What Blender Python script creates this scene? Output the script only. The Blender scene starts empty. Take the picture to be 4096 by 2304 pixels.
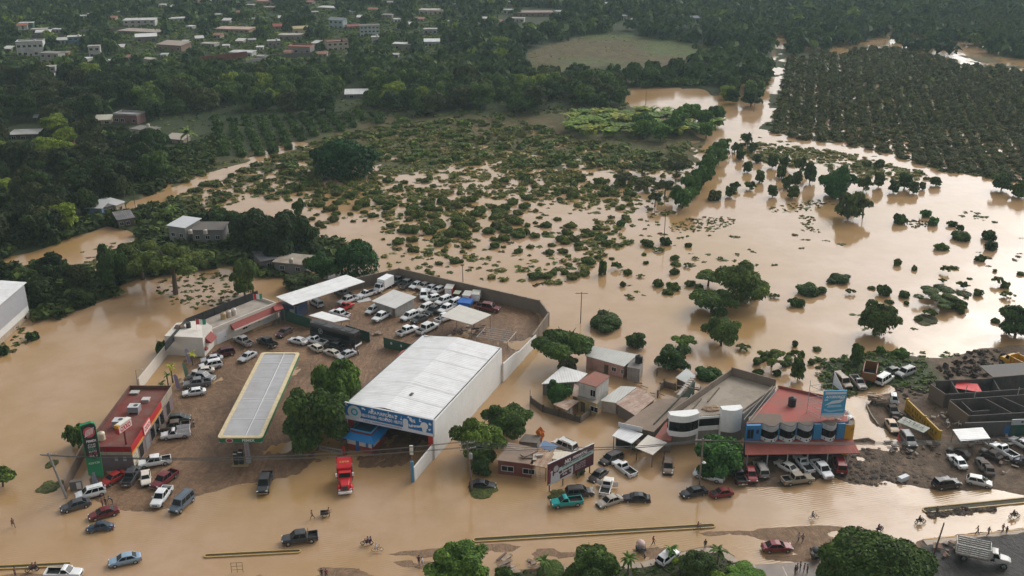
import bpy, math, random
import numpy as np
from mathutils import Vector, Matrix
S = bpy.context.scene
COL = S.collection
rad = math.radians
# ---------------------------------------------------------------- camera, light, exposure
FPX, TH, CAMH = 4061.0, rad(22.3), 93.0
cam = bpy.data.cameras.new('camera'); camo = bpy.data.objects.new('camera', cam); COL.objects.link(camo)
camo.location = (0, 0, CAMH); camo.rotation_euler = (rad(90) - TH, 0, 0)
cam.sensor_width = 36; cam.lens = FPX / 4096 * 36; cam.clip_start = 1; cam.clip_end = 6000
S.camera = camo
SUN_EL, SUN_AZ = 35, 42          # degrees; azimuth clockwise from +Y, a veiled sun on the right
W = bpy.data.worlds.new('World'); S.world = W; W.use_nodes = True
nt = W.node_tree; nt.nodes.clear()
sky = nt.nodes.new('ShaderNodeTexSky'); sky.sky_type = 'NISHITA'; sky.sun_disc = False
sky.sun_elevation = rad(SUN_EL); sky.sun_rotation = rad(SUN_AZ); sky.air_density = 1.0; sky.dust_density = 4.0; sky.ozone_density = 1.0
hs = nt.nodes.new('ShaderNodeHueSaturation'); hs.inputs['Saturation'].default_value = 0.14
bg = nt.nodes.new('ShaderNodeBackground'); bg.inputs['Strength'].default_value = 0.15
wo = nt.nodes.new('ShaderNodeOutputWorld')
nt.links.new(sky.outputs[0], hs.inputs['Color']); nt.links.new(hs.outputs[0], bg.inputs['Color']); nt.links.new(bg.outputs[0], wo.inputs['Surface'])
sl = bpy.data.lights.new('sun', 'SUN'); sl.energy = 1.0; sl.angle = rad(40); sl.color = (1.0, 0.95, 0.88)
so = bpy.data.objects.new('sun', sl); COL.objects.link(so); so.location = (60, 100, 200)
so.rotation_euler = (rad(90 - SUN_EL), 0, rad(180 - SUN_AZ))
S.view_settings.view_transform = 'Standard'; S.view_settings.look = 'None'; S.view_settings.exposure = 0.2; S.view_settings.gamma = 1.0
S.cycles.max_bounces = 5; S.cycles.diffuse_bounces = 2; S.cycles.glossy_bounces = 2; S.cycles.transparent_max_bounces = 4
S.cycles.use_denoising = True
# ---------------------------------------------------------------- survey: where a ray through a photo pixel meets the level z
cT, sT = math.cos(TH), math.sin(TH)
def G(x, y, z=0.0):
    u = (x - 2048) / FPX; v = (y - 1152) / FPX
    t = (z - CAMH) / (-sT - v * cT)
    return Vector((u * t, (cT - v * sT) * t, z))
def G2(x, y, z=0.0):
    g = G(x, y, z); return (g.x, g.y)
def PX(X, Y, Z=0.0):
    dz = Z - CAMH
    zc = Y * cT - dz * sT; yc = -(Y * sT + dz * cT)
    return 2048 + FPX * X / zc, 1152 + FPX * yc / zc
# ---------------------------------------------------------------- objects, labels
def tag(o, label=None, cat=None, group=None, kind=None):
    if label: o['label'] = label
    if cat: o['category'] = cat
    if group: o['group'] = group
    if kind: o['kind'] = kind
    return o
def thing(name, label, cat, loc=(0, 0, 0), rz=0.0, group=None):
    o = bpy.data.objects.new(name, None); COL.objects.link(o)
    o.empty_display_size = 0.3; o.location = loc; o.rotation_euler = (0, 0, rz)
    return tag(o, label, cat, group)
def kids(o): return [c for c in ALLKIDS.get(o.name, ())]
ALLKIDS = {}
def setparent(o, p):
    o.parent = p; ALLKIDS.setdefault(p.name, []).append(o)
def copy_tree(o, parent=None):
    c = o.copy(); COL.objects.link(c)
    if parent: setparent(c, parent)
    for ch in kids(o): copy_tree(ch, c)
    return c
def recolour(o, rgb, names=None):
    if names is None or o.name.split('.')[0] in names: o.color = (*rgb, 1)
    for c in kids(o): recolour(c, rgb, names)
class MB:
    def __init__(s): s.v = []; s.f = []; s.m = []; s.mi = 0
    def add(s, vs, fs):
        b = len(s.v); s.v += [tuple(v) for v in vs]
        for f in fs: s.f.append(tuple(b + i for i in f)); s.m.append(s.mi)
        return s
    def quad(s, a, b, c, d): return s.add([a, b, c, d], [(0, 1, 2, 3)])
    def box(s, c, d, rz=0.0, M=None):
        x, y, z = d[0] / 2, d[1] / 2, d[2] / 2
        vs = [Vector(p) for p in ((-x,-y,-z),(x,-y,-z),(x,y,-z),(-x,y,-z),(-x,-y,z),(x,-y,z),(x,y,z),(-x,y,z))]
        if M is not None: vs = [M @ v for v in vs]
        elif rz: vs = [Matrix.Rotation(rz, 3, 'Z') @ v for v in vs]
        c = Vector(c)
        return s.add([v + c for v in vs], [(3,2,1,0),(4,5,6,7),(0,1,5,4),(1,2,6,5),(2,3,7,6),(3,0,4,7)])
    def b2(s, x0, x1, y0, y1, z0, z1): return s.box(((x0+x1)/2, (y0+y1)/2, (z0+z1)/2), (x1-x0, y1-y0, z1-z0))
    def prism(s, pts, z0, z1, top=True, bottom=False):
        n = len(pts)
        ar = sum(pts[i][0]*pts[(i+1)%n][1] - pts[(i+1)%n][0]*pts[i][1] for i in range(n))
        if ar < 0: pts = pts[::-1]
        zz0 = z0 if isinstance(z0, (list, tuple)) else [z0]*n
        zz1 = z1 if isinstance(z1, (list, tuple)) else [z1]*n
        if ar < 0: zz0 = list(zz0)[::-1]; zz1 = list(zz1)[::-1]
        vs = [(p[0], p[1], zz0[i]) for i, p in enumerate(pts)] + [(p[0], p[1], zz1[i]) for i, p in enumerate(pts)]
        fs = [(i, (i+1) % n, n + (i+1) % n, n + i) for i in range(n)]
        if top: fs.append(tuple(range(n, 2*n)))
        if bottom: fs.append(tuple(range(n-1, -1, -1)))
        return s.add(vs, fs)
    def tube(s, p0, p1, r0, r1=None, n=8, cap=True):
        r1 = r0 if r1 is None else r1
        p0 = Vector(p0); p1 = Vector(p1); d = (p1 - p0)
        if d.length < 1e-6: return s
        d.normalize(); a = d.orthogonal().normalized(); b = d.cross(a)
        vs = []
        for p, r in ((p0, r0), (p1, r1)):
            for i in range(n):
                t = 2*math.pi*i/n; vs.append(p + a*math.cos(t)*r + b*math.sin(t)*r)
        fs = [(i, (i+1) % n, n+(i+1) % n, n+i) for i in range(n)]
        if cap: fs += [tuple(range(n-1, -1, -1)), tuple(range(n, 2*n))]
        return s.add(vs, fs)
    def path(s, pts, r, n=6):
        for a, b in zip(pts, pts[1:]): s.tube(a, b, r, r, n)
        return s
    def lathe(s, prof, c=(0, 0, 0), n=16):
        vs = []; m = len(prof)
        for i in range(n):
            t = 2*math.pi*i/n
            for r, z in prof: vs.append((c[0]+r*math.cos(t), c[1]+r*math.sin(t), c[2]+z))
        fs = [(i*m+j, ((i+1) % n)*m+j, ((i+1) % n)*m+j+1, i*m+j+1) for i in range(n) for j in range(m-1)]
        return s.add(vs, fs)
    def torus(s, c, R, r, axis='Y', n=18, k=6):
        vs = []
        for i in range(n):
            t = 2*math.pi*i/n
            for j in range(k):
                q = 2*math.pi*j/k; rr = R + r*math.cos(q); h = r*math.sin(q)
                p = (rr*math.cos(t), h, rr*math.sin(t)) if axis == 'Y' else (rr*math.cos(t), rr*math.sin(t), h)
                vs.append((c[0]+p[0], c[1]+p[1], c[2]+p[2]))
        fs = [(i*k+j, i*k+(j+1) % k, ((i+1) % n)*k+(j+1) % k, ((i+1) % n)*k+j) for i in range(n) for j in range(k)]
        return s.add(vs, fs)
    def blob(s, c, r, seed=0, n=10, k=6, j=0.18):
        q = random.Random(seed); vs = []
        for a in range(k+1):
            ph = math.pi*a/k
            for b in range(n):
                t = 2*math.pi*b/n; w = 1 + q.uniform(-j, j)
                vs.append((c[0]+r[0]*w*math.sin(ph)*math.cos(t), c[1]+r[1]*w*math.sin(ph)*math.sin(t), c[2]+r[2]*w*math.cos(ph)))
        fs = [(a*n+b, (a+1)*n+b, (a+1)*n+(b+1) % n, a*n+(b+1) % n) for a in range(k) for b in range(n)]
        return s.add(vs, fs)
    def mesh(s, name):
        m = bpy.data.meshes.new(name); m.from_pydata(s.v, [], s.f); m.update(); return m
    def build(s, name, mat, parent=None, color=None, smooth=False, loc=None):
        m = s.mesh(name)
        for q in (mat if isinstance(mat, (list, tuple)) else [mat]): m.materials.append(q)
        if isinstance(mat, (list, tuple)): m.polygons.foreach_set('material_index', s.m)
        if smooth: m.polygons.foreach_set('use_smooth', [True]*len(m.polygons))
        o = bpy.data.objects.new(name, m); COL.objects.link(o)
        if parent: setparent(o, parent)
        if color: o.color = (*color, 1)
        if loc: o.location = loc
        return o
def frame_on(A, B):
    """origin A, heading so that local x runs from A to B"""
    return (A[0], A[1], 0), math.atan2(B[1]-A[1], B[0]-A[0]), math.hypot(B[0]-A[0], B[1]-A[1])
# ---------------------------------------------------------------- materials
MAT = {}
def nodes(name):
    m = bpy.data.materials.new(name); m.use_nodes = True; t = m.node_tree; t.nodes.clear()
    out = t.nodes.new('ShaderNodeOutputMaterial'); b = t.nodes.new('ShaderNodeBsdfPrincipled'); t.links.new(b.outputs[0], out.inputs[0])
    MAT[name] = m
    return m, t, b
def N(t, typ, **kw):
    n = t.nodes.new('ShaderNode' + typ)
    for k, v in kw.items():
        if k in n.inputs: n.inputs[k].default_value = v
        else: setattr(n, k, v)
    return n
def L(t, a, b): t.links.new(a, b)
def mixc(t, fac, a, b, mode='MIX'):
    n = t.nodes.new('ShaderNodeMix'); n.data_type = 'RGBA'; n.blend_type = mode
    for sock, val in ((n.inputs[0], fac), (n.inputs[6], a), (n.inputs[7], b)):
        if hasattr(val, 'is_output') or isinstance(val, bpy.types.NodeSocket): t.links.new(val, sock)
        elif isinstance(val, (int, float)): sock.default_value = val
        else: sock.default_value = (*val, 1)
    return n.outputs[2]
def ramp(t, src, stops):
    r = t.nodes.new('ShaderNodeValToRGB'); e = r.color_ramp.elements
    while len(e) < len(stops): e.new(0.5)
    for i, (p, c) in enumerate(stops):
        e[i].position = p; e[i].color = (c, c, c, 1) if isinstance(c, (int, float)) else (*c, 1)
    t.links.new(src, r.inputs[0]); return r.outputs[0]
def bump(t, b, h, strength, dist=0.05):
    n = N(t, 'Bump', Strength=strength, Distance=dist); L(t, h, n.inputs['Height']); L(t, n.outputs[0], b.inputs['Normal'])
def worldpos(t): return t.nodes.new('ShaderNodeNewGeometry').outputs['Position']
def objpos(t): return t.nodes.new('ShaderNodeTexCoord').outputs['Object']
def noise(t, pos, scale, detail=4, rough=0.6):
    n = N(t, 'TexNoise', Scale=scale, Detail=detail, Roughness=rough); L(t, pos, n.inputs['Vector']); return n.outputs[0]
def objcol(t):
    n = t.nodes.new('ShaderNodeObjectInfo'); return n
def make_paint(name, rough, amount, scale, streak=False, metal=0.0, spec=0.4, bumpk=0.0, grime=(0.16, 0.12, 0.09)):
    """painted or plastered surface in the object's own colour, with grime blotches and rain streaks"""
    m, t, b = nodes(name); oi = objcol(t); p = worldpos(t)
    n1 = noise(t, p, scale, 6, 0.65)
    f = ramp(t, n1, [(0.42, 0.0), (0.72, amount)])
    c = mixc(t, f, oi.outputs['Color'], grime)
    if streak:
        mp = N(t, 'Mapping'); mp.inputs['Scale'].default_value = (2.6, 2.6, 0.18); L(t, p, mp.inputs[0])
        n2 = noise(t, mp.outputs[0], 1.0, 4, 0.6)
        c = mixc(t, ramp(t, n2, [(0.5, 0.0), (0.75, amount*0.9)]), c, grime)
    if streak:      # tide mark left by the flood at the foot of walls
        sz = t.nodes.new('ShaderNodeSeparateXYZ'); L(t, p, sz.inputs[0]); ma = N(t, 'Math', operation='MULTIPLY_ADD'); L(t, n1, ma.inputs[0]); ma.inputs[1].default_value = 1.6; L(t, sz.outputs[2], ma.inputs[2])
        c = mixc(t, ramp(t, ma.outputs[0], [(0.55, 0.65), (1.0, 0.0)]), c, (.20, .14, .09))
    n3 = noise(t, p, scale*7, 3)
    c = mixc(t, 0.22, c, ramp(t, n3, [(0.3, 0.55), (0.7, 1.0)]), 'MULTIPLY')
    L(t, c, b.inputs['Base Color']); b.inputs['Roughness'].default_value = rough; b.inputs['Metallic'].default_value = metal
    b.inputs['Specular IOR Level'].default_value = spec
    if bumpk: bump(t, b, n3, bumpk, 0.05)
    return m
make_paint('paint', 0.55, 0.35, 0.9)
make_paint('plaster', 0.85, 0.45, 0.5, streak=True, bumpk=0.15)
make_paint('whitewash', 0.85, 0.16, 0.35, streak=True, grime=(0.42, 0.39, 0.34))
make_paint('concrete', 0.9, 0.6, 0.7, streak=True, bumpk=0.3)
make_paint('slabroof', 0.8, 0.75, 0.28, bumpk=0.3)
make_paint('rust', 0.85, 0.8, 1.3, bumpk=0.3, grime=(0.16, 0.075, 0.04))
make_paint('plain', 0.6, 0.08, 2.0)
def make_sheet(name, axis, pitch, rough, amount, grime, spec=0.5, metal=0.0, scale=0.35):
    m, t, b = nodes(name); oi = objcol(t); p = objpos(t); wp = worldpos(t)
    w = N(t, 'TexWave', Scale=2*math.pi/pitch/10/2, Distortion=0.0); w.bands_direction = axis; L(t, p, w.inputs['Vector'])
    n1 = noise(t, wp, scale, 6, 0.7)
    mp = N(t, 'Mapping'); mp.inputs['Scale'].default_value = (0.12, 1.6, 1) if axis == 'Y' else (1.6, 0.12, 1); L(t, p, mp.inputs[0])
    n2 = noise(t, mp.outputs[0], 1.0, 5, 0.7)
    c = mixc(t, ramp(t, n1, [(0.45, 0.0), (0.75, amount)]), oi.outputs['Color'], grime)
    c = mixc(t, ramp(t, n2, [(0.45, 0.0), (0.8, amount)]), c, grime)
    c = mixc(t, 0.25, c, ramp(t, w.outputs[0], [(0.0, 0.55), (0.35, 1.0)]), 'MULTIPLY')
    L(t, c, b.inputs['Base Color']); b.inputs['Roughness'].default_value = rough; b.inputs['Metallic'].default_value = metal; b.inputs['Specular IOR Level'].default_value = spec
    bump(t, b, w.outputs[0], 0.35, 0.05)
    return m
make_sheet('sheet_y', 'Y', 0.6, 0.5, 0.45, (0.38, 0.36, 0.33))      # corrugations run along x
make_sheet('sheet_x', 'X', 0.5, 0.5, 0.42, (0.35, 0.32, 0.28))
make_sheet('wallsheet', 'X', 0.45, 0.5, 0.2, (0.2, 0.2, 0.2))
make_sheet('tile_x', 'X', 0.40, 0.8, 0.5, (0.12, 0.05, 0.035))
make_sheet('rustsheet', 'X', 0.35, 0.8, 0.95, (0.20, 0.09, 0.05), scale=0.9)
make_sheet('canopysheet', 'Y', 0.42, 0.4, 0.45, (0.20, 0.17, 0.14), scale=0.25)
def solid(name, col, rough=0.5, spec=0.5, metal=0.0):
    m, t, b = nodes(name); b.inputs['Base Color'].default_value = (*col, 1); b.inputs['Roughness'].default_value = rough
    b.inputs['Specular IOR Level'].default_value = spec; b.inputs['Metallic'].default_value = metal
    n = noise(t, objpos(t), 3.0, 3); L(t, mixc(t, 0.3, col, ramp(t, n, [(0.3, 0.5), (0.7, 1.0)]), 'MULTIPLY'), b.inputs['Base Color'])
    return m
solid('glass', (0.010, 0.011, 0.012), 0.12, 0.22); solid('rubber', (0.02, 0.019, 0.018), 0.85); solid('chrome', (0.5, 0.5, 0.5), 0.25, 0.5, 0.8)
solid('black', (0.018, 0.018, 0.02), 0.6); solid('darkmetal', (0.05, 0.05, 0.055), 0.5); solid('tail', (0.35, 0.02, 0.015), 0.3)
solid('headlamp', (0.75, 0.75, 0.72), 0.15); solid('wood', (0.16, 0.10, 0.06), 0.85); solid('bark', (0.10, 0.075, 0.055), 0.9)
solid('wire', (0.06, 0.06, 0.06), 0.6); solid('skin', (0.30, 0.16, 0.10), 0.6); solid('hair', (0.012, 0.01, 0.009), 0.5)
solid('white', (0.78, 0.78, 0.76), 0.5)
# car paint: object colour, thin mud film low on the body, dust on top
m, t, b = nodes('carpaint'); oi = objcol(t); p = worldpos(t); op = objpos(t)
sx = t.nodes.new('ShaderNodeSeparateXYZ'); L(t, op, sx.inputs[0])
n1 = noise(t, p, 1.1, 5, 0.7)
ad = N(t, 'Math', operation='MULTIPLY_ADD'); ad.inputs[1].default_value = -1.0; ad.inputs[2].default_value = 0.72; L(t, sx.outputs[2], ad.inputs[0])
am = N(t, 'Math', operation='ADD'); L(t, ad.outputs[0], am.inputs[0]); L(t, n1, am.inputs[1])
f = ramp(t, am.outputs[0], [(0.5, 0.0), (0.95, 0.7)])
c = mixc(t, f, oi.outputs['Color'], (0.20, 0.14, 0.095))
f2 = ramp(t, noise(t, p, 2.3, 5, 0.7), [(0.55, 0.0), (0.85, 0.3)])
c = mixc(t, f2, c, (0.24, 0.18, 0.13))
L(t, c, b.inputs['Base Color']); b.inputs['Roughness'].default_value = 0.35; b.inputs['Specular IOR Level'].default_value = 0.3; b.inputs['Coat Weight'].default_value = 0.12; b.inputs['Coat Roughness'].default_value = 0.1
# text
FONT_CACHE = {}
def lettering(body, parent, loc, width, height, mat, color=None, rx=90, rz=0, bold=0.0, shear=0.0, ry=0):
    cu = bpy.data.curves.new('lettering', 'FONT'); cu.body = body; cu.size = 1; cu.offset = bold; cu.shear = shear; cu.extrude = 0.0
    cu.align_x = 'CENTER'; cu.align_y = 'CENTER'; cu.resolution_u = 2
    tmp = bpy.data.objects.new('tmp', cu); COL.objects.link(tmp)
    dg = bpy.context.evaluated_depsgraph_get(); me = bpy.data.meshes.new_from_object(tmp.evaluated_get(dg))
    bpy.data.objects.remove(tmp); bpy.data.curves.remove(cu)
    n = len(me.vertices); co = np.empty(n*3, 'f'); me.vertices.foreach_get('co', co); co = co.reshape(-1, 3)
    lo, hi = co.min(0), co.max(0); ctr = (lo+hi)/2
    co[:, 0] = (co[:, 0]-ctr[0]) * width / max(hi[0]-lo[0], 1e-4); co[:, 1] = (co[:, 1]-ctr[1]) * height / max(hi[1]-lo[1], 1e-4); co[:, 2] = 0
    me.vertices.foreach_set('co', co.ravel()); me.update(); me.name = 'lettering'
    me.materials.append(MAT[mat]); o = bpy.data.objects.new('lettering', me); COL.objects.link(o); setparent(o, parent)
    o.location = loc; o.rotation_euler = (rad(rx), rad(ry), rad(rz))
    if color: o.color = (*color, 1)
    return o
def scrawl(_, par, loc, w, h, mat, color=None, rx=90, rz=0, bold=0, shear=0, ry=0):
    """writing too blurred to read: a row of letter-like strokes"""
    q = MB(); r_ = random.Random(int(w*977+h*131+loc[2]*57)); n_ = max(4, int(w/h*1.25)); c_ = w/n_
    for i in range(n_):
        x = -w/2+i*c_; a, b = x+c_*.08, x+c_*.8; t_ = c_*.24; y0, y1 = -h/2, h/2
        if r_.random() < .1: continue
        for k in r_.sample(range(5), 3):
            u0, u1, v0, v1 = ((a, a+t_, y0, y1), (b-t_, b, y0, y1), (a, b, y0, y0+h*.2), (a, b, y1-h*.2, y1), (a, b, -h*.1, h*.1))[k]; q.quad((u0, v0, k*.0004), (u1, v0, k*.0004), (u1, v1, k*.0004), (u0, v1, k*.0004))
    o = q.build('lettering', MAT[mat], par, color); o.location = loc; o.rotation_euler = (rad(rx), rad(ry), rad(rz)); return o
# value noise for numpy arrays
_vr = np.random.RandomState(11).rand(256, 256)
def vnoise(x, y):
    xi = np.floor(x).astype(int); yi = np.floor(y).astype(int); fx = x-xi; fy = y-yi
    fx = fx*fx*(3-2*fx); fy = fy*fy*(3-2*fy)
    g = lambda a, b: _vr[a % 256, b % 256]
    return (g(xi, yi)*(1-fx)+g(xi+1, yi)*fx)*(1-fy) + (g(xi, yi+1)*(1-fx)+g(xi+1, yi+1)*fx)*fy
def fbm(x, y, s, o=4):
    r = 0; a = 1; tot = 0
    for k in range(o):
        r = r + a*vnoise(x/s+17.3*k, y/s+9.1*k); tot += a; a *= 0.55; s *= 0.5
    return r/tot
def inpoly(px, py, poly):
    r = np.zeros(px.shape, bool); n = len(poly); j = n-1
    for i in range(n):
        xi, yi = poly[i]; xj, yj = poly[j]
        c = ((yi > py) != (yj > py)) & (px < (xj-xi)*(py-yi)/((yj-yi) or 1e-9)+xi)
        r ^= c; j = i
    return r
def inp1(x, y, poly): return bool(inpoly(np.array([float(x)]), np.array([float(y)]), poly)[0])
# ---------------------------------------------------------------- ground, flood water, road
DRY_N = [(-3000,-3000),(3105,-3000),(3100,150),(3085,225),(3050,290),(2890,320),(2880,380),(2700,400),(2560,340),(2490,420),(2050,455),(1560,470),(1380,520),(1100,590),(850,660),(640,740),(520,820),(350,900),(-3000,1050)]
ORCH = [(3105,-3000),(9000,-3000),(9000,790),(4000,730),(3400,625),(3000,540),(3060,480),(3100,150)]
YARD = [(300,1990),(480,2060),(640,2078),(770,2010),(1000,1950),(1200,1925),(1450,1905),(1640,1880),(2080,1440),(2190,1310),(2150,1220),(1600,1075),(1480,1120),(1150,1180),(1100,1250),(760,1370),(690,1490),(560,1700),(420,1840),(300,1900)]
RLOT = [(2960,1955),(2930,1905),(2960,1850),(3100,1800),(3300,1790),(3400,1790),(3450,1760),(3600,1815),(3580,1770),(3470,1690),(3460,1620),(3500,1580),(3570,1565),(3560,1545),(3480,1560),(3390,1590),(3330,1575),(3270,1500),(3230,1450),(3400,1425),(3500,1390),(3580,1395),(3690,1430),(3790,1425),(3900,1395),(4200,1370),(6000,1300),(6000,2400),(4300,2010),(4120,1995),(3960,1965),(3790,1985),(3600,1950),(3420,1962),(3300,1930),(3120,1960)]
RGRASS = [(3240,1430),(3420,1420),(3560,1400),(3700,1450),(3760,1520),(3700,1570),(3560,1548),(3470,1560),(3390,1590),(3300,1570)]
LEFTL = [(-3000,1000),(330,900),(600,830),(760,840),(900,860),(1080,880),(1250,930),(1420,1010),(1330,1070),(1230,1100),(1090,1110),(930,1060),(760,1090),(560,1110),(470,1140),(440,1195),(250,1268),(130,1275),(-40,1230),(-3000,1300)]
PONDS = [[(-400,1040),(0,1040),(100,1010),(230,975),(300,945),(430,905),(560,935),(540,1000),(480,1050),(430,1125),(350,1100),(290,1060),(180,1050),(60,1065),(-400,1080)],
         [(2480,356),(2560,346),(2700,352),(2830,362),(2870,400),(2860,425),(2700,430),(2560,428),(2500,400)]]
TRACK = [(500,830),(520,800),(640,775),(830,697),(1010,632),(1110,590),(1200,562),(1225,575),(1120,618),(1010,663),(860,720),(700,785),(600,812)]
PONDS.append([(3550,160),(3700,190),(3850,232),(3840,250),(3690,208),(3555,174)])
PONDS.append(TRACK)
SIDEW = [(1990,2330),(2000,2290),(2560,2258),(2790,2200),(2880,2190),(2980,2300),(3000,2330),(3000,2700),(1990,2700)]
BRLOT = [(3690,2175),(4096,2120),(6000,1960),(6000,2800),(3600,2800),(3640,2240)]
FARFIELD = [(2105,225),(2200,180),(2330,150),(2430,135),(2600,152),(2790,180),(2960,225),(3060,270),(3000,310),(2850,330),(2700,330),(2560,320),(2440,270),(2250,290),(2130,290)]
FARFIELD2 = [(3540,130),(3700,160),(3900,190),(4050,240),(3960,250),(3800,225),(3560,155)]
BROWNL = [(700,620),(860,600),(880,650),(760,690),(690,680)]
GREENL = [(270,150),(520,128),(480,150),(340,160)]
def rows():
    ys = [90.0]
    while ys[-1] < 860: ys.append(ys[-1] + (0.62 if ys[-1] < 235 else min(2.4, 0.62*(ys[-1]/235)**1.1)))
    return np.array(ys + [960, 1200, 1700, 2600, 4000])
def cols():
    xs = [0.0]
    while xs[-1] < 440: xs.append(xs[-1] + (0.75 if xs[-1] < 112 else min(2.2, 0.75*(xs[-1]/112)**1.1)))
    xs = np.array(xs + [520, 700, 1100, 1800, 2800]); return np.concatenate([-xs[:0:-1], xs])
gy, gx = rows(), cols()
XX, YY = np.meshgrid(gx, gy)
ppx, ppy = PX(XX, YY, 0.0)
wob = (fbm(XX, YY, 9, 3)-0.5)*30
qx, qy = ppx + wob, ppy + (fbm(XX+300, YY, 9, 3)-0.5)*22
def blur(a, k):
    for _ in range(k):
        a = (np.roll(a, 1, 0)+np.roll(a, -1, 0)+a*2)/4; a = (np.roll(a, 1, 1)+np.roll(a, -1, 1)+a*2)/4
    return a
def mask(poly, k=2, sharp=False): return blur(inpoly(ppx if sharp else qx, ppy if sharp else qy, poly).astype(float), k)
m_dry, m_orch, m_yard, m_rlot = mask(DRY_N), mask(ORCH, 1), mask(YARD, 9), mask(RLOT, 5)
m_rg, m_left, m_bl, m_sw = mask(RGRASS), mask(LEFTL), mask(BRLOT, 1, True), mask(SIDEW, 1, True)
m_pond = np.clip(sum(mask(p, 1) for p in PONDS), 0, 1)
f1 = fbm(XX, YY, 14, 4); f2 = fbm(XX+90, YY+50, 3.5, 3); f3 = fbm(XX+7, YY+3, 60, 3); f4 = fbm(XX+40, YY+10, 1.6, 2)
mid = inpoly(qx, qy, [(560,800),(850,655),(1100,590),(1560,465),(2050,450),(2500,415),(2830,560),(2780,800),(2500,1010),(2200,1080),(1500,1000),(1000,900),(700,900)])
m_mid = blur(mid.astype(float), 2)
tmid = np.clip((790-ppy)/330, 0, 1) + np.clip((1150-ppx)/900, 0, 0.35)*np.clip((930-ppy)/200, 0, 1)
Z = np.full(XX.shape, -0.35)
Z = Z + m_mid*(0.14 + 0.48*tmid + (f1-0.5)*0.55 + (f2-0.5)*0.4)
Z = np.where(m_dry > .02, Z*(1-m_dry) + m_dry*(0.7 + (f1-0.5)*0.5), Z)
Z = Z*(1-m_orch) + m_orch*(-0.03 + (f1-0.5)*0.5 + (f2-0.5)*0.2)
Z = Z*(1-m_left) + m_left*(0.3 + (f1-0.5)*0.5)
Z = Z*(1-m_pond) + m_pond*(-0.4)
ruts = np.abs(np.sin((XX*0.8+YY*0.35+6*f1)*2.1))*0.05
Z = Z*(1-m_yard) + m_yard*(0.11 + (f1-0.5)*0.34 + (f2-0.5)*0.13 - ruts*0.8 + (f4-.5)*.05)
Z = Z*(1-m_rlot) + m_rlot*(0.12 + (f1-0.5)*0.34 + (f2-0.5)*0.16 + (f4-.5)*.10)
rdist = qy - (2262 - 0.062*ppx)       # shallow carriageway: rises out of the flood towards the camera
m_road = np.clip(rdist/90+0.5, 0, 1)*(ppy > 1700)
Z = np.where(m_road > 0, np.maximum(Z, m_road*(-0.008+(fbm(XX*.22, YY+.06*XX, 3.2, 4)-0.5)*0.16+(f2-.5)*.05) + (1-m_road)*-0.35), Z)
Z = Z*(1-m_bl) + m_bl*(0.22+(f1-.5)*.1); Z = Z*(1-m_sw) + m_sw*(0.15+(f2-.5)*.08)
def C(*c): return np.array(c)[None, None, :]
mud = C(.225,.132,.074)*(0.70+0.6*f2[..., None]) * (0.62+0.76*f1[..., None])
tan = C(.22,.15,.095)*(0.85+0.3*f1[..., None])
grass = C(.030,.048,.016)*(0.6+0.9*f1[..., None])
dryg = C(.115,.090,.040)*(0.6+0.8*f2[..., None])
brightg = C(.085,.145,.035)*(0.7+0.6*f2[..., None])
grav = (C(.135,.09,.058)*(0.5+1.0*f4[..., None]))*(0.7+0.6*f1[..., None])
e = lambda a: a[..., None]
col = tan*np.ones_like(e(XX))
col = col*(1-e(m_mid)) + e(m_mid)*np.where(e(f1) > .47, dryg*0.6+grass*0.6, dryg)
col = col*(1-e(m_dry)) + e(m_dry)*(grass*0.8+dryg*0.25*e(f3))
col = col*(1-e(m_orch)) + e(m_orch)*(grass*.6+dryg*.25)
col = col*(1-e(m_left)) + e(m_left)*(grass*.8+dryg*.3)
ff = mask(FARFIELD, 1); g3 = np.clip((fbm(XX, YY, 45, 3)-.5)*6, 0, 1)
edge = np.clip((np.abs(ppy-235)-60)/40, 0, 1)
col = col*(1-e(ff)) + e(ff)*(dryg*.95*(1-e(np.maximum(edge, g3*.6)))+brightg*.9*e(np.maximum(edge, g3*.6)))
for P_, c_ in ((FARFIELD2, dryg*1.2), (BROWNL, dryg), (GREENL, brightg)):
    k_ = e(mask(P_, 1)); col = col*(1-k_) + k_*c_
col = col*(1-e(m_yard)) + e(m_yard)*mud
col = col*(1-e(m_rlot)) + e(m_rlot)*grav
col = col*(1-e(m_rg)) + e(m_rg)*(grass*1.1+grav*.15)
col = col*(1-e(m_road)) + e(m_road)*(C(.25,.16,.098)*(0.82+0.34*f2[..., None]))
col = col*(1-e(m_bl)) + e(m_bl)*C(.045,.040,.036)*(0.6+0.8*f2[..., None])
col = col*(1-e(m_sw)) + e(m_sw)*(grass*.7+C(.03,.02,.014))
wet = np.clip(m_yard*.8 + m_road*.25 + m_rlot*0.3 + m_bl*.4, 0, 1)
nr, nc = XX.shape
me = bpy.data.meshes.new('ground')
me.vertices.add(nr*nc); me.vertices.foreach_set('co', np.stack([XX, YY, Z], -1).astype('f').ravel())
idx = np.arange(nr*nc).reshape(nr, nc)
qd = np.stack([idx[:-1, :-1], idx[:-1, 1:], idx[1:, 1:], idx[1:, :-1]], -1).reshape(-1)
me.loops.add(len(qd)); me.loops.foreach_set('vertex_index', qd.astype('i'))
me.polygons.add(len(qd)//4); me.polygons.foreach_set('loop_start', np.arange(0, len(qd), 4, dtype='i'))
me.update(calc_edges=True); me.validate()
me.polygons.foreach_set('use_smooth', np.ones(len(qd)//4, bool))
at = me.color_attributes.new('earth', 'FLOAT_COLOR', 'POINT')
at.data.foreach_set('color', np.concatenate([np.clip(col, 0, 1), wet[..., None]], -1).astype('f').ravel())
m, t, b = nodes('earth')
ca = N(t, 'VertexColor', layer_name='earth'); p = worldpos(t)
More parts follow.
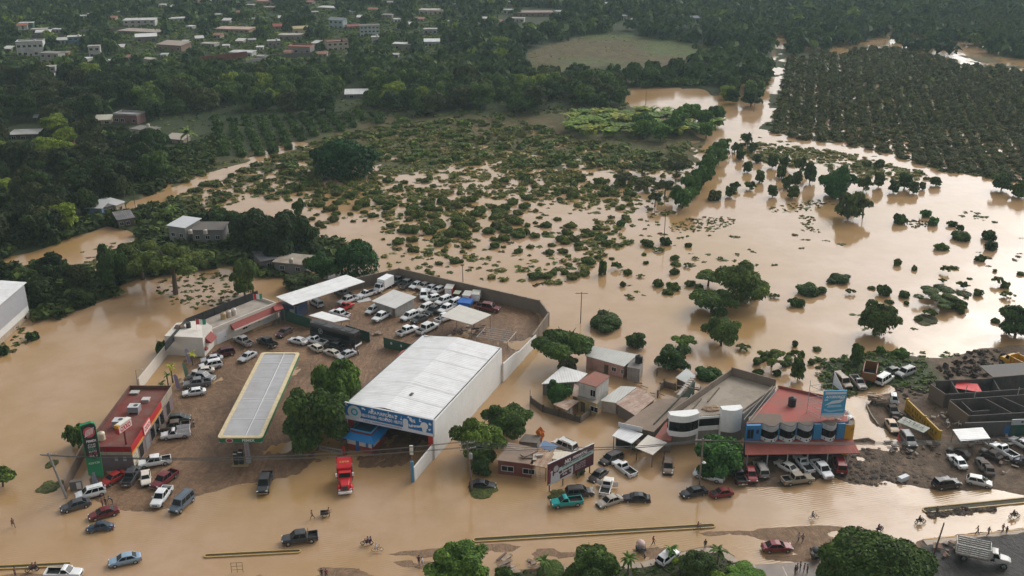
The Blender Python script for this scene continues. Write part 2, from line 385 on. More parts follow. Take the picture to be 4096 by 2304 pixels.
n1 = noise(t, p, 0.9, 8, 0.7); n2 = noise(t, p, 4.0, 4, 0.6)
mp = N(t, 'Mapping'); mp.inputs['Rotation'].default_value = (0, 0, rad(-62)); mp.inputs['Scale'].default_value = (1.5, 0.10, 1)
wq = N(t, 'TexNoise', Scale=0.035, Detail=3.0); L(t, p, wq.inputs['Vector'])
wd = mixc(t, 1.0, p, mixc(t, 1.0, wq.outputs[1], (34, 34, 0), 'MULTIPLY'), 'ADD'); L(t, wd, mp.inputs[0])
n3 = noise(t, mp.outputs[0], 1.0, 6, 0.7)                      # wheel tracks
c = mixc(t, 0.6, ca.outputs[0], ramp(t, n1, [(0.30, 0.35), (0.68, 1.25)]), 'MULTIPLY')
c = mixc(t, 0.35, c, ramp(t, n2, [(0.3, 0.4), (0.7, 1.2)]), 'MULTIPLY')
wm = N(t, 'Math', operation='MULTIPLY'); L(t, ca.outputs[1], wm.inputs[0]); wm.inputs[1].default_value = 0.6
c = mixc(t, wm.outputs[0], c, mixc(t, 1.0, c, ramp(t, n3, [(0.40, 0.55), (0.58, 1.15)]), 'MULTIPLY'))
L(t, c, b.inputs['Base Color'])
rr = N(t, 'MapRange'); L(t, ca.outputs[1], rr.inputs[0]); rr.inputs[3].default_value = 0.95; rr.inputs[4].default_value = 0.5; L(t, rr.outputs[0], b.inputs['Roughness'])
b.inputs['Specular IOR Level'].default_value = 0.22
hb = N(t, 'Math', operation='ADD'); L(t, n1, hb.inputs[0]); L(t, n3, hb.inputs[1]); bump(t, b, hb.outputs[0], 0.8, 0.25)
me.materials.append(m)
o = bpy.data.objects.new('ground', me); COL.objects.link(o); tag(o, kind='structure')
# flood water: one sheet, silt-laden so nothing shows through it
m, t, b = nodes('floodwater'); p = worldpos(t)
n1 = noise(t, p, 0.03, 6, 0.6); n2 = noise(t, p, 0.16, 5, 0.65)
c = mixc(t, ramp(t, n1, [(0.38, 0.0), (0.62, 1.0)]), (.36, .222, .092), (.425, .278, .170))
c = mixc(t, ramp(t, n2, [(0.42, 0.0), (0.75, 0.55)]), c, (.30, .178, .073))
L(t, c, b.inputs['Base Color']); b.inputs['IOR'].default_value = 1.43
r2 = ramp(t, n2, [(0.35, 0.05), (0.7, 0.16)]); L(t, r2, b.inputs['Roughness'])
mp = N(t, 'Mapping'); mp.inputs['Rotation'].default_value = (0, 0, rad(20)); mp.inputs['Scale'].default_value = (0.55, 1.5, 1); L(t, p, mp.inputs[0])
w1 = noise(t, mp.outputs[0], 0.9, 4, 0.55)
mp2 = N(t, 'Mapping'); mp2.inputs['Rotation'].default_value = (0, 0, rad(-14)); L(t, p, mp2.inputs[0])
wv = N(t, 'TexWave', Scale=0.62, Distortion=5.0, Detail=3.0); wv.bands_direction = 'Y'; wv.inputs['Detail Scale'].default_value = 0.35; L(t, mp2.outputs[0], wv.inputs['Vector'])
patch = ramp(t, noise(t, p, 0.045, 3), [(0.45, 0.05), (0.62, 1.0)])
h = N(t, 'Math', operation='MULTIPLY'); L(t, wv.outputs[0], h.inputs[0]); L(t, patch, h.inputs[1])
h2 = N(t, 'Math', operation='MULTIPLY_ADD'); L(t, w1, h2.inputs[0]); h2.inputs[1].default_value = 0.6; L(t, h.outputs[0], h2.inputs[2])
# ripples live near the town; the broad flood beyond lies still
gy_ = t.nodes.new('ShaderNodeSeparateXYZ'); L(t, p, gy_.inputs[0])
bs = N(t, 'MapRange'); L(t, gy_.outputs[1], bs.inputs[0]); bs.inputs[1].default_value = 140; bs.inputs[2].default_value = 230; bs.inputs[3].default_value = 0.24; bs.inputs[4].default_value = 0.05
bn = N(t, 'Bump', Distance=0.12); L(t, bs.outputs[0], bn.inputs['Strength']); L(t, h2.outputs[0], bn.inputs['Height']); L(t, bn.outputs[0], b.inputs['Normal'])
q = MB(); q.quad((-2800, 60, 0), (2800, 60, 0), (2800, 4000, 0), (-2800, 4000, 0))
o = q.build('floodwater', m); o.name = 'flood_water'; tag(o, kind='structure')
# pavements and kerbed central reservations of the avenue
def strip(pts, z=0.0): return [G2(x, y, z) for x, y in pts]
def reservation(x0, y0, x1, y1, wid, label):
    A, B = G(x0, y0), G(x1, y1); lc, rz, Ln = frame_on(A, B)
    r = thing('central_reservation', label, 'traffic island', lc, rz, 'central reservations')
    def ring(off, n=7):
        h = wid/2-off; pts = []
        for k in range(n+1): a = math.pi/2+math.pi*k/n; pts.append((h*math.cos(a)+wid/2, h*math.sin(a)))
        for k in range(n+1): a = -math.pi/2+math.pi*k/n; pts.append((Ln-wid/2+h*math.cos(a), h*math.sin(a)))
        return pts
    o_, i_ = ring(0), ring(0.22); n = len(o_); q = MB()
    vs = [(*p_, -0.2) for p_ in o_]+[(*p_, 0.2) for p_ in o_]+[(*p_, 0.2) for p_ in i_]+[(*p_, 0.05) for p_ in i_]
    q.add(vs, [(k*n+i, k*n+(i+1) % n, (k+1)*n+(i+1) % n, (k+1)*n+i) for k in range(3) for i in range(n)])
    q.build('kerb', MAT['paint'], r, (.44,.29,.10))
    q = MB(); q.add([(*p_, 0.08) for p_ in ring(0.2)], [tuple(range(n))]); q.build('earth_fill', MAT['earthfill'], r)
m, t, b = nodes('earthfill'); p = worldpos(t)
L(t, mixc(t, ramp(t, noise(t, p, 1.2, 5), [(0.4, 0.0), (0.6, 1.0)]), (.075,.052,.036), (.04,.05,.02)), b.inputs['Base Color']); b.inputs['Roughness'].default_value = 0.9
reservation(1890, 2163, 2862, 2104, 1.15, 'longest yellow kerbed reservation strip, beside a cyclist near its end')
reservation(815, 2226, 1206, 2206, 0.95, 'short yellow kerbed reservation strip with grassy fill, below the black pickup')
reservation(-90, 2276, 288, 2258, 1.0, 'yellow kerbed reservation strip behind the motorcycle and white pickup at the corner')
reservation(3690, 2044, 4250, 1988, 1.5, 'muddy broken yellow reservation strip with a person standing at its tip')
def kerbstrip(pts, wid, h, c1, name, label=None):
    q = MB()
    for (a, bb) in zip(pts, pts[1:]):
        A, B = G(*a), G(*bb); d = (B-A); n_ = Vector((-d.y, d.x, 0)).normalized()*wid
        q.prism([(A.x, A.y), (B.x, B.y), (B.x-n_.x, B.y-n_.y), (A.x-n_.x, A.y-n_.y)], -0.2, h)
    return tag(q.build(name, MAT['paint'], None, c1), kind='structure')
kerbstrip([(2150,2275),(2560,2252),(2800,2196),(2880,2190),(2960,2250),(3010,2320)], 1.3, 0.18, (.36,.28,.20), 'sidewalk')
kerbstrip([(3690,2163),(3960,2137),(4150,2114)], 1.6, 0.2, (.34,.25,.17), 'pavement')
kerbstrip([(3690,2160),(3960,2134),(4150,2111)], 0.25, 0.24, (.48,.28,.08), 'kerb')
# asphalt side street at the foot of the frame
q = MB(); q.add([(*G2(x, y), 0.075) for x, y in ((2990,2262),(3300,2245),(3380,2420),(3060,2420))], [(0, 1, 2, 3)])
m, t, b = nodes('asphalt'); p = worldpos(t)
L(t, mixc(t, ramp(t, noise(t, p, 0.5, 6), [(0.35, 0.0), (0.65, 1.0)]), (.115,.085,.065), (.185,.135,.095)), b.inputs['Base Color']); b.inputs['Roughness'].default_value = 0.45
tag(q.build('road', m), kind='structure')
q = MB()
for a, bb in (((3015,2262),(3040,2304)), ((3130,2268),(3155,2320))):
    A, B = G(*a), G(*bb); d = (B-A).normalized(); n_ = Vector((-d.y, d.x, 0))*.08
    q.quad(*[(v.x, v.y, .08) for v in (A-n_, B-n_, B+n_, A+n_)])
tag(q.build('road_marking', MAT['paint'], None, (.45,.4,.35)), kind='structure')
# ---------------------------------------------------------------- vegetation
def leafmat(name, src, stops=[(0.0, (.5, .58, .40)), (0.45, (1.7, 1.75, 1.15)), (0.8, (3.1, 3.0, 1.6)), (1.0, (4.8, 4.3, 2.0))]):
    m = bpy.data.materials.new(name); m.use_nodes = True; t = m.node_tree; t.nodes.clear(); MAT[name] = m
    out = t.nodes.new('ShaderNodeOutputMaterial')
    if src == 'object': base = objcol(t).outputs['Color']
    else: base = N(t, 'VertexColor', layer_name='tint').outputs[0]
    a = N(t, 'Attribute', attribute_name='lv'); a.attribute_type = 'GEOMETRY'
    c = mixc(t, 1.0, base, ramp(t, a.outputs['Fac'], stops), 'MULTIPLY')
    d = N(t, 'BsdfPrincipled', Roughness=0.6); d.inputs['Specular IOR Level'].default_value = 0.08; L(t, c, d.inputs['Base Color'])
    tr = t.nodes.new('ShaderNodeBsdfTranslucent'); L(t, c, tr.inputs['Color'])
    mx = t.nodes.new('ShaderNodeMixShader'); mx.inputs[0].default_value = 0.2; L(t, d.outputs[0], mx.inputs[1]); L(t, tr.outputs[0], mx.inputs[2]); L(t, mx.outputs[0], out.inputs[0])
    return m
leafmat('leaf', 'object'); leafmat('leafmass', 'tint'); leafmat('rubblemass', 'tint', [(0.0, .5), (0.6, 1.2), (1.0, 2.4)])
def leaves(seed, lobes, n, size, droop=0.0, flat=1.0, long=1.0):
    """n leaf sprays spread over the shells of the lobes [(cx,cy,cz,rx,ry,rz)]: returns verts (n,4,3), lv (n)"""
    r = np.random.RandomState(seed); lob = np.array(lobes, float); w = (lob[:, 3]*lob[:, 4])**.8; w = w/w.sum()
    k = r.choice(len(lob), n, p=w); d = r.normal(size=(n, 3)); d /= np.linalg.norm(d, axis=1)[:, None]
    d[:, 2] = np.where(d[:, 2] < -0.35, -d[:, 2]*0.6, d[:, 2]); d /= np.linalg.norm(d, axis=1)[:, None]
    rad_ = 0.62+0.42*r.rand(n)**0.6
    c = lob[k, :3] + d*lob[k, 3:6]*rad_[:, None]
    nrm = d*0.8 + np.array([0, 0, 0.45]) + r.normal(size=(n, 3))*0.42; nrm /= np.linalg.norm(nrm, axis=1)[:, None]
    a = np.cross(nrm, r.normal(size=(n, 3))); a /= np.linalg.norm(a, axis=1)[:, None]; b = np.cross(nrm, a)
    s = size*(0.55+0.9*r.rand(n))[:, None]
    a = a*s*long; b = b*s*0.62*flat
    v = np.stack([c-a, c-b*1.0+nrm*s*.12, c+a-nrm*s*.2*(1+droop), c+b+nrm*s*.12], 1)
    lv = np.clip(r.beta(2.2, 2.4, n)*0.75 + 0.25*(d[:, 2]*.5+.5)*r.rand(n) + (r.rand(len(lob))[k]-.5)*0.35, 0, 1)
    return v, lv
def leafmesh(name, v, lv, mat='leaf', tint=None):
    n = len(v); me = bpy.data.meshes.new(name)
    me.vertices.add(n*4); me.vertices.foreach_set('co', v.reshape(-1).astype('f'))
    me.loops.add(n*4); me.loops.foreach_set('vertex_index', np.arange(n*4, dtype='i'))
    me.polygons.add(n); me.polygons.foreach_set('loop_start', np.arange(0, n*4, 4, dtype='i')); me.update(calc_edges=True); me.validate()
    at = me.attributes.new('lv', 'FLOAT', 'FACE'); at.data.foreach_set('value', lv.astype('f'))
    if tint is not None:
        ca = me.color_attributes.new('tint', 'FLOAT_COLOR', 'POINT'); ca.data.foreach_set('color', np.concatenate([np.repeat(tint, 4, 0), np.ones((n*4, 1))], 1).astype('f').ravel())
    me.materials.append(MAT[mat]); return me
def lobes_for(seed, style):
    r = random.Random(seed); o = []
    if style == 'round':
        o.append((0, 0, .48, .55, .55, .42))
        for k in range(17):
            a = k*2.4+r.random(); z = .14+.7*r.random(); q = (.25+.45*r.random())*(1.15-abs(z-.45)*.9); o.append((q*math.cos(a), q*math.sin(a), z, .2+.16*r.random(), .2+.16*r.random(), .13+.12*r.random()))
    elif style == 'spread':
        for k in range(14):
            a = k*2.4+r.random(); q = .15+.62*r.random(); o.append((q*math.cos(a), q*math.sin(a), .72-.35*q+.2*(r.random()-.4), .24+.13*r.random(), .24+.13*r.random(), .13+.08*r.random()))
    elif style == 'tall':
        for k in range(11):
            z = .2+.075*k; q = .38*(1.15-abs(z-.55)); a = k*2.2+r.random(); o.append((q*math.cos(a), q*math.sin(a), z, .36+.1*r.random(), .36+.1*r.random(), .17))
    elif style == 'mound':
        o.append((0, 0, .3, .85, .85, .62))
        for k in range(14):
            a = k*2.4+r.random(); q = .2+.6*r.random(); o.append((q*math.cos(a), q*math.sin(a), .25+.55*(1-q*q)*(.8+.3*r.random()), .24+.1*r.random(), .24+.1*r.random(), .18))
    elif style == 'feather':
        for k in range(20):
            a = k*2.4+r.random(); q = .2+.7*r.random(); o.append((q*math.cos(a), q*math.sin(a), .8-.4*q*q+.25*(r.random()-.5), .15+.11*r.random(), .15+.11*r.random(), .10+.07*r.random()))
    elif style == 'bush':
        o.append((0, 0, .18, .6, .6, .5))
        for k in range(8):
            a = k*2.4+r.random(); q = .25+.5*r.random(); o.append((q*math.cos(a), q*math.sin(a), .22+.4*r.random()*(1-q*.7), .22+.14*r.random(), .22+.14*r.random(), .2+.14*r.random()))
    return o
PROTO = {}
LOD = {'huge': (26000, .030), 'near': (11000, .045), 'mid': (3000, .080), 'far': (480, .19), 'tiny': (110, .36)}
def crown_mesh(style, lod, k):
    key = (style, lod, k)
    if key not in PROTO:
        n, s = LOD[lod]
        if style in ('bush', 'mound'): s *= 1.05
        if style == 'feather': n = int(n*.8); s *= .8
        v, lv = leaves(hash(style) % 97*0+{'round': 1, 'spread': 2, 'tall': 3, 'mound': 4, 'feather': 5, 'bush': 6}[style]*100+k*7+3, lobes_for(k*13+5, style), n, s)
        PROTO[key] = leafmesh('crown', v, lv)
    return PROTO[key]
def trunk_mesh(k):
    key = ('trunk', k)
    if key not in PROTO:
        r = random.Random(k+50); q = MB()
        pts = [(0, 0, -.15), (.01, .02, .25), (.04*(r.random()-.5), .03, .5)]
        q.tube(pts[0], pts[1], .075, .055, 8); q.tube(pts[1], pts[2], .055, .045, 8)
        for i in range(5):
            a = i*1.26+r.random(); p1 = (pts[2][0]+.3*math.cos(a), pts[2][1]+.3*math.sin(a), .72+.1*r.random())
            q.tube(pts[2], p1, .035, .02, 6); q.tube(p1, (p1[0]*1.7, p1[1]*1.7, p1[2]+.15), .02, .008, 5)
        m = q.mesh('trunk'); m.materials.append(MAT['bark']); PROTO[key] = m
    return PROTO[key]
RV = random.Random(5)
def plant(name, loc, r, h, style, lod, color, label, cat, group=None, trunk=True, cz=0.12, k=None):
    k = RV.randrange(4) if k is None else k
    cm = crown_mesh(style, lod, k); ang = RV.uniform(0, 6.28)
    if not trunk:
        o = bpy.data.objects.new(name, cm); COL.objects.link(o); o.location = loc; o.rotation_euler = (0, 0, ang); o.scale = (r, r, h); o.color = (*color, 1)
        return tag(o, label, cat, group)
    t = thing(name, label, cat, loc, ang, group)
    c = bpy.data.objects.new('crown', cm); COL.objects.link(c); setparent(c, t); c.location = (0, 0, h*cz); c.scale = (r, r, h*(1-cz)); c.color = (*color, 1)
    b_ = bpy.data.objects.new('trunk', trunk_mesh(k)); COL.objects.link(b_); setparent(b_, t); b_.scale = (r*.95, r*.95, h*.95)
    return t
def px_scale(y): return 0.00995*(y+514)
def vplant(name, x, y, wpx, hpx, style, color, label, cat='tree', group=None, trunk=True, lod=None, z=0.0, cz=None):
    s = px_scale(y); r = wpx/2/s*1.16; h = max(hpx/s*1.08-r*.30, hpx/s*.62)
    cz = (.16 if style in ('feather', 'spread') else .0) if cz is None else cz
    lod = lod or ('huge' if wpx > 300 else 'near' if wpx > 115 else 'mid' if wpx > 44 else 'far')
    return plant(name, G(x, y, 0) + Vector((0, r*.25, z)), r, h, style, lod, color, label, cat, group, trunk, cz)
GD, GM, GB, GO, GY, GT = (.026,.045,.020), (.038,.062,.022), (.052,.098,.026), (.060,.070,.022), (.125,.160,.030), (.022,.042,.026)
T = vplant
T('shade_tree', 1250, 1800, 285, 275, 'round', GM, 'big dark leafy tree between the long fuel canopy and the hall')
T('shade_tree', 1335, 1690, 235, 262, 'round', (.046,.078,.022), 'leafy tree behind the big dark one beside the long fuel canopy')
T('shade_tree', 2255, 1472, 240, 180, 'spread', GM, 'wide spreading tree by the flooded lane behind the pale roofed sheds')
T('shade_tree', 2030, 1752, 200, 150, 'round', GM, 'rear dark tree of the pair beside the long white wall')
T('shade_tree', 1915, 1845, 225, 190, 'round', (.056,.084,.024), 'olive green tree behind the utility pole, in front of the darker one')
T('shade_tree', 1925, 1900, 95, 85, 'round', GD, 'low dark tree hanging over the maroon restaurant wall by the utility pole')
T('shade_tree', 2232, 1625, 120, 112, 'round', (.026,.062,.022), 'small round deep green tree in the fenced yard of the block house')
T('shade_tree', 2890, 1908, 235, 170, 'round', (.030,.072,.026), 'bright green tree in front of the white curved building')
T('shade_tree', 3510, 2400, 430, 285, 'mound', (.029,.049,.014), 'largest tree at the foot of the picture, near the tipper truck')
T('shade_tree', 3335, 2330, 150, 200, 'round', (.034,.058,.020), 'narrower tree leaning against the largest tree at the foot of the picture')
T('shade_tree', 1850, 2345, 250, 165, 'round', (.050,.088,.026), 'bright leafy tree below the tip of the longest kerbed strip')
T('shade_tree', 2370, 2335, 230, 170, 'round', (.036,.060,.022), 'dark tree on the verge below the longest kerbed strip, between two palms')
T('shade_tree', 2790, 2325, 150, 115, 'round', (.032,.050,.022), 'dark bushy tree on the verge beside the crashed white car')
T('verge_shrub', 3010, 2330, 170, 55, 'bush', GB, 'yellow green shrub at the corner of the side street', 'shrub', None, False)
T('verge_shrub', 2855, 2318, 90, 55, 'bush', (.085,.13,.028), 'light green shrub beside the dark verge tree', 'shrub', None, False)
T('verge_shrub', 2695, 2252, 50, 38, 'bush', (.12,.165,.03), 'small lime green shrub touching the crashed white car', 'shrub', None, False)
T('verge_shrub', 2205, 2300, 150, 40, 'bush', (.04,.06,.022), 'low flowering shrub behind the wreckage on the verge', 'shrub', None, False)
T('verge_shrub', 2020, 2320, 80, 70, 'bush', GM, 'shrub at the side of the bright leafy verge tree', 'shrub', None, False)
T('shade_tree', 312, 1800, 105, 118, 'round', (.048,.075,.028), 'small tree behind the tall green price sign')
T('shade_tree', 5, 1955, 110, 95, 'spread', (.060,.085,.03), 'tree at the edge of the picture standing in open brown water')
T('shade_tree', 645, 1412, 62, 68, 'bush', GM, 'shrubby tree behind the white perimeter wall by the office corner')
T('shade_tree', 1372, 712, 240, 180, 'mound', (.010,.034,.016), 'massive dark rounded tree standing alone at the edge of the bushy field')
T('shade_tree', 1425, 1108, 180, 160, 'mound', (.020,.048,.022), 'dark rounded tree behind the long white carport roof')
T('shade_tree', 1090, 1050, 230, 215, 'round', (.016,.026,.014), 'tallest almost black tree beside the grey two storey house')
T('shade_tree', 1165, 1005, 180, 170, 'round', (.020,.032,.017), 'dark tree at the flood side of the tallest almost black tree')
T('shade_tree', 1000, 985, 170, 155, 'round', (.022,.034,.018), 'dark tree behind the grey two storey house')
T('shade_tree', 900, 930, 110, 100, 'round', GD, 'dark tree above the metal roof of the grey two storey house')
T('shade_tree', 690, 1192, 290, 235, 'feather', (.062,.078,.028), 'airy olive green tree with visible branches over the reflecting water')
T('shade_tree', 560, 1130, 250, 180, 'feather', (.054,.068,.026), 'airy olive tree on the land side of the one with visible branches')
T('shade_tree', 450, 1160, 150, 195, 'round', GD, 'dark tree at the end of the vegetation beside the airy olive trees')
T('shade_tree', 975, 1192, 120, 165, 'round', (.046,.066,.026), 'upright tree standing in water behind the office roof')
T('shade_tree', 1190, 1165, 150, 85, 'round', (.040,.052,.028), 'low grey green tree behind the mesh screen of the office roof')
T('shade_tree', 1285, 1118, 140, 115, 'round', (.022,.050,.020), 'green tree between the low house and the white carport roof')
T('shade_tree', 1195, 860, 60, 70, 'round', GM, 'small tree between the tallest dark tree and the field')
T('shade_tree', 2970, 1218, 215, 180, 'round', (.052,.074,.026), 'largest grey green tree of the clump in open flood water')
T('shade_tree', 2850, 1258, 185, 120, 'round', (.044,.070,.024), 'leafy tree in front of the largest tree of the clump in open water')
T('shade_tree', 2888, 1392, 145, 140, 'round', (.052,.078,.028), 'rounded tree nearest the shacks, alone in open flood water')
T('shade_tree', 2835, 1150, 120, 80, 'spread', (.056,.082,.03), 'light crown behind the clump in open flood water')
T('shade_tree', 3350, 792, 145, 135, 'round', (.024,.064,.022), 'bright deep green round tree in the row of small fruit trees')
T('shade_tree', 3395, 880, 115, 125, 'round', (.050,.066,.03), 'grey green willowy tree rising from the water below the round one')
T('shade_tree', 3452, 878, 60, 95, 'spread', (.056,.068,.032), 'slim pale trunked tree beside the willowy one')
T('shade_tree', 3505, 1345, 160, 150, 'round', (.042,.060,.024), 'dark tree in the flood near the parked wrecks, with a drooping crown')
T('shade_tree', 3770, 1224, 210, 82, 'feather', (.040,.056,.024), 'wide low mangrove-like tree spreading over the water', cz=.02)
T('shade_tree', 3830, 1232, 100, 60, 'bush', (.044,.060,.024), 'low tree at the outer end of the mangrove-like one', 'tree', None, False)
T('shade_tree', 4072, 1350, 160, 135, 'round', GD, 'dark tree at the edge of the picture above the yellow dump truck')
T('shade_tree', 2690, 1482, 150, 110, 'round', (.030,.054,.022), 'vine covered tree in the water behind the tin shack')
T('shade_tree', 2740, 1395, 95, 60, 'spread', (.060,.095,.03), 'bright vine crown on a post above the vine covered tree')
T('shade_tree', 2545, 1395, 90, 65, 'tall', (.036,.056,.024), 'leaning vine covered stump tree behind the pink house')
T('shade_tree', 2425, 1312, 175, 85, 'bush', (.034,.052,.024), 'wide tangle of creeper covered tree just beyond the blue gate')
T('shade_tree', 3090, 1475, 120, 85, 'feather', (.060,.080,.030), 'thin leafed tree in the shallows behind the flat roof with parapet')
T('shade_tree', 3192, 1525, 62, 92, 'tall', (.044,.064,.026), 'slim upright tree behind the red roof with a water tank')
T('shade_tree', 3425, 1462, 62, 82, 'tall', (.040,.066,.024), 'upright leafy tree behind the brown tipper body')
T('shade_tree', 2830, 1520, 110, 60, 'bush', (.030,.064,.022), 'green creeper mound between the tin shack and the concrete parapet')
T('shade_tree', 2270, 1500, 95, 95, 'round', (.060,.064,.040), 'half dead tangle of branches below the wide spreading tree')
# fruit trees standing in the flood in short rows
for x, y, w, h in ((3090,672,48,58),(3125,715,42,50),(3140,670,42,48),(3200,690,54,66),(3185,745,48,58),(3150,755,52,60),(3240,735,54,80),(3172,795,55,52),(3090,790,46,48),(3455,765,60,66),(3515,752,48,60),(3620,758,62,66),(3575,772,48,50),(3655,775,50,48),(3745,745,52,38),(3520,672,46,34),(3470,668,38,28),(3690,760,28,30),(4010,765,80,80),(4080,790,80,75),(2960,640,40,48),(2990,690,42,42),(3030,650,46,40),(3040,730,42,46),(3000,760,46,40),(2940,760,46,38),(2920,790,52,52),(2985,580,44,52),(2950,610,44,44),(3010,610,40,40)):
    vplant('fruit_tree', x, y, w, h, RV.choice(['round', 'tall', 'round']), RV.choice([(.042,.058,.026), (.048,.066,.026), (.036,.056,.024)]), 'small rounded fruit tree standing in the shallow water of the flooded grove', 'tree', 'fruit trees of the flooded grove')
# hedge row of trees along the channel
for x, y, w, h in ((2732,838,110,105),(2770,790,95,95),(2800,755,95,100),(2830,705,92,95),(2855,665,85,85),(2878,632,72,75),(2895,600,55,52)):
    vplant('row_tree', x, y, w, h, 'round', RV.choice([(.040,.078,.026), (.046,.086,.026)]), 'bright green tree in the dense row that runs down to the open water', 'tree', 'row of trees beside the flooded track')
for x, y, w, h in ((2705,715,110,105),(2660,790,80,80),(2590,760,90,55),(2570,700,80,60),(2620,830,60,70),(2500,740,90,60)):
    vplant('row_tree', x, y, w, h, 'spread', (.044,.050,.028), 'brownish sparse tree beside the bright green row', 'tree', 'brownish trees beside the green row')
# small things standing alone in the open flood
for x, y, w, h, c_, lb in ((3600,895,62,58,GM,'young leafy tree with a bright reflection near two mop-headed ones'),(3705,868,42,42,(.045,.10,.03),'first mop headed sapling on a bare stem in the open flood'),(3735,900,46,46,(.04,.09,.035),'second mop headed sapling, nearer the camera than the first'),(3810,905,40,32,GM,'little bush beyond the mop headed saplings'),(3850,960,100,55,GM,'broad half drowned bush with a pale reflection in the open flood'),(3845,925,30,38,GM,'thin sapling behind the broad half drowned bush'),(3765,1000,60,40,(.06,.09,.03),'yellowish half drowned bush at the end of a drift line'),(3960,960,60,55,GD,'dark ragged bush on a stem near the edge of the flood'),(3965,1000,55,50,GD,'dark post wrapped in weeds in the open flood'),(3540,1182,62,62,GM,'slender sapling beside the drooping dark tree'),(3360,1128,110,50,GD,'wide low bush in the middle of the open flood'),(3240,1180,120,65,GM,'leafy bush clump between the big flood clump and the slender sapling'),(3190,1225,70,50,GM,'smaller bush behind the leafy clump in the flood'),(3620,1190,55,40,GM,'dark low bush between sapling and mangrove-like tree'),(2660,980,50,45,GD,'lone dark bush at the edge of the bushy field by the pole'),(2410,1100,40,80,GM,'thin dark bush by the concrete yard fence'),(2690,1160,60,45,(.06,.085,.03),'sparse sapling left of the big flood clump'),(3060,1440,40,50,GM,'small bush behind the thin leafed tree'),(3615,1430,70,45,GB,'bright green weeds clump at the edge of the wreck yard'),(3520,1415,36,44,GB,'thin bright sapling behind the wreck yard'),(2480,905,40,36,(.04,.08,.03),'flat topped small tree on a thin stem at the edge of the bushes'),(2860,800,70,60,(.05,.055,.03),'bare armed tree standing alone below the green row'),(3710,1285,120,16,(.045,.045,.03),'matted brown bush lying in the flood before the wreck yard'),(130,1360,60,48,GD,'drowned dark bush in front of the big metal shed'),(40,1320,60,40,(.05,.06,.03),'drowned bush touching the wall of the big metal shed'),(10,1420,50,55,GD,'drowned bush in the water at the edge of the picture'),(205,1860,60,16,(.06,.065,.04),'weed tangle floating behind the leaning pole'),(190,1960,110,14,(.06,.065,.04),'drift of weeds trailing from the leaning pole'),(1925,1982,120,14,(.055,.065,.03),'patch of weeds at the foot of the utility pole'),(2230,1990,80,18,(.06,.06,.035),'weeds tangled under the roadside hoarding'),(2315,1900,45,60,(.05,.06,.03),'shrub under the raised end of the hoarding'),(2060,1890,40,35,GM,'little shrub in front of the maroon restaurant wall'),(2545,1800,50,45,(.05,.06,.03),'shrub under the edge of the white awning')):
    vplant('bush', x, y, w, h, 'bush', c_, lb, 'bush', None, False, 'mid' if w > 60 else 'far', -0.05)
# ------------------------------------------------ palms and bananas
def palm_mesh(k, n=15, ln=1.0):
    key = ('palm', k)
    if key not in PROTO:
        r = np.random.RandomState(k); vs = []; lv = []
        for i in range(n):
            a = i*2.4+r.rand()*.3; el = r.uniform(-.1, 1.1); L_ = ln*r.uniform(.8, 1.05); p = np.array([0., 0, 0]); d = np.array([math.cos(a)*math.cos(el), math.sin(a)*math.cos(el), math.sin(el)])
            side = np.array([-math.sin(a), math.cos(a), 0])
            for s in range(6):
                q = p + d*L_/6; w0 = .15*(1-abs(s-2)/5); w1 = .15*(1-abs(s-1)/5)*(s < 5)
                for sg in (1, -1):
                    dr = np.array([0, 0, -.5])
                    vs.append([p, q, q+(side*sg+dr*.8)*max(w1, .02), p+(side*sg+dr*.8)*w0]); lv.append(r.uniform(.3, .9))
                p = q; d = d+np.array([0, 0, -.26]); d /= np.linalg.norm(d)
        PROTO[key] = leafmesh('crown', np.array(vs), np.array(lv))
    return PROTO[key]
def palm(x, y, hpx, rpx, color, label, group=None, name='palm_tree', z=0):
    s = px_scale(y); h = hpx/s; r = rpx/s; k = RV.randrange(3)
    t = thing(name, label, 'palm', G(x, y, 0)+Vector((0, 0, z)), RV.uniform(0, 6), group)
    q = MB(); hh = h*.78; q.tube((0, 0, -.2), (h*.02, 0, hh*.5), .16*min(1, h/5)+.04, .12*min(1, h/5)+.03, 7); q.tube((h*.02, 0, hh*.5), (0, 0, hh), .12*min(1, h/5)+.03, .09*min(1, h/5)+.02, 7); q.build('trunk', MAT['bark'], t)
    c = bpy.data.objects.new('crown', palm_mesh(k)); COL.objects.link(c); setparent(c, t); c.location = (0, 0, hh); c.scale = (r, r, r); c.color = (*color, 1)
    return t
palm(2172, 2290, 75, 45, GM, 'short palm beside the dark verge tree, nearest the wreckage')
palm(2512, 2300, 105, 50, GM, 'tall thin palm between the dark verge tree and the parked mototaxi')
palm(2682, 2248, 78, 42, (.04,.075,.03), 'palm standing against the crashed white car')
palm(2868, 2262, 95, 52, (.036,.055,.026), 'palm at the bend of the pavement by the side street')
palm(772, 1462, 66, 26, (.17,.17,.03), 'yellow leaved small palm in front of the white office wall')
palm(692, 1530, 92, 28, (.15,.16,.03), 'yellow leaved palm by the white perimeter wall')
palm(676, 1552, 75, 24, GM, 'dark thin palm beside the yellow leaved one near the store')
palm(650, 1560, 40, 24, GM, 'stubby palm behind the red roofed store')
palm(425, 460, 55, 55, (.03,.06,.03), 'tall coconut palm above the houses in the dark woods')
palm(755, 590, 75, 50, (.06,.085,.035), 'pale coconut palm beside the low pink roofed house')
palm(420, 600, 75, 45, (.045,.06,.03), 'drooping coconut palm among dark trees, nearest the red roof', None)
palm(370, 600, 60, 40, (.045,.06,.03), 'coconut palm in the dark woods next to the drooping one', None)
palm(335, 800, 70, 48, (.035,.06,.03), 'bushy palm behind the blue walled house')
palm(690, 890, 75, 45, (.055,.08,.03), 'yellowish palm behind the small dark roofed house')
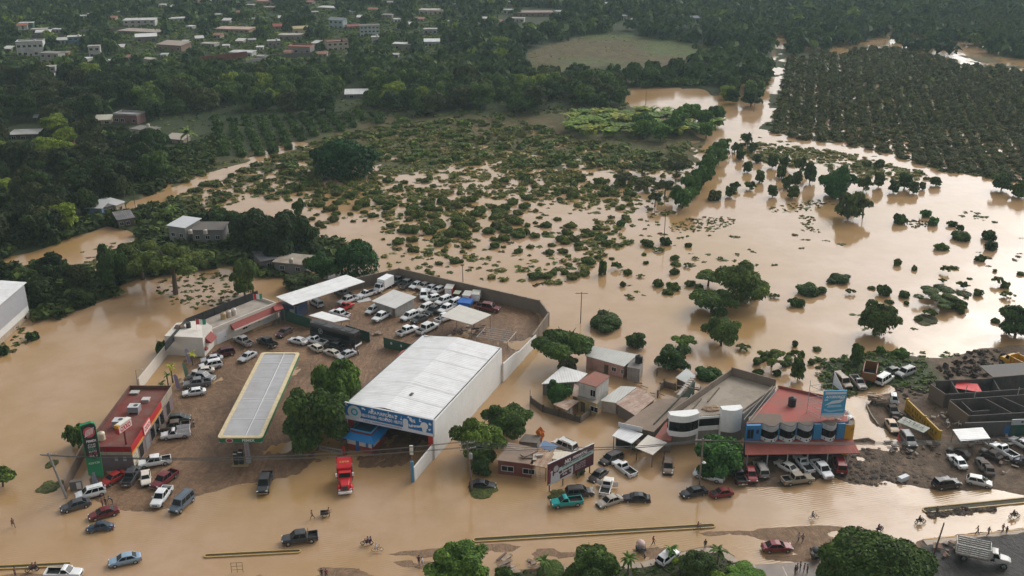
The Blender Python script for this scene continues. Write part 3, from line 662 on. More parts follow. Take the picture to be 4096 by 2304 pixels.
# banana grove
def banana_mesh(k):
    key = ('ban', k)
    if key not in PROTO:
        r = np.random.RandomState(k+3); vs = []; lv = []
        for i in range(26):
            a = r.rand()*6.28; b0 = np.array([r.normal()*.3, r.normal()*.3, .25]); d = np.array([math.cos(a)*.5, math.sin(a)*.5, 1.5]); d /= np.linalg.norm(d); side = np.array([-math.sin(a), math.cos(a), 0])*.13; p = b0
            for s in range(4):
                q = p+d*.24; vs.append([p-side, p+side, q+side*(1 if s < 2 else .6), q-side*(1 if s < 2 else .6)]); lv.append(r.uniform(.35, 1)); p = q; d = d+np.array([math.cos(a)*.3, math.sin(a)*.3, -.35]); d /= np.linalg.norm(d)
        PROTO[key] = leafmesh('banana_plant', np.array(vs), np.array(lv))
    return PROTO[key]
def scatter(polys, spacing, seed, ymin=100, ymax=840, holes=(), jitter=.42, tries=None):
    """jittered grid of ground points whose pixel lies in any of the polygons"""
    r = np.random.RandomState(seed); res = []
    xs = np.concatenate([[p[0] for p in q] for q in polys]); ys = np.concatenate([[p[1] for p in q] for q in polys])
    cor = [G(x, y) for x in (xs.min(), xs.max()) for y in (ys.min(), ys.max())]
    x0, x1 = min(c.x for c in cor), max(c.x for c in cor); y0, y1 = max(ymin, min(c.y for c in cor)), min(ymax, max(c.y for c in cor))
    gx_, gy_ = np.meshgrid(np.arange(x0, x1, spacing), np.arange(y0, y1, spacing))
    gx_ = gx_ + r.uniform(-jitter, jitter, gx_.shape)*spacing; gy_ = gy_ + r.uniform(-jitter, jitter, gy_.shape)*spacing
    gx_, gy_ = gx_.ravel(), gy_.ravel(); a, b_ = PX(gx_, gy_, 0)
    ok = np.zeros(a.shape, bool)
    for q in polys: ok |= inpoly(a, b_, q)
    for q in holes: ok &= ~inpoly(a, b_, q)
    return np.stack([gx_[ok], gy_[ok], a[ok], b_[ok]], 1)
BAN = [(2250,505),(2330,470),(2480,470),(2660,460),(2840,470),(2880,520),(2830,560),(2640,550),(2450,560),(2300,545)]
for X, Y, a, b_ in scatter([BAN], 5.6, 4)[:130]:
    o = bpy.data.objects.new('banana_plant', banana_mesh(RV.randrange(3))); COL.objects.link(o); o.location = (X, Y, 0); o.rotation_euler = (0, 0, RV.uniform(0, 6)); s = RV.uniform(3.2, 4.6); o.scale = (s, s, s*1.15)
    o.color = (*RV.choice([(.075,.090,.022), (.055,.085,.022), (.04,.07,.022)]), 1); tag(o, 'leafy banana plant in the bright green grove beside the flooded track', 'banana plant', 'banana plants of the bright grove')
for X, Y, a, b_ in scatter([[(2480,520),(2860,480),(2880,545),(2700,580),(2500,570)]], 11, 8):
    plant('grove_tree', (X, Y, 0), RV.uniform(4, 5.5), RV.uniform(6, 8), 'round', 'mid', RV.choice([GB, (.036,.072,.024)]), 'deep green tree among the banana plants beside the flooded track', 'tree', 'trees among the banana plants')
# ------------------------------------------------ bushes of the flooded field
M1 = [(1180,720),(1560,640),(2560,620),(2620,680),(2520,860),(2440,960),(2400,1060),(2260,1150),(2080,1130),(1850,1120),(1540,1080),(1500,960),(1240,900),(1130,800)]
M2 = [(1130,640),(1200,590),(1560,490),(2050,470),(2300,560),(2560,600),(2720,570),(2800,590),(2640,690),(1560,650),(1180,740)]
nb = 0
pts1 = scatter([M1], 5.0, 21, holes=()); RNP = np.random.RandomState(2); RNP.shuffle(pts1)
for X, Y, a, b_ in pts1:
    dens = float(fbm(np.array([X]), np.array([Y]), 22, 3)[0]) - .05*(b_ > 1000)
    if b_ < 715 or dens < .40 or nb >= 296: continue
    nb += 1; r = RV.uniform(1.1, 2.8)*(1.1 if dens > .55 else .85)
    zone = 'field edge nearest the compound wall' if b_ > 960 else 'middle of the flooded field' if b_ > 800 else 'far half of the flooded field'
    c_ = RV.choice([(.058,.076,.027), (.070,.084,.030), (.050,.070,.026), (.066,.070,.032)])
    plant('field_bush', (X, Y, -.1), r, r*RV.uniform(.7, 1.05), 'bush', 'mid' if b_ > 780 else 'far', c_, 'rounded green bush standing in brown water at the ' + zone, 'bush', 'bushes at the ' + zone, False)
pts2 = scatter([M2], 5.2, 22); RNP.shuffle(pts2)
for zn, poly, sp, th in (('open flood beyond the brown yard wall', [(2420,1010),(2640,930),(2900,1010),(2820,1150),(2620,1230),(2440,1180)], 6.5, .45), ('open flood around the big tree clump', [(2620,1060),(3000,1010),(3300,1090),(3340,1260),(3050,1300),(2960,1100)], 6.5, .5), ('right hand side of the open flood', [(3380,1060),(3700,960),(4110,1080),(4110,1300),(3800,1300),(3400,1260)], 6.5, .48), ('shallows behind the wreck yard', [(2960,1400),(3250,1380),(3500,1400),(3240,1500),(3020,1500)], 4.0, .4)):
    for X, Y, a, b_ in scatter([poly], sp, 91):
        if float(fbm(np.array([X]), np.array([Y]), 18, 3)[0]) < th: continue
        r = RV.uniform(.7, 1.7); plant('water_shrub', (X, Y, -.1), r, r*RV.uniform(.6, 1.5), RV.choice(['bush', 'bush', 'tall', 'feather']), 'far', RV.choice([(.050,.070,.024), (.060,.078,.030), (.040,.056,.024)]), 'small half drowned shrub in the '+zn, 'shrub', 'small shrubs in the '+zn, False)
# ------------------------------------------------ masses nobody could count, each ONE object
class Mass:
    def __init__(s): s.v = []; s.l = []; s.t = []
    def put(s, proto, loc, r, h, color, ang):
        v, lv = proto; ca, sa = math.cos(ang), math.sin(ang)
        q = v*np.array([r, r, h]); q = np.stack([q[..., 0]*ca-q[..., 1]*sa, q[..., 0]*sa+q[..., 1]*ca, q[..., 2]], -1)+np.array(loc)
        s.v.append(q); s.l.append(lv); s.t.append(np.repeat(np.array([color]), len(lv), 0))
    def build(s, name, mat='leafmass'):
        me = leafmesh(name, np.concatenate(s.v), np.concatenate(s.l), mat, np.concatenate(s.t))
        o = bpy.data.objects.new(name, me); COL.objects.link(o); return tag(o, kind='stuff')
def lowproto(style, n, size, k): return leaves(k*31+9, lobes_for(k*13+5, style), n, size)
P_bush = [lowproto('bush', 60, .34, k) for k in range(4)]; P_tree = [lowproto('round', 75, .36, k) for k in range(4)] + [lowproto('spread', 70, .33, 9)]
P_weed = [lowproto('bush', 26, .42, k+20) for k in range(4)]
scrub = Mass()
for X, Y, a, b_ in pts2:
    if RV.random() < .12: continue
    r = RV.uniform(1.6, 3.2); scrub.put(RV.choice(P_bush), (X, Y, .05), r, r*RV.uniform(.6, .95), RV.choice([(.066,.078,.030), (.056,.078,.026), (.074,.078,.034), (.046,.070,.024)]), RV.uniform(0, 6))
LW = [(620,860),(760,690),(900,650),(1140,600),(1240,700),(1150,800),(1000,790),(830,850),(700,850)]
for X, Y, a, b_ in scatter([LW], 4.2, 23, holes=[TRACK]):
    if RV.random() < .3: continue
    r = RV.uniform(1.2, 2.6); scrub.put(RV.choice(P_bush), (X, Y, .0), r, r*.7, RV.choice([(.046,.054,.024), (.040,.056,.022), (.055,.060,.028)]), RV.uniform(0, 6))
for X, Y, a, b_ in scatter([LEFTL, [(520,640),(850,560),(880,640),(650,760),(520,830)]], 3.4, 24, holes=[PONDS[0], TRACK, [(690,1100),(900,1080),(1010,1190),(780,1200)]]):
    r = RV.uniform(1.6, 3.6); scrub.put(RV.choice(P_bush), (X, Y, .1), r, r*RV.uniform(.7, 1.2), RV.choice([(.032,.046,.018), (.026,.038,.016), (.040,.054,.020), (.022,.032,.015)]), RV.uniform(0, 6))
for X, Y, a, b_ in scatter([RGRASS], 1.5, 25):
    r = RV.uniform(.5, 1.2); scrub.put(RV.choice(P_weed), (X, Y, .05), r, r*.6, RV.choice([(.04,.065,.022), (.05,.062,.025)]), RV.uniform(0, 6))
for X, Y, a, b_ in scatter([[(2000,2330),(2060,2290),(2560,2268),(2780,2215),(2880,2205),(2990,2330)]], .9, 26):
    r = RV.uniform(.25, .6); scrub.put(RV.choice(P_weed), (X, Y, .1), r, r*.6, RV.choice([(.026,.04,.016), (.035,.05,.02)]), RV.uniform(0, 6))
for poly, sp, sd, thr in ((M1, 2.3, 71, .55), (M2, 2.4, 72, .36), ([(2400,560),(2820,570),(2760,800),(2480,1000),(2300,1080),(2350,800)], 2.6, 73, .5), ([(3000,560),(3400,640),(3900,720),(3600,720),(3200,640)], 2.6, 74, .46), ([(2960,560),(3380,610),(3720,700),(3500,720),(3000,640)], 1.9, 77, .44), ([(1180,700),(1560,640),(2620,600),(2560,760),(1900,800),(1240,820)], 2.2, 75, .50), (LW, 2.6, 76, .42)):
    for X, Y, a, b_ in scatter([poly], sp, sd, holes=[TRACK]):
        d_ = float(fbm(np.array([X]), np.array([Y]), 16, 4)[0])*.6+.4*float(fbm(np.array([X+400]), np.array([Y]), 5, 2)[0])
        if d_+RV.uniform(-.12, .12) < thr: continue
        r = RV.uniform(.5, 1.5); scrub.put(RV.choice(P_weed if r < 1 else P_bush), (X, Y, -.05), r*RV.uniform(.8, 1.3), r*RV.uniform(.35, .9), RV.choice([(.085,.090,.036), (.105,.100,.044), (.070,.084,.032), (.115,.105,.055)]), RV.uniform(0, 6))
scrub.build('undergrowth')
weed = Mass()
WZ = [([(2665,905),(2760,870),(2900,865),(2960,885),(2860,925),(2700,935)], 1.3, .85), ([(3080,830),(3300,790),(3340,820),(3210,850),(3090,850)], 1.6, .6), ([(3190,860),(3250,860),(3280,930),(3230,930)], 1.3, .8), ([(3620,885),(3720,880),(3730,905),(3640,915)], 1.2, .95), ([(2560,930),(3000,930),(3180,1080),(3000,1120),(2600,1030)], 4.6, .35), ([(3080,940),(3320,900),(3400,980),(3150,1040)], 5, .35), ([(3780,845),(3900,840),(4030,900),(3900,880)], 2.2, .7), ([(3900,1010),(4100,940),(4110,1070),(3960,1080)], 4, .5), ([(300,1010),(440,960),(500,1010),(420,1120),(320,1080)], 2.0, .6), ([(600,1130),(740,1095),(900,1090),(1010,1180),(860,1230),(720,1240),(640,1190)], 1.5, .6), ([(2470,1060),(2620,1100),(2640,1180),(2480,1190)], 3.5, .5), ([(3250,1230),(3560,1250),(3700,1330),(3400,1340)], 4.5, .4), ([(3600,1400),(3820,1400),(3880,1420),(3680,1440)], 1.6, .6), ([(2450,850),(2560,800),(2700,860),(2560,960)], 3, .5), ([(3000,540),(3500,640),(3700,700),(3300,690),(3000,600)], 2.6, .5),
      ([(1500,900),(2300,900),(2420,1000),(2250,1160),(1600,1080)], 2.6, .4), ([(1300,760),(2400,720),(2450,850),(1500,900)], 2.8, .45), ([(120,1360),(60,1420),(0,1380),(100,1300)], 1.5, .6)]
for i, (pl, sp, pr) in enumerate(WZ):
    for X, Y, a, b_ in scatter([pl], sp, 40+i):
        if RV.random() > pr: continue
        r = RV.uniform(.4, 1.0)*min(1.3, sp*.6); weed.put(RV.choice(P_weed), (X, Y, -.1), r*RV.uniform(.8, 1.5), RV.uniform(.18, .5), RV.choice([(.050,.068,.026), (.062,.062,.032), (.045,.060,.024), (.05,.042,.028)]), RV.uniform(0, 6))
weed.build('floating_weeds')
# ------------------------------------------------ big trees of the wooded belt, the far woods, the orchards
HOUSE_HOLES = []      # filled from the list of far houses: a clearing in front of each
# ---------------------------------------------------------------- houses
def add_window(par, x, z, w, h, y=0.0, face='front', Lx=0, frame=(.55,.55,.52)):
    f = MB(); g = MB(); t_ = .07
    if face == 'front':
        for a in ((x-w/2-t_, x-w/2, z-h/2-t_, z+h/2+t_), (x+w/2, x+w/2+t_, z-h/2-t_, z+h/2+t_), (x-w/2, x+w/2, z+h/2, z+h/2+t_), (x-w/2, x+w/2, z-h/2-t_, z-h/2)): f.b2(a[0], a[1], y-.08, y+.02, a[2], a[3])
        f.b2(x-.03, x+.03, y-.07, y+.02, z-h/2, z+h/2); g.b2(x-w/2, x+w/2, y-.03, y+.02, z-h/2, z+h/2)
    else:
        for a in ((x-w/2-t_, x-w/2, z-h/2-t_, z+h/2+t_), (x+w/2, x+w/2+t_, z-h/2-t_, z+h/2+t_), (x-w/2, x+w/2, z+h/2, z+h/2+t_), (x-w/2, x+w/2, z-h/2-t_, z-h/2)): f.b2(Lx-.02, Lx+.08, a[0], a[1], a[2], a[3])
        f.b2(Lx-.02, Lx+.07, x-.03, x+.03, z-h/2, z+h/2); g.b2(Lx-.02, Lx+.03, x-w/2, x+w/2, z-h/2, z+h/2)
    o = f.build('window', MAT['plain'], par, frame); g.build('pane', MAT['glass'], o); return o
def add_door(par, x, w=.95, h=2.1, y=0.0, color=(.10,.07,.05), face='front', Lx=0):
    q = MB(); k = MB()
    if face == 'front': q.b2(x-w/2, x+w/2, y-.05, y+.02, 0, h); k.b2(x+w*.3, x+w*.42, y-.11, y-.05, 1.0, 1.1)
    else: q.b2(Lx-.02, Lx+.05, x-w/2, x+w/2, 0, h); k.b2(Lx+.05, Lx+.11, x+w*.3, x+w*.42, 1.0, 1.1)
    o = q.build('door', MAT['plain'], par, color); k.build('handle', MAT['chrome'], o); return o
def water_tank(loc, label, r=.55, h=1.2, color=(.55,.50,.42), group=None):
    t = thing('water_tank', label, 'water tank', loc, 0, group)
    q = MB(); q.lathe([(0, 0), (r, 0), (r, .1), (r*.97, h*.3), (r, h*.33), (r*.97, h*.62), (r, h*.65), (r, h*.85), (r*.55, h*.97), (r*.3, h)], n=14); q.build('tank', MAT['plain'], t, color, True)
    q = MB(); q.lathe([(r*.32, h*.96), (r*.32, h*1.06), (0, h*1.08)], n=12); q.build('lid', MAT['plain'], t, tuple(c*.6 for c in color)); return t
def house(name, xc, yb, wpx, hpx, wall, roof, label, rot=0.0, storeys=1, depth=None, roofstyle='flat', nwin=3, tank=False, cat='house', wmat='plaster', z=0.3, group=None, dark=False):
    rot = rot or RV.uniform(-.4, .4); s = px_scale(yb); w = wpx/s; h = max(2.3, hpx/s*1.02); d = depth or min(11, max(4.5, w*.6))
    A = G(xc-wpx/2, yb, 0); t = thing(name, label, cat, (A.x, A.y, z-.3), rot, group)
    wall = tuple(c*.82 for c in wall); roof = tuple(c*.82 for c in roof); q = MB(); q.b2(0, w, 0, d, -.3, h); q.build('wall', MAT[wmat], t, wall)
    q = MB()
    if roofstyle == 'flat':
        q.b2(-.3, w+.3, -.4, d+.3, h, h+.18); q.build('roof', MAT['slabroof'], t, roof)
    elif roofstyle == 'parapet':
        q.b2(0, w, 0, d, h, h+.05)
        for a in ((-.08, w+.08, -.08, .14), (-.08, w+.08, d-.14, d+.08), (-.08, .14, .14, d-.14), (w-.14, w+.08, .14, d-.14)): q.b2(a[0], a[1], a[2], a[3], h+.05, h+.7)
        q.build('roof', MAT['slabroof'], t, roof)
    elif roofstyle == 'shed':
        q.prism([(-.4, -.6), (w+.4, -.6), (w+.4, d+.4), (-.4, d+.4)], [h+.02, h+.02, h+.9, h+.9], [h+.12, h+.12, h+1.0, h+1.0], True, True); q.build('roof', MAT['sheet_x'], t, roof)
    elif roofstyle == 'gable':
        hr = h+w*.0+d*.22
        q.add([(-.4, -.5, h), (w+.4, -.5, h), (w+.4, d/2, hr), (-.4, d/2, hr), (w+.4, d+.5, h), (-.4, d+.5, h), (-.4, -.5, h-.12), (w+.4, -.5, h-.12)], [(0, 1, 2, 3), (3, 2, 4, 5), (6, 7, 1, 0), (1, 4, 2), (0, 3, 5)]); q.build('roof', MAT['tile_x'], t, roof)
    st = max(storeys, 1); fh = h/st
    for k in range(st):
        for i in range(nwin):
            x = w*(i+.5)/nwin
            if k == 0 and i == nwin//2: add_door(t, x, 1.0, min(2.1, fh*.8)); continue
            add_window(t, x, fh*k+fh*.52, min(1.5, w/nwin*.55), min(1.25, fh*.42), 0.0)
    if tank: water_tank((A.x+w*.7*math.cos(rot), A.y+d*.4, z-.3+h+.18), 'water tank on the roof of the '+' '.join(label.split()[:6]), .6, 1.3, RV.choice([(.55,.5,.42), (.6,.55,.48), (.03,.03,.03)]))
    HOUSE_HOLES.append([(xc-wpx*.5-8, yb-10-d*s*.42), (xc+wpx*.5+8, yb-10-d*s*.42), (xc+wpx*.5, yb+66), (xc-wpx*.5, yb+66)])
    return t
WH, PALE, GREY, DKG = (.62,.62,.60), (.45,.42,.38), (.25,.24,.23), (.12,.115,.11)
H_ = house
H_('village_house', 105, 118, 52, 24, (.05,.17,.13), (.6,.62,.6), 'green fronted house with a white roof near the far street')
H_('village_house', 156, 134, 58, 15, GREY, PALE, 'low grey house with a pale flat roof beside the green fronted house')
H_('village_house', 172, 146, 55, 8, GREY, WH, 'narrow shed with a clean white roof below the low grey house', roofstyle='shed', nwin=2)
H_('village_house', 231, 134, 45, 16, (.42,.42,.55), WH, 'small lilac white house with a white roof beyond the bright lawn')
H_('village_villa', 122, 232, 100, 58, WH, (.5,.52,.5), 'white two storey villa with arched windows and a small terracotta roof terrace', storeys=2, nwin=5, roofstyle='parapet', tank=True)
H_('village_house', 100, 172, 36, 4, (.6,.6,.6), (.40,.14,.07), 'terracotta topped stair house on the white arched villa', roofstyle='gable', nwin=1, z=8.0, depth=4)
H_('village_house', 205, 256, 80, 42, (.42,.40,.37), GREY, 'stained white two storey ruin with a blue window', storeys=2, nwin=3)
H_('village_house', 268, 234, 16, 22, (.40,.16,.05), (.3,.25,.2), 'narrow orange house beside the stained white ruin', nwin=1)
H_('village_house', 305, 186, 60, 36, (.11,.24,.32), WH, 'blue two storey house with an unfinished grey upper floor', storeys=2, tank=True)
H_('village_house', 252, 180, 42, 18, (.5,.5,.44), (.5,.52,.48), 'little cream house with a sloping pale roof beside the blue two storey house', roofstyle='shed')
H_('village_house', 380, 234, 44, 46, (.52,.51,.48), PALE, 'tall narrow white house with stained walls and a stair tower', storeys=2, nwin=2)
H_('village_house', 556, 112, 122, 28, (.5,.5,.47), (.6,.6,.57), 'wide pale building with a rounded upper corner in the far trees', storeys=2, nwin=5)
H_('village_house', 565, 138, 184, 12, (.25,.21,.18), (.42,.34,.30), 'longest low brown house with a pinkish parapet', nwin=7)
H_('village_house', 586, 176, 80, 26, (.22,.20,.19), (.72,.72,.70), 'house with a bright white slab roof on thin columns', roofstyle='shed')
H_('village_house', 714, 90, 72, 13, (.55,.57,.55), (.62,.62,.6), 'low white house half hidden by far trees', nwin=4)
H_('village_house', 932, 132, 142, 16, (.42,.23,.16), (.50,.36,.29), 'long salmon coloured house with many columns', nwin=7)
H_('village_house', 835, 190, 62, 14, (.5,.5,.45), PALE, 'low whitewashed house with a stepped parapet', nwin=4)
H_('village_house', 688, 206, 112, 28, (.28,.18,.13), (.34,.25,.19), 'brown house with a brown sloping roof', roofstyle='shed', nwin=4)
H_('village_house', 590, 262, 45, 26, (.42,.38,.28), (.45,.42,.36), 'small cream house among dark trees with a flat porch')
H_('village_house', 965, 232, 92, 22, (.5,.5,.5), (.60,.60,.60), 'white house with metal roofs directly above the dark red wall', nwin=4)
H_('village_house', 240, 330, 78, 20, (.35,.33,.28), (.52,.48,.42), 'low house with a faded striped roof at the lower end of the village', roofstyle='shed')
H_('village_house', 200, 308, 44, 38, (.36,.34,.33), (.4,.38,.36), 'open concrete frame house above the faded striped roof', storeys=2, nwin=2)
H_('village_house', 110, 566, 143, 26, (.05,.045,.04), (.5,.5,.48), 'long open shed with a grey white roof in the dark woods', roofstyle='flat', nwin=4)
H_('village_house', 176, 494, 76, 6, (.05,.05,.05), (.6,.6,.58), 'small white roof in two pieces above the long open shed', nwin=2, depth=5)
H_('village_house', 510, 500, 104, 40, (.24,.12,.12), (.36,.36,.36), 'low pink house with a columned porch and terracotta corner', nwin=4, roofstyle='parapet')
H_('village_house', 398, 505, 84, 18, (.5,.44,.3), (.62,.58,.46), 'cream roofed hut beside the pink columned house', roofstyle='shed', nwin=3)
H_('village_house', 578, 566, 98, 50, (.48,.47,.40), (.22,.21,.2), 'grey white two storey house with a water tank above the orchard', storeys=2, nwin=3, tank=True)
H_('village_house', 706, 578, 82, 24, (.4,.34,.27), (.46,.39,.30), 'tan roofed low house beside the pale palm', roofstyle='shed', nwin=2)
H_('village_house', 528, 572, 40, 14, (.4,.4,.38), (.6,.6,.6), 'tiny white lean-to roof at the corner of the grey white house', roofstyle='shed', nwin=1)
H_('village_house', 1160, 164, 90, 22, (.27,.24,.22), (.46,.42,.37), 'brown grey house with a pale slab roof in mid village', nwin=4)
H_('village_house', 1207, 146, 60, 30, (.6,.5,.28), (.58,.47,.26), 'yellow cream house with a gabled front', roofstyle='gable')
H_('village_house', 1108, 121, 62, 12, (.4,.3,.25), (.40,.09,.07), 'low house with a red roof in mid village', roofstyle='gable')
H_('village_house', 1199, 220, 92, 30, (.27,.25,.24), (.42,.16,.13), 'grey house with a red roof terrace and white arches', nwin=4, roofstyle='parapet')
H_('village_villa', 1354, 208, 86, 36, (.58,.50,.40), (.45,.25,.2), 'cream villa with a red dome and balustrades', storeys=2, nwin=4, roofstyle='parapet', tank=True)
H_('village_house', 1098, 192, 48, 26, (.27,.25,.23), (.6,.6,.57), 'small grey house with a white roof below the brown grey one', tank=True)
H_('village_house', 1348, 116, 62, 36, (.38,.48,.48), (.26,.32,.33), 'bluish two storey house with a dark hipped roof', storeys=2, roofstyle='gable')
H_('village_house', 1480, 150, 78, 44, (.50,.57,.55), (.12,.115,.11), 'pale blue three storey house with a dark roof', storeys=3, nwin=5)
H_('village_house', 1416, 121, 50, 12, (.3,.2,.17), (.30,.09,.07), 'low red roofed annex beside the pale blue three storey house', roofstyle='gable', nwin=2)
H_('village_house', 1609, 203, 76, 26, (.30,.28,.24), (.70,.70,.67), 'brown walled house with a plain white slab roof at the village edge', nwin=2)
H_('village_house', 1728, 192, 60, 24, (.5,.55,.58), (.74,.75,.74), 'white shed with a stepped bright roof at the village edge', nwin=4, roofstyle='shed')
H_('village_house', 1722, 140, 52, 22, (.33,.33,.33), (.58,.58,.56), 'grey house with two pale roofs behind the stepped bright roof', nwin=3)
H_('village_house', 1724, 62, 96, 20, (.5,.44,.36), (.5,.46,.4), 'row house in cream tones among the farthest trees', nwin=5)
H_('village_house', 1548, 82, 42, 22, (.28,.23,.2), (.3,.28,.27), 'brown two storey house among the far trees', storeys=2, nwin=3)
H_('village_house', 1310, 42, 84, 10, (.4,.4,.38), (.62,.62,.6), 'farthest low white roofed house on the town side', nwin=4)
H_('village_house', 1058, 20, 66, 14, (.5,.3,.25), (.4,.2,.16), 'pinkish house at the upper edge of the village', nwin=3)
H_('village_house', 1080, 44, 52, 14, (.23,.17,.14), (.3,.26,.24), 'brown house below the pinkish one at the upper edge', nwin=3)
H_('village_house', 1503, 174, 28, 24, (.58,.56,.52), (.6,.6,.58), 'slim white stair tower with a tank on top', nwin=1, tank=True)
H_('village_house', 1050, 246, 52, 20, (.26,.24,.25), (.35,.33,.33), 'dark grey house at the end of the dark red wall')
H_('village_house', 1432, 398, 100, 8, (.3,.3,.3), (.78,.78,.76), 'bright white sheet roof hidden among the dark belt of trees', roofstyle='shed', nwin=2)
H_('village_house', 2035, 58, 42, 18, (.5,.5,.5), (.6,.6,.6), 'white house in the far trees beside the terracotta wall')
H_('village_house', 2070, 92, 52, 18, (.42,.45,.47), (.5,.4,.36), 'pale blue house below the terracotta wall')
H_('village_house', 2142, 70, 140, 18, (.28,.17,.13), (.30,.22,.19), 'long terracotta walled building in the far trees', nwin=6)
H_('village_house', 2538, 92, 28, 13, (.66,.66,.66), (.66,.66,.66), 'small plain white box house in the far woods', nwin=1)
H_('village_house', 2772, 92, 55, 18, (.18,.23,.30), (.2,.24,.3), 'blue roofed house alone in the far woods', nwin=3, roofstyle='gable')
H_('village_house', 2492, 84, 42, 18, (.5,.5,.48), (.4,.4,.4), 'pale house frame beside the small white box house', nwin=2)
H_('village_house', 312, 602, 52, 14, (.2,.04,.03), (.36,.06,.04), 'hut with a bright red roof in the dark woods', roofstyle='shed', nwin=1)
for i, (x, y, w, h) in enumerate(((335,78,22,8),(360,70,16,6),(450,85,26,9),(480,62,14,6),(640,32,42,9),(690,40,20,7),(800,22,26,9),(850,16,20,9),(872,72,24,9),(905,96,30,11),(960,62,30,10),(1000,32,30,10),(1010,88,24,10),(1130,86,30,12),(1240,20,26,9),(1262,62,24,9),(1400,60,26,9),(1440,84,22,14),(1490,50,34,10),(1560,22,24,8),(1590,92,26,11),(1640,112,24,12),(1680,90,30,10),(1800,100,26,10),(1830,28,28,9),(1930,90,26,10),(1995,100,24,9),(2040,20,22,8),(760,120,26,12),(800,170,30,14),(870,155,30,13),(742,182,24,16),(655,236,24,14),(480,206,30,16),(520,246,26,14),(440,262,34,15),(342,252,26,15),(30,212,30,15),(60,318,34,16),(1010,176,28,15),(1040,206,26,14),(1262,190,28,17),(1290,232,34,14),(1400,232,30,12),(905,200,26,14),(960,180,30,15),(1150,226,26,13),(1580,236,26,9),(2240,60,24,9),(2420,30,24,8))):
    H_('far_house', x, y, w, h, *(((.58,.57,.54), (.66,.66,.64)), ((.40,.38,.35), (.60,.58,.55)), ((.50,.42,.33), (.42,.20,.15)), ((.30,.29,.28), (.50,.48,.46)))[i % 4], ('small white house with a white roof', 'small grey house with a pale roof', 'small cream house with a reddish roof', 'small dark grey house with a grey roof')[i % 4]+' half hidden among the village trees', roofstyle=('flat', 'shed', 'gable', 'flat')[i % 4], nwin=2, group=('white houses', 'grey houses', 'cream houses', 'dark houses')[i % 4]+' half hidden among the village trees')
def far_wall(x0, y0, x1, y1, h, color, label, name='boundary_wall'):
    A, B = G(x0, y0), G(x1, y1); lc, rz, Ln = frame_on(A, B); t = thing(name, label, 'wall', lc, rz)
    q = MB(); q.b2(0, Ln, -.1, .1, -.2, h); q.build('wall_panel', MAT['plaster'], t, color)
    q = MB(); q.b2(0, Ln, -.16, .16, h, h+.12); q.build('coping', MAT['plaster'], t, tuple(min(1, c*1.5) for c in color)); return t
far_wall(790, 262, 990, 238, 4.2, (.13,.032,.025), 'long dark red wall below the village')
far_wall(985, 262, 1075, 252, 3.0, (.38,.37,.36), 'pale grey wall joining the end of the dark red wall')
far_wall(1060, 245, 1250, 232, 3.0, (.10,.09,.09), 'dark grey compound wall below the grey house')
far_wall(320, 138, 520, 124, 2.5, (.16,.14,.13), 'brown wall behind the bright green lawn')
far_wall(1580, 158, 1700, 152, 2.6, (.12,.09,.08), 'dark brown wall around the small grassy plot')
far_wall(130, 162, 258, 160, 3.0, (.10,.095,.1), 'dark wall below the narrow white roofed shed')
# mid-distance houses beside the left ponds
def shed_at(A, B, depth, h, wall, roofc, label, name='house', rs=.6, win=2, roofmat='sheet_x', over=.4, cat='house', door=True, wmat='plaster'):
    lc, rz, Ln = frame_on(A, B); t = thing(name, label, cat, lc, rz)
    q = MB(); q.prism([(0, 0), (Ln, 0), (Ln, depth), (0, depth)], -.3, [h, h, h+rs, h+rs]); q.build('wall', MAT[wmat], t, wall)
    q = MB(); q.prism([(-over, -over), (Ln+over, -over), (Ln+over, depth+over), (-over, depth+over)], [h+.02, h+.02, h+rs+.04, h+rs+.04], [h+.12, h+.12, h+rs+.14, h+rs+.14], True, True); q.build('roof', MAT[roofmat], t, roofc)
    for i in range(win): add_window(t, Ln*(i+.5)/win*(.8 if door else 1), h*.55, min(1.1, Ln/win*.45), .95)
    if door: add_door(t, Ln*.9)
    return t
shed_at(G(345,872), G(412,873), 6, 3.0, (.12,.22,.32), (.42,.42,.42), 'blue walled house with a grey roof at the edge of the flooded track', win=0, door=False)
shed_at(G(412,868), G(470,855), 6, 2.8, (.22,.20,.17), (.10,.10,.10), 'grey cluttered house joined to the blue walled one', win=2)
shed_at(G(470,858), G(502,845), 5, 2.8, (.55,.42,.30), (.45,.45,.45), 'cream end house joined to the grey cluttered one', win=1, door=False)
shed_at(G(478,918), G(540,908), 5.5, 2.8, (.10,.09,.09), (.07,.065,.07), 'small house with dark roof sheets and one bright sheet', win=2)
t = shed_at(G(682,975), G(748,985), 6.5, 5.2, (.27,.27,.26), (.55,.56,.58), 'grey block two storey house with a shining metal roof', win=2, door=False, rs=.5)
t = shed_at(G(775,985), G(895,985), 6.0, 4.6, (.19,.185,.18), (.10,.095,.09), 'dark flat roofed block house beside the shining metal roof', win=3, door=False, rs=.1, roofmat='slabroof')
water_tank(G(762,935,5.6), 'cream water tank behind the shining metal roof'); water_tank(G(822,935,5.0), 'cream water tank on the dark flat block roof')
shed_at(G(1050,1090), G(1110,1078), 6, 3.0, (.14,.14,.14), (.11,.11,.12), 'low grey house with a dark roof under the tallest dark tree', win=1, door=False)
t = shed_at(G(1100,1092), G(1225,1105), 6, 3.0, (.20,.20,.20), (.34,.29,.23), 'low unfinished concrete house with a tank, beside the dark roofed one', win=2, door=False, rs=.05, roofmat='slabroof')
water_tank(G(1165,1050,3.4), 'cream water tank on the low unfinished concrete house')
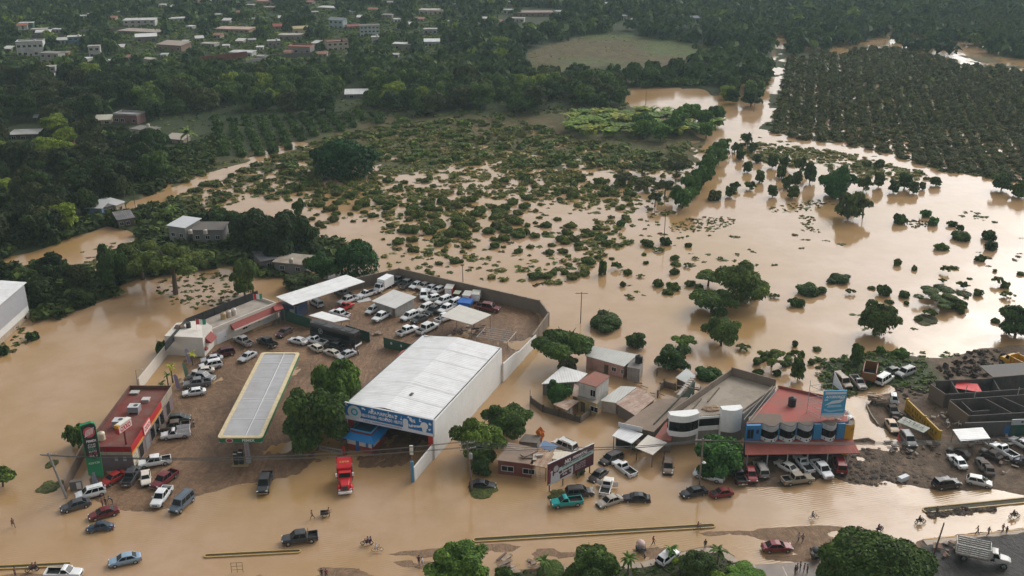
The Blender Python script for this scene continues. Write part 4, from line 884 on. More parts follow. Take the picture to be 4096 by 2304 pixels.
# ---------------------------------------------------------------- woods
FIELDS = [FARFIELD, FARFIELD2, GREENL, BROWNL, PONDS[1], [(790,270),(1080,255),(1080,225),(790,235)], [(1690,270),(1850,250),(1850,300),(1700,310)],[(60,0),(80,0),(72,130),(60,200),(45,200),(55,100)]]
ROADGAP = [(3080,150),(3150,150),(3150,240),(3105,480),(3060,480),(3070,330)]
HOLES = FIELDS + HOUSE_HOLES + [ROADGAP]
BELT = [(-60,345),(500,320),(900,285),(1300,262),(1700,255),(2060,262),(2130,300),(2480,320),(2560,352),(2540,425),(2480,440),(2230,445),(2100,470),(1960,452),(1560,470),(1330,490),(1200,470),(850,445),(600,500),(300,530),(-60,560)]
WLEFT = [(-60,540),(330,520),(520,600),(840,600),(860,640),(700,700),(600,740),(520,820),(330,870),(300,960),(200,990),(-60,1010)]
n_tree = 0
cand = [(*p, 0) for p in scatter([BELT], 9.8, 31, holes=HOLES)] + [(*p, 1) for p in scatter([WLEFT], 8.2, 32, holes=HOLES+[TRACK, [(700,600),(900,580),(900,660),(700,690)]])] + [(*p, 2) for p in scatter([[(2560,300),(2900,240),(3080,260),(3080,340),(2990,420),(2890,330),(2860,345),(2560,345)],[(2880,330),(3060,330),(3060,430),(2950,450),(2890,420)]], 9, 33, holes=[ROADGAP])] + [(*p, 3) for p in scatter([[(-60,1010),(150,1060),(290,1080),(420,1140),(430,1190),(250,1262),(130,1272),(120,1180),(-60,1160)]], 7.5, 34, holes=[PONDS[0], [(200,1060),(460,1060),(450,1160),(300,1150)]])]
cand.sort(key=lambda c: -c[3])
rest = []
for X, Y, a, b_, z_ in cand:
    if n_tree >= 296: rest.append((X, Y)); continue
    n_tree += 1; shade = float(fbm(np.array([X]), np.array([Y]), 40, 3)[0])
    r = RV.uniform(4.6, 7.4)*(.85 if z_ else 1)*(.62 if z_ == 3 else 1); h = r*RV.uniform(1.25, 1.7)
    left = max(0, min(1, (1300-a)/1300))
    pal = [(.020,.036,.016), (.027,.046,.018), (.036,.060,.020), (.032,.038,.018), (.048,.074,.024)] if left < .55 else [(.012,.019,.010), (.016,.025,.012), (.022,.034,.014), (.026,.030,.015)]
    c_ = RV.choice(pal)
    if RV.random() < .06: c_ = (.10,.13,.028)
    zone = {0: 'broad dark belt of woods across the middle', 1: 'dark woods around the houses at the flooded track', 2: 'wood beside the small brown pond', 3: 'thicket beside the big metal shed'}[z_]
    lod = 'mid' if b_ > 330 else 'far'
    plant('forest_tree', (X, Y, .2), r, h, RV.choice(['round', 'round', 'spread', 'mound', 'tall']), lod, c_, 'leafy tree in the '+zone, 'tree', 'trees of the '+zone, trunk=b_ > 420, cz=.12)
woods = Mass()
FARW = [(-300,-90),(4400,-90),(4400,240),(3700,225),(3540,150),(3140,235),(3085,250),(2950,245),(2580,150),(2340,150),(2100,215),(2100,270),(1700,262),(1300,270),(900,290),(500,330),(-300,350)]
ORCH2 = [(3690,95),(4400,60),(4400,215),(4060,190),(3760,140)]
for X, Y, a, b_ in list(scatter([FARW], 8.0, 35, ymax=1050, holes=HOLES+[ORCH2])):
    if b_ > 225 and RV.random() < .25 and a < 1800: continue
    shade = float(fbm(np.array([X]), np.array([Y]), 60, 3)[0]); r = RV.uniform(3.4, 6.4); h = r*RV.uniform(1.15, 1.6)
    c_ = RV.choice([(.016,.031,.017), (.022,.040,.019), (.028,.045,.021), (.019,.031,.017), (.036,.056,.024)])
    if RV.random() < .05: c_ = RV.choice([(.09,.12,.03), (.06,.09,.03)])
    if a < 1850:
        r *= .74; h *= .78
    woods.put(RV.choice(P_tree), (X, Y, .3), r, h, c_, RV.uniform(0, 6))
for X, Y in rest: woods.put(RV.choice(P_tree), (X, Y, .2), 5, 7, (.028,.045,.02), RV.uniform(0, 6))
for X, Y, a, b_ in scatter([[(1500,232),(2060,240),(2100,300),(1900,300),(1500,280)], [(1290,235),(1560,225),(1560,300),(1290,300)], [(800,285),(1300,275),(1300,310),(820,330)]], 5.0, 36, holes=HOUSE_HOLES):
    r = RV.uniform(2.2, 3.8); woods.put(RV.choice(P_tree), (X, Y, .2), r, r*1.2, RV.choice([(.050,.075,.026), (.060,.080,.028), (.042,.062,.024)]), RV.uniform(0, 6))
for X, Y, a, b_ in scatter([[(2560,330),(2900,318),(2960,300),(2960,345),(2560,352)]], 4.0, 37):
    r = RV.uniform(2.2, 3.2); woods.put(RV.choice(P_tree), (X, Y, .2), r, r*1.3, RV.choice([(.036,.066,.026), (.044,.072,.026)]), RV.uniform(0, 6))
for X, Y, a, b_ in scatter([[(2760,190),(2960,225),(3070,250),(3070,330),(2900,300),(2760,280)]], 9, 38):
    r = RV.uniform(2.2, 3.6); woods.put(RV.choice(P_tree), (X, Y, .2), r, r*1.2, RV.choice([(.036,.062,.026), (.044,.062,.026)]), RV.uniform(0, 6))
for poly, sp, sd, r0, cs in (([(-50,20),(1850,10),(1760,240),(1080,262),(700,300),(-50,330)], 5.0, 81, 2.0, [(.040,.062,.024), (.052,.076,.026), (.034,.050,.022), (.07,.09,.03)]), ([(560,430),(1500,400),(1560,470),(1180,580),(850,640),(640,640),(560,560)], 3.0, 82, .9, [(.050,.072,.026), (.060,.080,.028), (.044,.060,.024)]), ([(1500,290),(2560,340),(2520,440),(2050,470),(1560,480),(1350,500)], 3.4, 83, 1.1, [(.060,.074,.028), (.075,.08,.032), (.05,.07,.026)])):
    for X, Y, a, b_ in scatter([poly], sp, sd, holes=[PONDS[1], TRACK]+FIELDS[:2]): r = r0*RV.uniform(.6, 1.35); woods.put(RV.choice(P_weed), (X, Y, .2), r*1.2, r*RV.uniform(.7, 1.2), RV.choice(cs), RV.uniform(0, 6))
for X, Y, a, b_ in scatter([FARFIELD], 3.2, 84): r = RV.uniform(.5, 1.1); woods.put(RV.choice(P_weed), (X, Y, .4), r*1.4, r*.5, RV.choice([(.085,.080,.036), (.075,.085,.03), (.10,.088,.045)]), RV.uniform(0, 6))
woods.build('far_woods')
# orchards: rows of mango trees standing in water; the 300 nearest are individuals
def orchard(poly, dirdeg, dx, dy, seed):
    r = np.random.RandomState(seed); c0 = np.mean([G2(*p) for p in poly], 0); a = rad(dirdeg); res = []
    for i in range(-75, 76):
        for j in range(-75, 76):
            X = c0[0]+math.cos(a)*i*dy - math.sin(a)*j*dx + r.normal()*.35; Y = c0[1]+math.sin(a)*i*dy + math.cos(a)*j*dx + r.normal()*.35
            if Y < 80 or Y > 950: continue
            p = PX(X, Y); w_ = (r.rand()-.5)*12
            if inp1(p[0]+w_, p[1]+w_, poly): res.append((X, Y, p[0], p[1]))
    return res
OR1 = [(3150,245),(3540,195),(3700,225),(3860,265),(4060,285),(4400,290),(4400,780),(4090,735),(3900,702),(3780,690),(3660,650),(3500,605),(3330,560),(3200,560),(3070,525),(3085,480)]
o1 = orchard(OR1, 74, 5.4, 3.9, 3); o1.sort(key=lambda p: -p[3])
mass = Mass(); n_m = 0
for X, Y, a, b_ in o1:
    if RV.random() < .05: continue
    r = RV.uniform(2.0, 3.1); c_ = RV.choice([(.050,.049,.027), (.056,.055,.030), (.046,.050,.027), (.052,.058,.029)])
    if n_m < 300:
        n_m += 1; plant('mango_tree', (X, Y, -.1), r, r*RV.uniform(.75, .95), RV.choice(['bush', 'round', 'bush']), 'mid' if n_m < 130 else 'far', c_, 'dark olive mango tree in the straight rows of the big flooded orchard', 'tree', 'mango trees in the rows of the big flooded orchard', False)
    else: mass.put(RV.choice(P_tree), (X, Y, -.3), r*.95, r*1.1, c_, RV.uniform(0, 6))
for X, Y, a, b_ in orchard(ORCH2, 74, 8.5, 6, 4): mass.put(RV.choice(P_tree), (X, Y, 0), 3.3, 4.4, RV.choice([(.028,.042,.022), (.032,.048,.024)]), RV.uniform(0, 6))
for X, Y, a, b_ in scatter([OR1], 2.5, 95):
    if RV.random() < .75: r = RV.uniform(.7, 1.5); mass.put(RV.choice(P_weed), (X, Y, -.05), r*1.2, r*.8, RV.choice([(.060,.064,.032), (.070,.068,.036), (.052,.060,.030)]), RV.uniform(0, 6))
mass.build('orchard_beyond')
OR2 = [(840,480),(1200,462),(1480,455),(1560,478),(1400,520),(1270,560),(1080,625),(900,640),(850,585)]
for X, Y, a, b_ in orchard(OR2, 108, 5.6, 5.0, 5)[:170]:
    r = RV.uniform(1.9, 2.5); plant('young_fruit_tree', (X, Y, -.1), r, r*RV.uniform(1.3, 1.6), RV.choice(['round', 'bush']), 'far', RV.choice([(.034,.058,.022), (.042,.070,.024), (.030,.050,.020)]), 'young green fruit tree in the rows above the lone massive tree', 'tree', 'young fruit trees in rows above the lone massive tree', False)
# ---------------------------------------------------------------- the service yard and the big hall
RED, WALL, BLUE = (.33,.025,.02), (.74,.725,.69), (.02,.16,.40)
def local(root_loc, rz, x, y, z=0): c, s = math.cos(rz), math.sin(rz); return Vector((root_loc[0]+c*x-s*y, root_loc[1]+s*x+c*y, z))
# hall with the long banner
FL = G(1385,1612,7.5); lc, rz = (FL.x, FL.y, 0), rad(-21.5); Wd, Dp, Hh = 16.7, 30.6, 7.0
t = thing('hall', 'huge white metal roofed hall with a blue banner across its open front', 'building', lc, rz)
q = MB(); q.b2(-.1, .1, 0, Dp, -.2, Hh); q.b2(.1, Wd-.1, Dp-.2, Dp, -.2, Hh+.3); q.build('wall', MAT['whitewash'], t, WALL)
q = MB(); q.b2(Wd-.12, Wd+.12, 0, Dp, -.2, Hh+.25); q.build('side_wall', MAT['whitewash'], t, WALL)
q = MB(); q.b2(Wd-1.0, Wd-.12, -.02, .4, 0, 4.6); q.build('pillar', MAT['plain'], t, (.45,.03,.02))
q = MB(); q.b2(.1, 1.0, -.02, .4, 0, 4.6); q.build('pillar', MAT['plain'], t, (.30,.03,.02))
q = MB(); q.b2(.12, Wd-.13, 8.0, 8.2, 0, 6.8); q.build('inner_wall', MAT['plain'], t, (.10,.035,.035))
q = MB(); hr = .95; xm = Wd*.44
def slope(x0, z0, x1, z1): q.add([(x0, .25, z0), (x1, .25, z1), (x1, Dp+.3, z1), (x0, Dp+.3, z0), (x0, .25, z0-.1), (x1, .25, z1-.1), (x1, Dp+.3, z1-.1), (x0, Dp+.3, z0-.1)], [(0, 1, 2, 3), (7, 6, 5, 4), (0, 4, 5, 1), (3, 2, 6, 7)])
slope(-.5, Hh-.05, xm, Hh+hr); slope(xm, Hh+hr, Wd-.14, Hh+.2); q.build('roof', MAT['sheet_y'], t, (.72,.72,.72))
q = MB(); q.b2(Wd-.3, Wd-.16, .3, Dp, Hh+.22, Hh+.34); q.b2(-.75, -.5, .2, Dp+.2, Hh-.25, Hh-.05); q.build('gutter', MAT['darkmetal'], t)
q = MB(); q.b2(Wd*.55, Wd*.58, 6.0, 6.9, Hh+.86, Hh+.95); q.build('roof_patch', MAT['darkmetal'], t)
for y in (5, 10, 15, 20, 25): q = MB(); z_ = lambda x: Hh+hr*(1-abs(x-xm)/(xm if x < xm else (Wd-xm)*1.27))+.02; q.add([(-.4, y, z_(-.4)), (xm, y, z_(xm)), (Wd-.4, y, z_(Wd-.4)), (Wd-.4, y+.14, z_(Wd-.4)), (xm, y+.14, z_(xm)), (-.4, y+.14, z_(-.4))], [(0, 1, 4, 5), (1, 2, 3, 4)]); q.build('roof_seam', MAT['plain'], t, (.62,.61,.6))
bn = MB(); bn.b2(-.15, Wd+.12, -.35, -.05, 4.55, 7.75); ban = bn.build('banner', MAT['plain'], t, (.012,.17,.44))
f = MB(); f.b2(Wd+.12, Wd+.24, -.4, .1, 4.5, 7.8); f.b2(-.15, Wd+.12, -.38, 0, 7.75, 7.83); f.build('banner_frame', MAT['plain'], ban, (.5,.5,.5))
def bface(x, z): return (x, -.375, z)
q = MB(); q.add([bface(-.1, 4.6), bface(Wd+.05, 4.6), bface(Wd+.05, 5.15), bface(11, 5.25), bface(6, 5.3), bface(-.1, 5.35)], [(0, 1, 2, 3, 4, 5)]); q.build('white_strip', MAT['plain'], ban, (.72,.74,.78))
def disc(cx, cz, r, y=-.39, n=22): return [(cx+r*math.cos(2*math.pi*k/n), y, cz+r*math.sin(2*math.pi*k/n)) for k in range(n)]
def adddisc(par, name, cx, cz, r, col, y=-.39, sx=1.0):
    q = MB(); d = disc(cx, cz, r, y); d = [(cx+(p[0]-cx)*sx, p[1], p[2]) for p in d]; q.add(d, [tuple(range(len(d)))]); return q.build(name, MAT['plain'], par, col)
adddisc(ban, 'emblem', 1.75, 6.2, 1.35, (.62,.68,.74)); adddisc(ban, 'emblem', 1.75, 6.3, .72, (.03,.40,.50), -.40); adddisc(ban, 'emblem', 1.75, 6.3, .40, (.5,.6,.75), -.41)
adddisc(ban, 'emblem', 15.2, 6.35, .72, (.80,.82,.84)); adddisc(ban, 'emblem', 15.2, 5.55, .42, (.75,.78,.8), -.395)
q = MB(); q.add([bface(11.15, 5.2), bface(12.15, 5.2), bface(12.15, 6.7), bface(11.9, 7.0), bface(11.4, 7.0), bface(11.15, 6.7)], [tuple(range(6))]); o = q.build('ice_jug', MAT['plain'], ban, (.72,.76,.80)); o.location.y = -.012
q = MB(); r_ = random.Random(3)
for cx, cz in ((.35,7.3),(3.6,7.2),(5.2,7.25),(8.6,7.2),(9.7,6.9),(10.7,6.9),(12.4,7.3),(14.2,6.2),(16.2,6.9),(16.3,5.9),(8.0,6.2),(12.9,6.9),(14.5,7.3)):
    for k in range(4):
        d = disc(cx+r_.uniform(-.3, .3), cz+r_.uniform(-.3, .3), r_.uniform(.08, .2), -.385-.002*k, 8); q.add(d, [tuple(range(8))])
q.build('bubble_print', MAT['plain'], ban, (.75,.80,.85))
lettering('AGUA PURIFICADA', ban, (7.0, -.40, 6.92), 5.0, .66, 'plain', (.85,.87,.9), bold=.03)
lettering('HIELO EN BARRA - HIELO MOLIDO - HIELITOS', ban, (7.1, -.40, 6.02), 7.9, .62, 'plain', (.85,.87,.9), bold=.03)
scrawl('', ban, (7.2, -.40, 4.98), 7.5, .30, 'plain', (.03,.10,.30), bold=.02)
lettering('TE', ban, (13.1, -.40, 6.85), .9, .6, 'plain', (.85,.87,.9), bold=.04, ry=-6); lettering('Refrescan', ban, (13.3, -.40, 6.0), 2.1, .6, 'plain', (.85,.87,.9), bold=.04, ry=-8)
# kiosk inside the open front
KA = G(1388,1795); lk = (KA.x, KA.y, 0)
k = thing('kiosk', 'small blue roofed kiosk with red lower walls inside the mouth of the hall', 'kiosk', lk, rz)
kw, kd = 5.0, 5.2
q = MB(); q.b2(0, kw, 0, kd, 0, 1.15); q.build('lower_wall', MAT['plaster'], k, (.26,.025,.02))
q = MB(); q.b2(.02, kw-.02, .02, kd-.02, 1.15, 2.6); q.build('wall', MAT['plaster'], k, (.06,.20,.40))
for x, w in ((1.05, 1.7), (3.15, 1.25)):
    f = MB(); f.b2(x-w/2, x+w/2, -.05, .03, 1.2, 2.25); f.build('window', MAT['plain'], k, (.60,.58,.55))
f = MB(); f.b2(4.35, 4.95, -.05, .03, 1.2, 2.25); f.build('window', MAT['plain'], k, (.6,.6,.6))
f = MB(); f.b2(kw-.04, kw+.05, .6, 2.6, 1.2, 2.25); f.build('window', MAT['plain'], k, (.6,.6,.6))
add_door(k, 2.2, .7, 2.2, 0, (.01,.10,.30))
q = MB(); o_ = .7
q.add([(-o_, -o_, 2.45), (kw+o_, -o_, 2.45), (kw+o_, kd, 2.45), (-o_, kd, 2.45), (.5, .8, 3.1), (kw-.5, .8, 3.1), (kw-.5, kd, 3.1), (.5, kd, 3.1)], [(0, 1, 5, 4), (1, 2, 6, 5), (3, 0, 4, 7), (3, 2, 1, 0)]); q.build('roof', MAT['plain'], k, (.015,.20,.48))
q = MB(); q.b2(.5, kw-.5, .78, .95, 3.1, 3.55); q.b2(kw-.67, kw-.5, .95, kd, 3.1, 3.55); q.build('parapet', MAT['plain'], k, (.20,.03,.03))
q = MB(); q.b2(.42, kw-.42, .72, 1.0, 3.55, 3.68); q.b2(kw-.7, kw-.42, 1.0, kd, 3.55, 3.68); q.build('coping', MAT['plain'], k, (.05,.30,.55))
q = MB(); q.b2(.5, kw-.7, 1.0, kd, 3.1, 3.14); q.build('flat_roof', MAT['plain'], k, (.015,.07,.12))
# long wall that carries the hall line on to front and back
def wallrun(name, pts, hs, color, label, mat='whitewash', th=.2, posts=0, cap=None, postc=None):
    A = G(*pts[0]); t = thing(name, label, 'wall', (A.x, A.y, 0))
    for i in range(len(pts)-1):
        P_, Q_ = G(*pts[i])-Vector((A.x, A.y, 0)), G(*pts[i+1])-Vector((A.x, A.y, 0)); d = (Q_-P_); n_ = Vector((-d.y, d.x, 0)).normalized()*th/2
        q = MB(); q.prism([(P_+n_)[:2], (P_-n_)[:2], (Q_-n_)[:2], (Q_+n_)[:2]], -.3, [hs[i], hs[i], hs[i+1], hs[i+1]]); q.build('wall_panel', MAT[mat], t, color)
        if cap:
            n2 = n_*1.5; q = MB(); z0, z1 = hs[i], hs[i+1]; q.prism([(P_+n2)[:2], (P_-n2)[:2], (Q_-n2)[:2], (Q_+n2)[:2]], [z0, z0, z1, z1], [z0+.12, z0+.12, z1+.12, z1+.12], True, True); q.build('coping', MAT[mat], t, cap)
        if posts:
            m_ = max(1, int(d.length/posts))
            for k_ in range(m_+1):
                c_ = P_+d*(k_/m_); z_ = hs[i]+(hs[i+1]-hs[i])*k_/m_
                q = MB(); q.box((c_.x, c_.y, z_/2), (.3, .3, z_+.3), math.atan2(d.y, d.x)); q.build('post', MAT[mat], t, postc or color)
    return t
wallrun('boundary_wall', [(1657,1926),(1738,1829)], [2.7,2.9], WALL, 'free white wall running forward from the hall to the blue post')
wallrun('boundary_wall', [(2012,1530),(2058,1478),(2080,1453),(2105,1425),(2143,1383)], [4.2,3.6,2.9,2.8,2.6], WALL, 'stepped white wall running back from the hall along the flooded lane')
p0 = G(1651,1927); t = thing('sign_post', 'blue pillar with a slim white lamp sign at the end of the white wall', 'post', p0)
q = MB(); q.b2(-.22, .22, -.22, .22, -.2, 3.9); q.build('pillar', MAT['plain'], t, (.07,.25,.42)); q = MB(); q.tube((0, 0, 3.9), (0, 0, 5.2), .05); q.build('pole', MAT['plain'], t, (.25,.1,.07)); q = MB(); q.b2(-.28, .28, -.1, .1, 5.2, 6.9); q.build('lamp_sign', MAT['plain'], t, (.72,.70,.62))
# fuel canopy
cl = (-49.2, 147.5, 0); cw, cd, ch = 7.4, 32.4, 5.5
t = thing('fuel_canopy', 'long fuel station canopy with grey sheet roof, cream rim and green fascia', 'canopy', cl)
def rr(x0, x1, y0, y1, r=.6, n=4): return [(cx+r*math.cos(a), cy+r*math.sin(a)) for cx, cy, a0 in ((x1-r, y1-r, 0), (x0+r, y1-r, 90), (x0+r, y0+r, 180), (x1-r, y0+r, 270)) for a in [rad(a0+90*k/n) for k in range(n+1)]]
q = MB(); q.prism(rr(0, cw, 0, cd), ch-.95, ch-.12, True, True); fa = q.build('fascia', MAT['plain'], t, (.012,.17,.075))
q = MB(); q.b2(.1, cw-.1, .02, cd-.02, ch-.99, ch-.955); q.build('soffit', MAT['plain'], t, (.4,.4,.4))
q = MB(); oo, ii = rr(-.08, cw+.08, -.08, cd+.08), rr(.55, cw-.55, .55, cd-.55); n = len(oo)
q.add([(*p, ch-.15) for p in oo]+[(*p, ch+.02) for p in oo]+[(*p, ch+.06) for p in ii]+[(*p, ch-.11) for p in ii], [(k_*n+i, k_*n+(i+1) % n, (k_+1)*n+(i+1) % n, (k_+1)*n+i) for k_ in range(3) for i in range(n)]); q.build('rim', MAT['paint'], t, (.66,.54,.32))
q = MB(); q.b2(.5, cw-.5, .5, cd-.5, ch-.118, ch-.06); q.build('roof', MAT['canopysheet'], t, (.40,.40,.41))
q = MB(); q.b2(cw*.60, cw*.60+.16, .55, cd-.55, ch-.06, ch+.02); q.build('ridge_cap', MAT['plain'], t, (.62,.62,.62)); q = MB(); q.b2(cw*.60-.09, cw*.60, .55, cd-.55, ch-.058, ch-.035); q.build('gutter', MAT['darkmetal'], t)
for y in (6.2, 13.4, 20.2, 27.8):
    q = MB(); q.b2(.52, cw-.52, y, y+.13, ch-.06, ch-.02); q.build('roof_seam', MAT['plain'], t, (.62,.62,.60))
lettering('PEMEX', fa, (5.1, -.02, ch-.55), 2.1, .5, 'plain', (.75,.8,.75), bold=.03)
adddisc(fa, 'emblem', 1.9, ch-.58, .42, (.65,.6,.6), -.012, 1.5); adddisc(fa, 'emblem', 1.9, ch-.6, .33, (.35,.03,.05), -.02, 1.5)
for y in (.9, 9.6, 17.5, 25.4, 30.4):
    q = MB(); q.b2(cw*.60-.4, cw*.60+.4, y-.25, y+.25, -.2, ch-.98); c_ = q.build('column', MAT['plain'], t, (.30,.30,.31))
    if y == .9: scrawl('', c_, (cw*.6, y-.265, 2.7), 2.6, .26, 'plain', (.35,.12,.13), rz=0, ry=90)
for i, y in enumerate((.3, 9.0, 17.0, 25.0)):
    lab = ('nearest dark fuel pump under the front edge of the canopy', 'second fuel pump under the canopy', 'third fuel pump under the canopy', 'farthest fuel pump under the canopy')[i]
    pt = thing('fuel_pump', lab, 'fuel pump', (cl[0]+cw*.40, cl[1]+y, 0), 0, 'fuel pumps')
    q = MB(); q.b2(-1.1, 1.7, -.75, 1.6, -.2, .16); q.build('island', MAT['paint'], pt, (.34,.24,.12))
    q = MB(); q.b2(-.75, -.15, -.3, .3, .16, 2.5); q.b2(.05, .75, -.1, .5, .16, 2.75); q.build('cabinet', MAT['plain'], pt, (.02,.022,.024))
    q = MB(); q.b2(-.75, -.15, -.32, -.3, 2.2, 2.4); q.b2(.05, .75, -.12, -.1, 2.4, 2.6); q.build('display', MAT['plain'], pt, (.6,.6,.6))
    q = MB(); q.path([(-.9, -.3, .2), (-1.0, -.5, .9), (-1.0, .5, .9), (-.95, .6, .2)], .05); q.build('guard_rail', MAT['plain'], pt, (.35,.2,.06))
# convenience store
x0, x1, y0, y1, sh = -70.9, -63.3, 145.9, 167.3, 4.1
t = thing('store', 'flat dark red roofed convenience store with red and orange fascia', 'shop', (x0, y0, 0)); w_, d_ = x1-x0, y1-y0
q = MB(); q.b2(0, w_, 0, d_, -.2, sh); q.build('wall', MAT['plaster'], t, (.17,.12,.13))
q = MB(); q.b2(.15, w_-.15, .15, d_-.15, sh, sh+.05); q.build('roof', MAT['slabroof'], t, (.17,.030,.022))
q = MB()
for a in ((-.06, .15, -.06, d_+.06), (.15, w_+.06, d_-.16, d_+.06)): q.b2(a[0], a[1], a[2], a[3], sh, sh+.75)
q.build('parapet', MAT['plaster'], t, (.12,.045,.035))
q = MB(); q.b2(.15, w_+.06, -.06, .15, sh, sh+.65); q.build('parapet', MAT['plaster'], t, (.14,.06,.055))
fr = MB(); fr.b2(w_, w_+.12, -.1, d_*.72, sh-.55, sh+.68); fr.build('fascia', MAT['plain'], t, (.40,.012,.016))
fr = MB(); fr.b2(w_, w_+.13, -.1, d_*.72, sh-.95, sh-.55); fr.build('orange_band', MAT['plain'], t, (.62,.27,.015))
fr = MB(); fr.b2(w_-.01, w_+.1, d_*.72, d_, sh-.9, sh+.6); fr.build('end_panel', MAT['plaster'], t, (.33,.27,.2))
sg = MB(); sg.b2(w_+.1, w_+.28, 5.6, 8.9, sh-.75, sh+1.15); sg = sg.build('shop_sign', MAT['plain'], t, (.55,.05,.05))
q = MB(); q.b2(w_+.28, w_+.30, 5.75, 8.75, sh-.6, sh+1.0); q.build('sign_panel', MAT['plain'], sg, (.75,.62,.58)); lettering('OXXO', sg, (w_+.31, 7.25, sh+.25), 2.6, 1.0, 'plain', (.45,.015,.02), rz=90, bold=.05)
for y, wd in ((1.3, 2.0),):
    q = MB(); q.b2(w_-.01, w_+.06, y-1.1, y+1.1, .6, sh-1.05); ps = q.build('poster', MAT['plain'], t, (.55,.50,.38))
    for k_ in range(4): scrawl('', ps, (w_+.075, y, 2.8-.55*k_), 1.5, .32, 'plain', (.12,.10,.06), rz=90, bold=.02)
for y in (4.0, 9.8, 12.4, 15.0, 18.5):
    q = MB(); q.b2(w_-.01, w_+.05, y-1.05, y+1.05, .3, 2.9); f = q.build('window', MAT['plain'], t, (.35,.34,.32)); g = MB(); g.b2(w_+.04, w_+.07, y-.95, y+.95, .4, 2.8); g.build('pane', MAT['glass'], f)
add_door(t, 7.2, 1.8, 2.4, color=(.2,.2,.2), face='side', Lx=w_)
q = MB(); q.b2(3.4, w_-.25, -.10, -.055, sh-.35, sh+.62); q.build('red_panel', MAT['plain'], t, (.32,.008,.016))
q = MB()
for k_ in range(4): q.b2(1.5+.5*k_, 1.78+.5*k_, -.10, -.055, sh-.35, sh+.62)
q.build('red_stripe', MAT['plain'], t, (.28,.012,.02))
q = MB(); q.b2(1.3, w_, -.09, .02, sh-.95, sh-.38); q.build('beige_band', MAT['plaster'], t, (.42,.36,.28))
for x in (4.9, 6.3):
    q = MB(); q.b2(x-.25, x+.25, -.1, .02, 2.0, 2.7); q.build('meter_box', MAT['plain'], t, (.4,.4,.42))
def acunit(x, y, label):
    a = thing('air_conditioner', label, 'air conditioner', (x0+x, y0+y, sh+.05))
    q = MB(); q.b2(-.95, .95, -.8, .8, .3, 1.35); q.build('casing', MAT['plain'], a, (.24,.24,.26)); q = MB(); q.b2(-.95, .95, -.8, .8, 1.35, 1.39); q.build('lid', MAT['plain'], a, (.52,.52,.52)); q = MB(); q.lathe([(.38, 1.39), (.4, 1.45), (.3, 1.46), (0, 1.42)], (.35, 0, 0)); q.build('fan', MAT['darkmetal'], a)
    q = MB(); [q.b2(sx*.85-.06, sx*.85+.06, -.9, .9, 0, .3) for sx in (-1, 1)]; q.build('stand', MAT['plain'], a, (.3,.18,.15))
acunit(3.9, 12.6, 'rear rooftop air conditioner with a cowl on the dark red roof'); acunit(3.0, 7.6, 'front rooftop air conditioner beside the pole sign')
hb_ = thing('roof_hatch', 'pale metal hatch at the far end of the dark red roof', 'hatch', (x0+1.5, y0+19.6, sh+.05)); q = MB(); q.b2(-.8, .8, -.6, .6, .25, .38); q.build('lid', MAT['plain'], hb_, (.45,.44,.4)); q = MB(); q.b2(-.7, .7, -.5, .5, 0, .25); q.build('frame', MAT['plain'], hb_, (.2,.18,.17))
vb = thing('roof_vent', 'small white vent box in the middle of the dark red roof', 'vent', (x0+4.6, y0+16.6, sh+.05)); q = MB(); q.b2(-.6, .6, -.5, .5, 0, .5); q.build('box', MAT['plain'], vb, (.35,.3,.28)); q = MB(); q.b2(-.7, .7, -.6, .6, .5, .6); q.build('cap', MAT['plain'], vb, (.55,.5,.48))
water_tank((x0+1.55, y0+3.2, sh+.05), 'cream water tank at the front corner of the dark red roof', .62, 1.5, (.62,.55,.42))
ps = thing('pole_sign', 'red pole with a white topped red sign box over the store roof', 'sign', (-64.7, 147.6, 0), rad(70))
q = MB(); q.tube((0, 0, 2), (0, 0, 7.2), .18, .16, 10); q.build('pole', MAT['plain'], ps, (.22,.03,.03)); q = MB(); q.b2(-1.6, 1.6, -.4, .4, 6.9, 8.3); bx_ = q.build('sign_box', MAT['plain'], ps, (.42,.03,.03)); q = MB(); q.b2(-1.62, 1.62, -.42, .42, 8.3, 8.5); q.build('cap', MAT['plain'], bx_, (.72,.70,.62)); q = MB(); q.b2(-1.63, -1.2, -.43, .43, 8.0, 8.52); q.build('orange_end', MAT['plain'], bx_, (.62,.30,.03))
q = MB(); q.b2(-1.45, 1.55, -.43, -.4, 7.05, 8.2); q.build('sign_panel', MAT['plain'], bx_, (.70,.60,.58)); lettering('OXXO', bx_, (.05, -.44, 7.62), 2.5, .95, 'plain', (.45,.015,.02), bold=.05)
# price totem
pb = G(402,1946); t = thing('price_sign', 'tall leaning-topped green and black fuel price sign on a grey column', 'sign', (pb.x-.3, pb.y, 0), rad(22))
pr = [(-1.15, 2.6), (1.05, 1.8), (1.1, 4), (1.15, 9), (1.15, 11.2), (1.0, 11.75), (.5, 12.0), (-1.15, 11.7)]
q = MB(); nn = len(pr); q.add([(x, -.35, z) for x, z in pr]+[(x, .35, z) for x, z in pr], [tuple(range(nn)), tuple(range(2*nn-1, nn-1, -1))]+[((i+1) % nn, i, nn+i, nn+(i+1) % nn) for i in range(nn)]); bd = q.build('sign_board', MAT['plain'], t, (.012,.19,.075))
q = MB(); q.add([(x, -.37, z) for x, z in ((-1.0, 6.0), (.2, 5.4), (1.05, 5.6), (1.08, 11.1), (.9, 11.6), (.45, 11.85), (-1.0, 11.55))], [tuple(range(7))]); q.build('black_panel', MAT['plain'], bd, (.02,.022,.026))
q = MB(); q.tube((-.4, 0, -.2), (-.4, 0, 3), .42, .42, 14); q.build('column', MAT['plain'], t, (.22,.24,.28))
adddisc(bd, 'emblem', .05, 10.35, .95, (.55,.10,.12), -.385, .9)
q = MB()
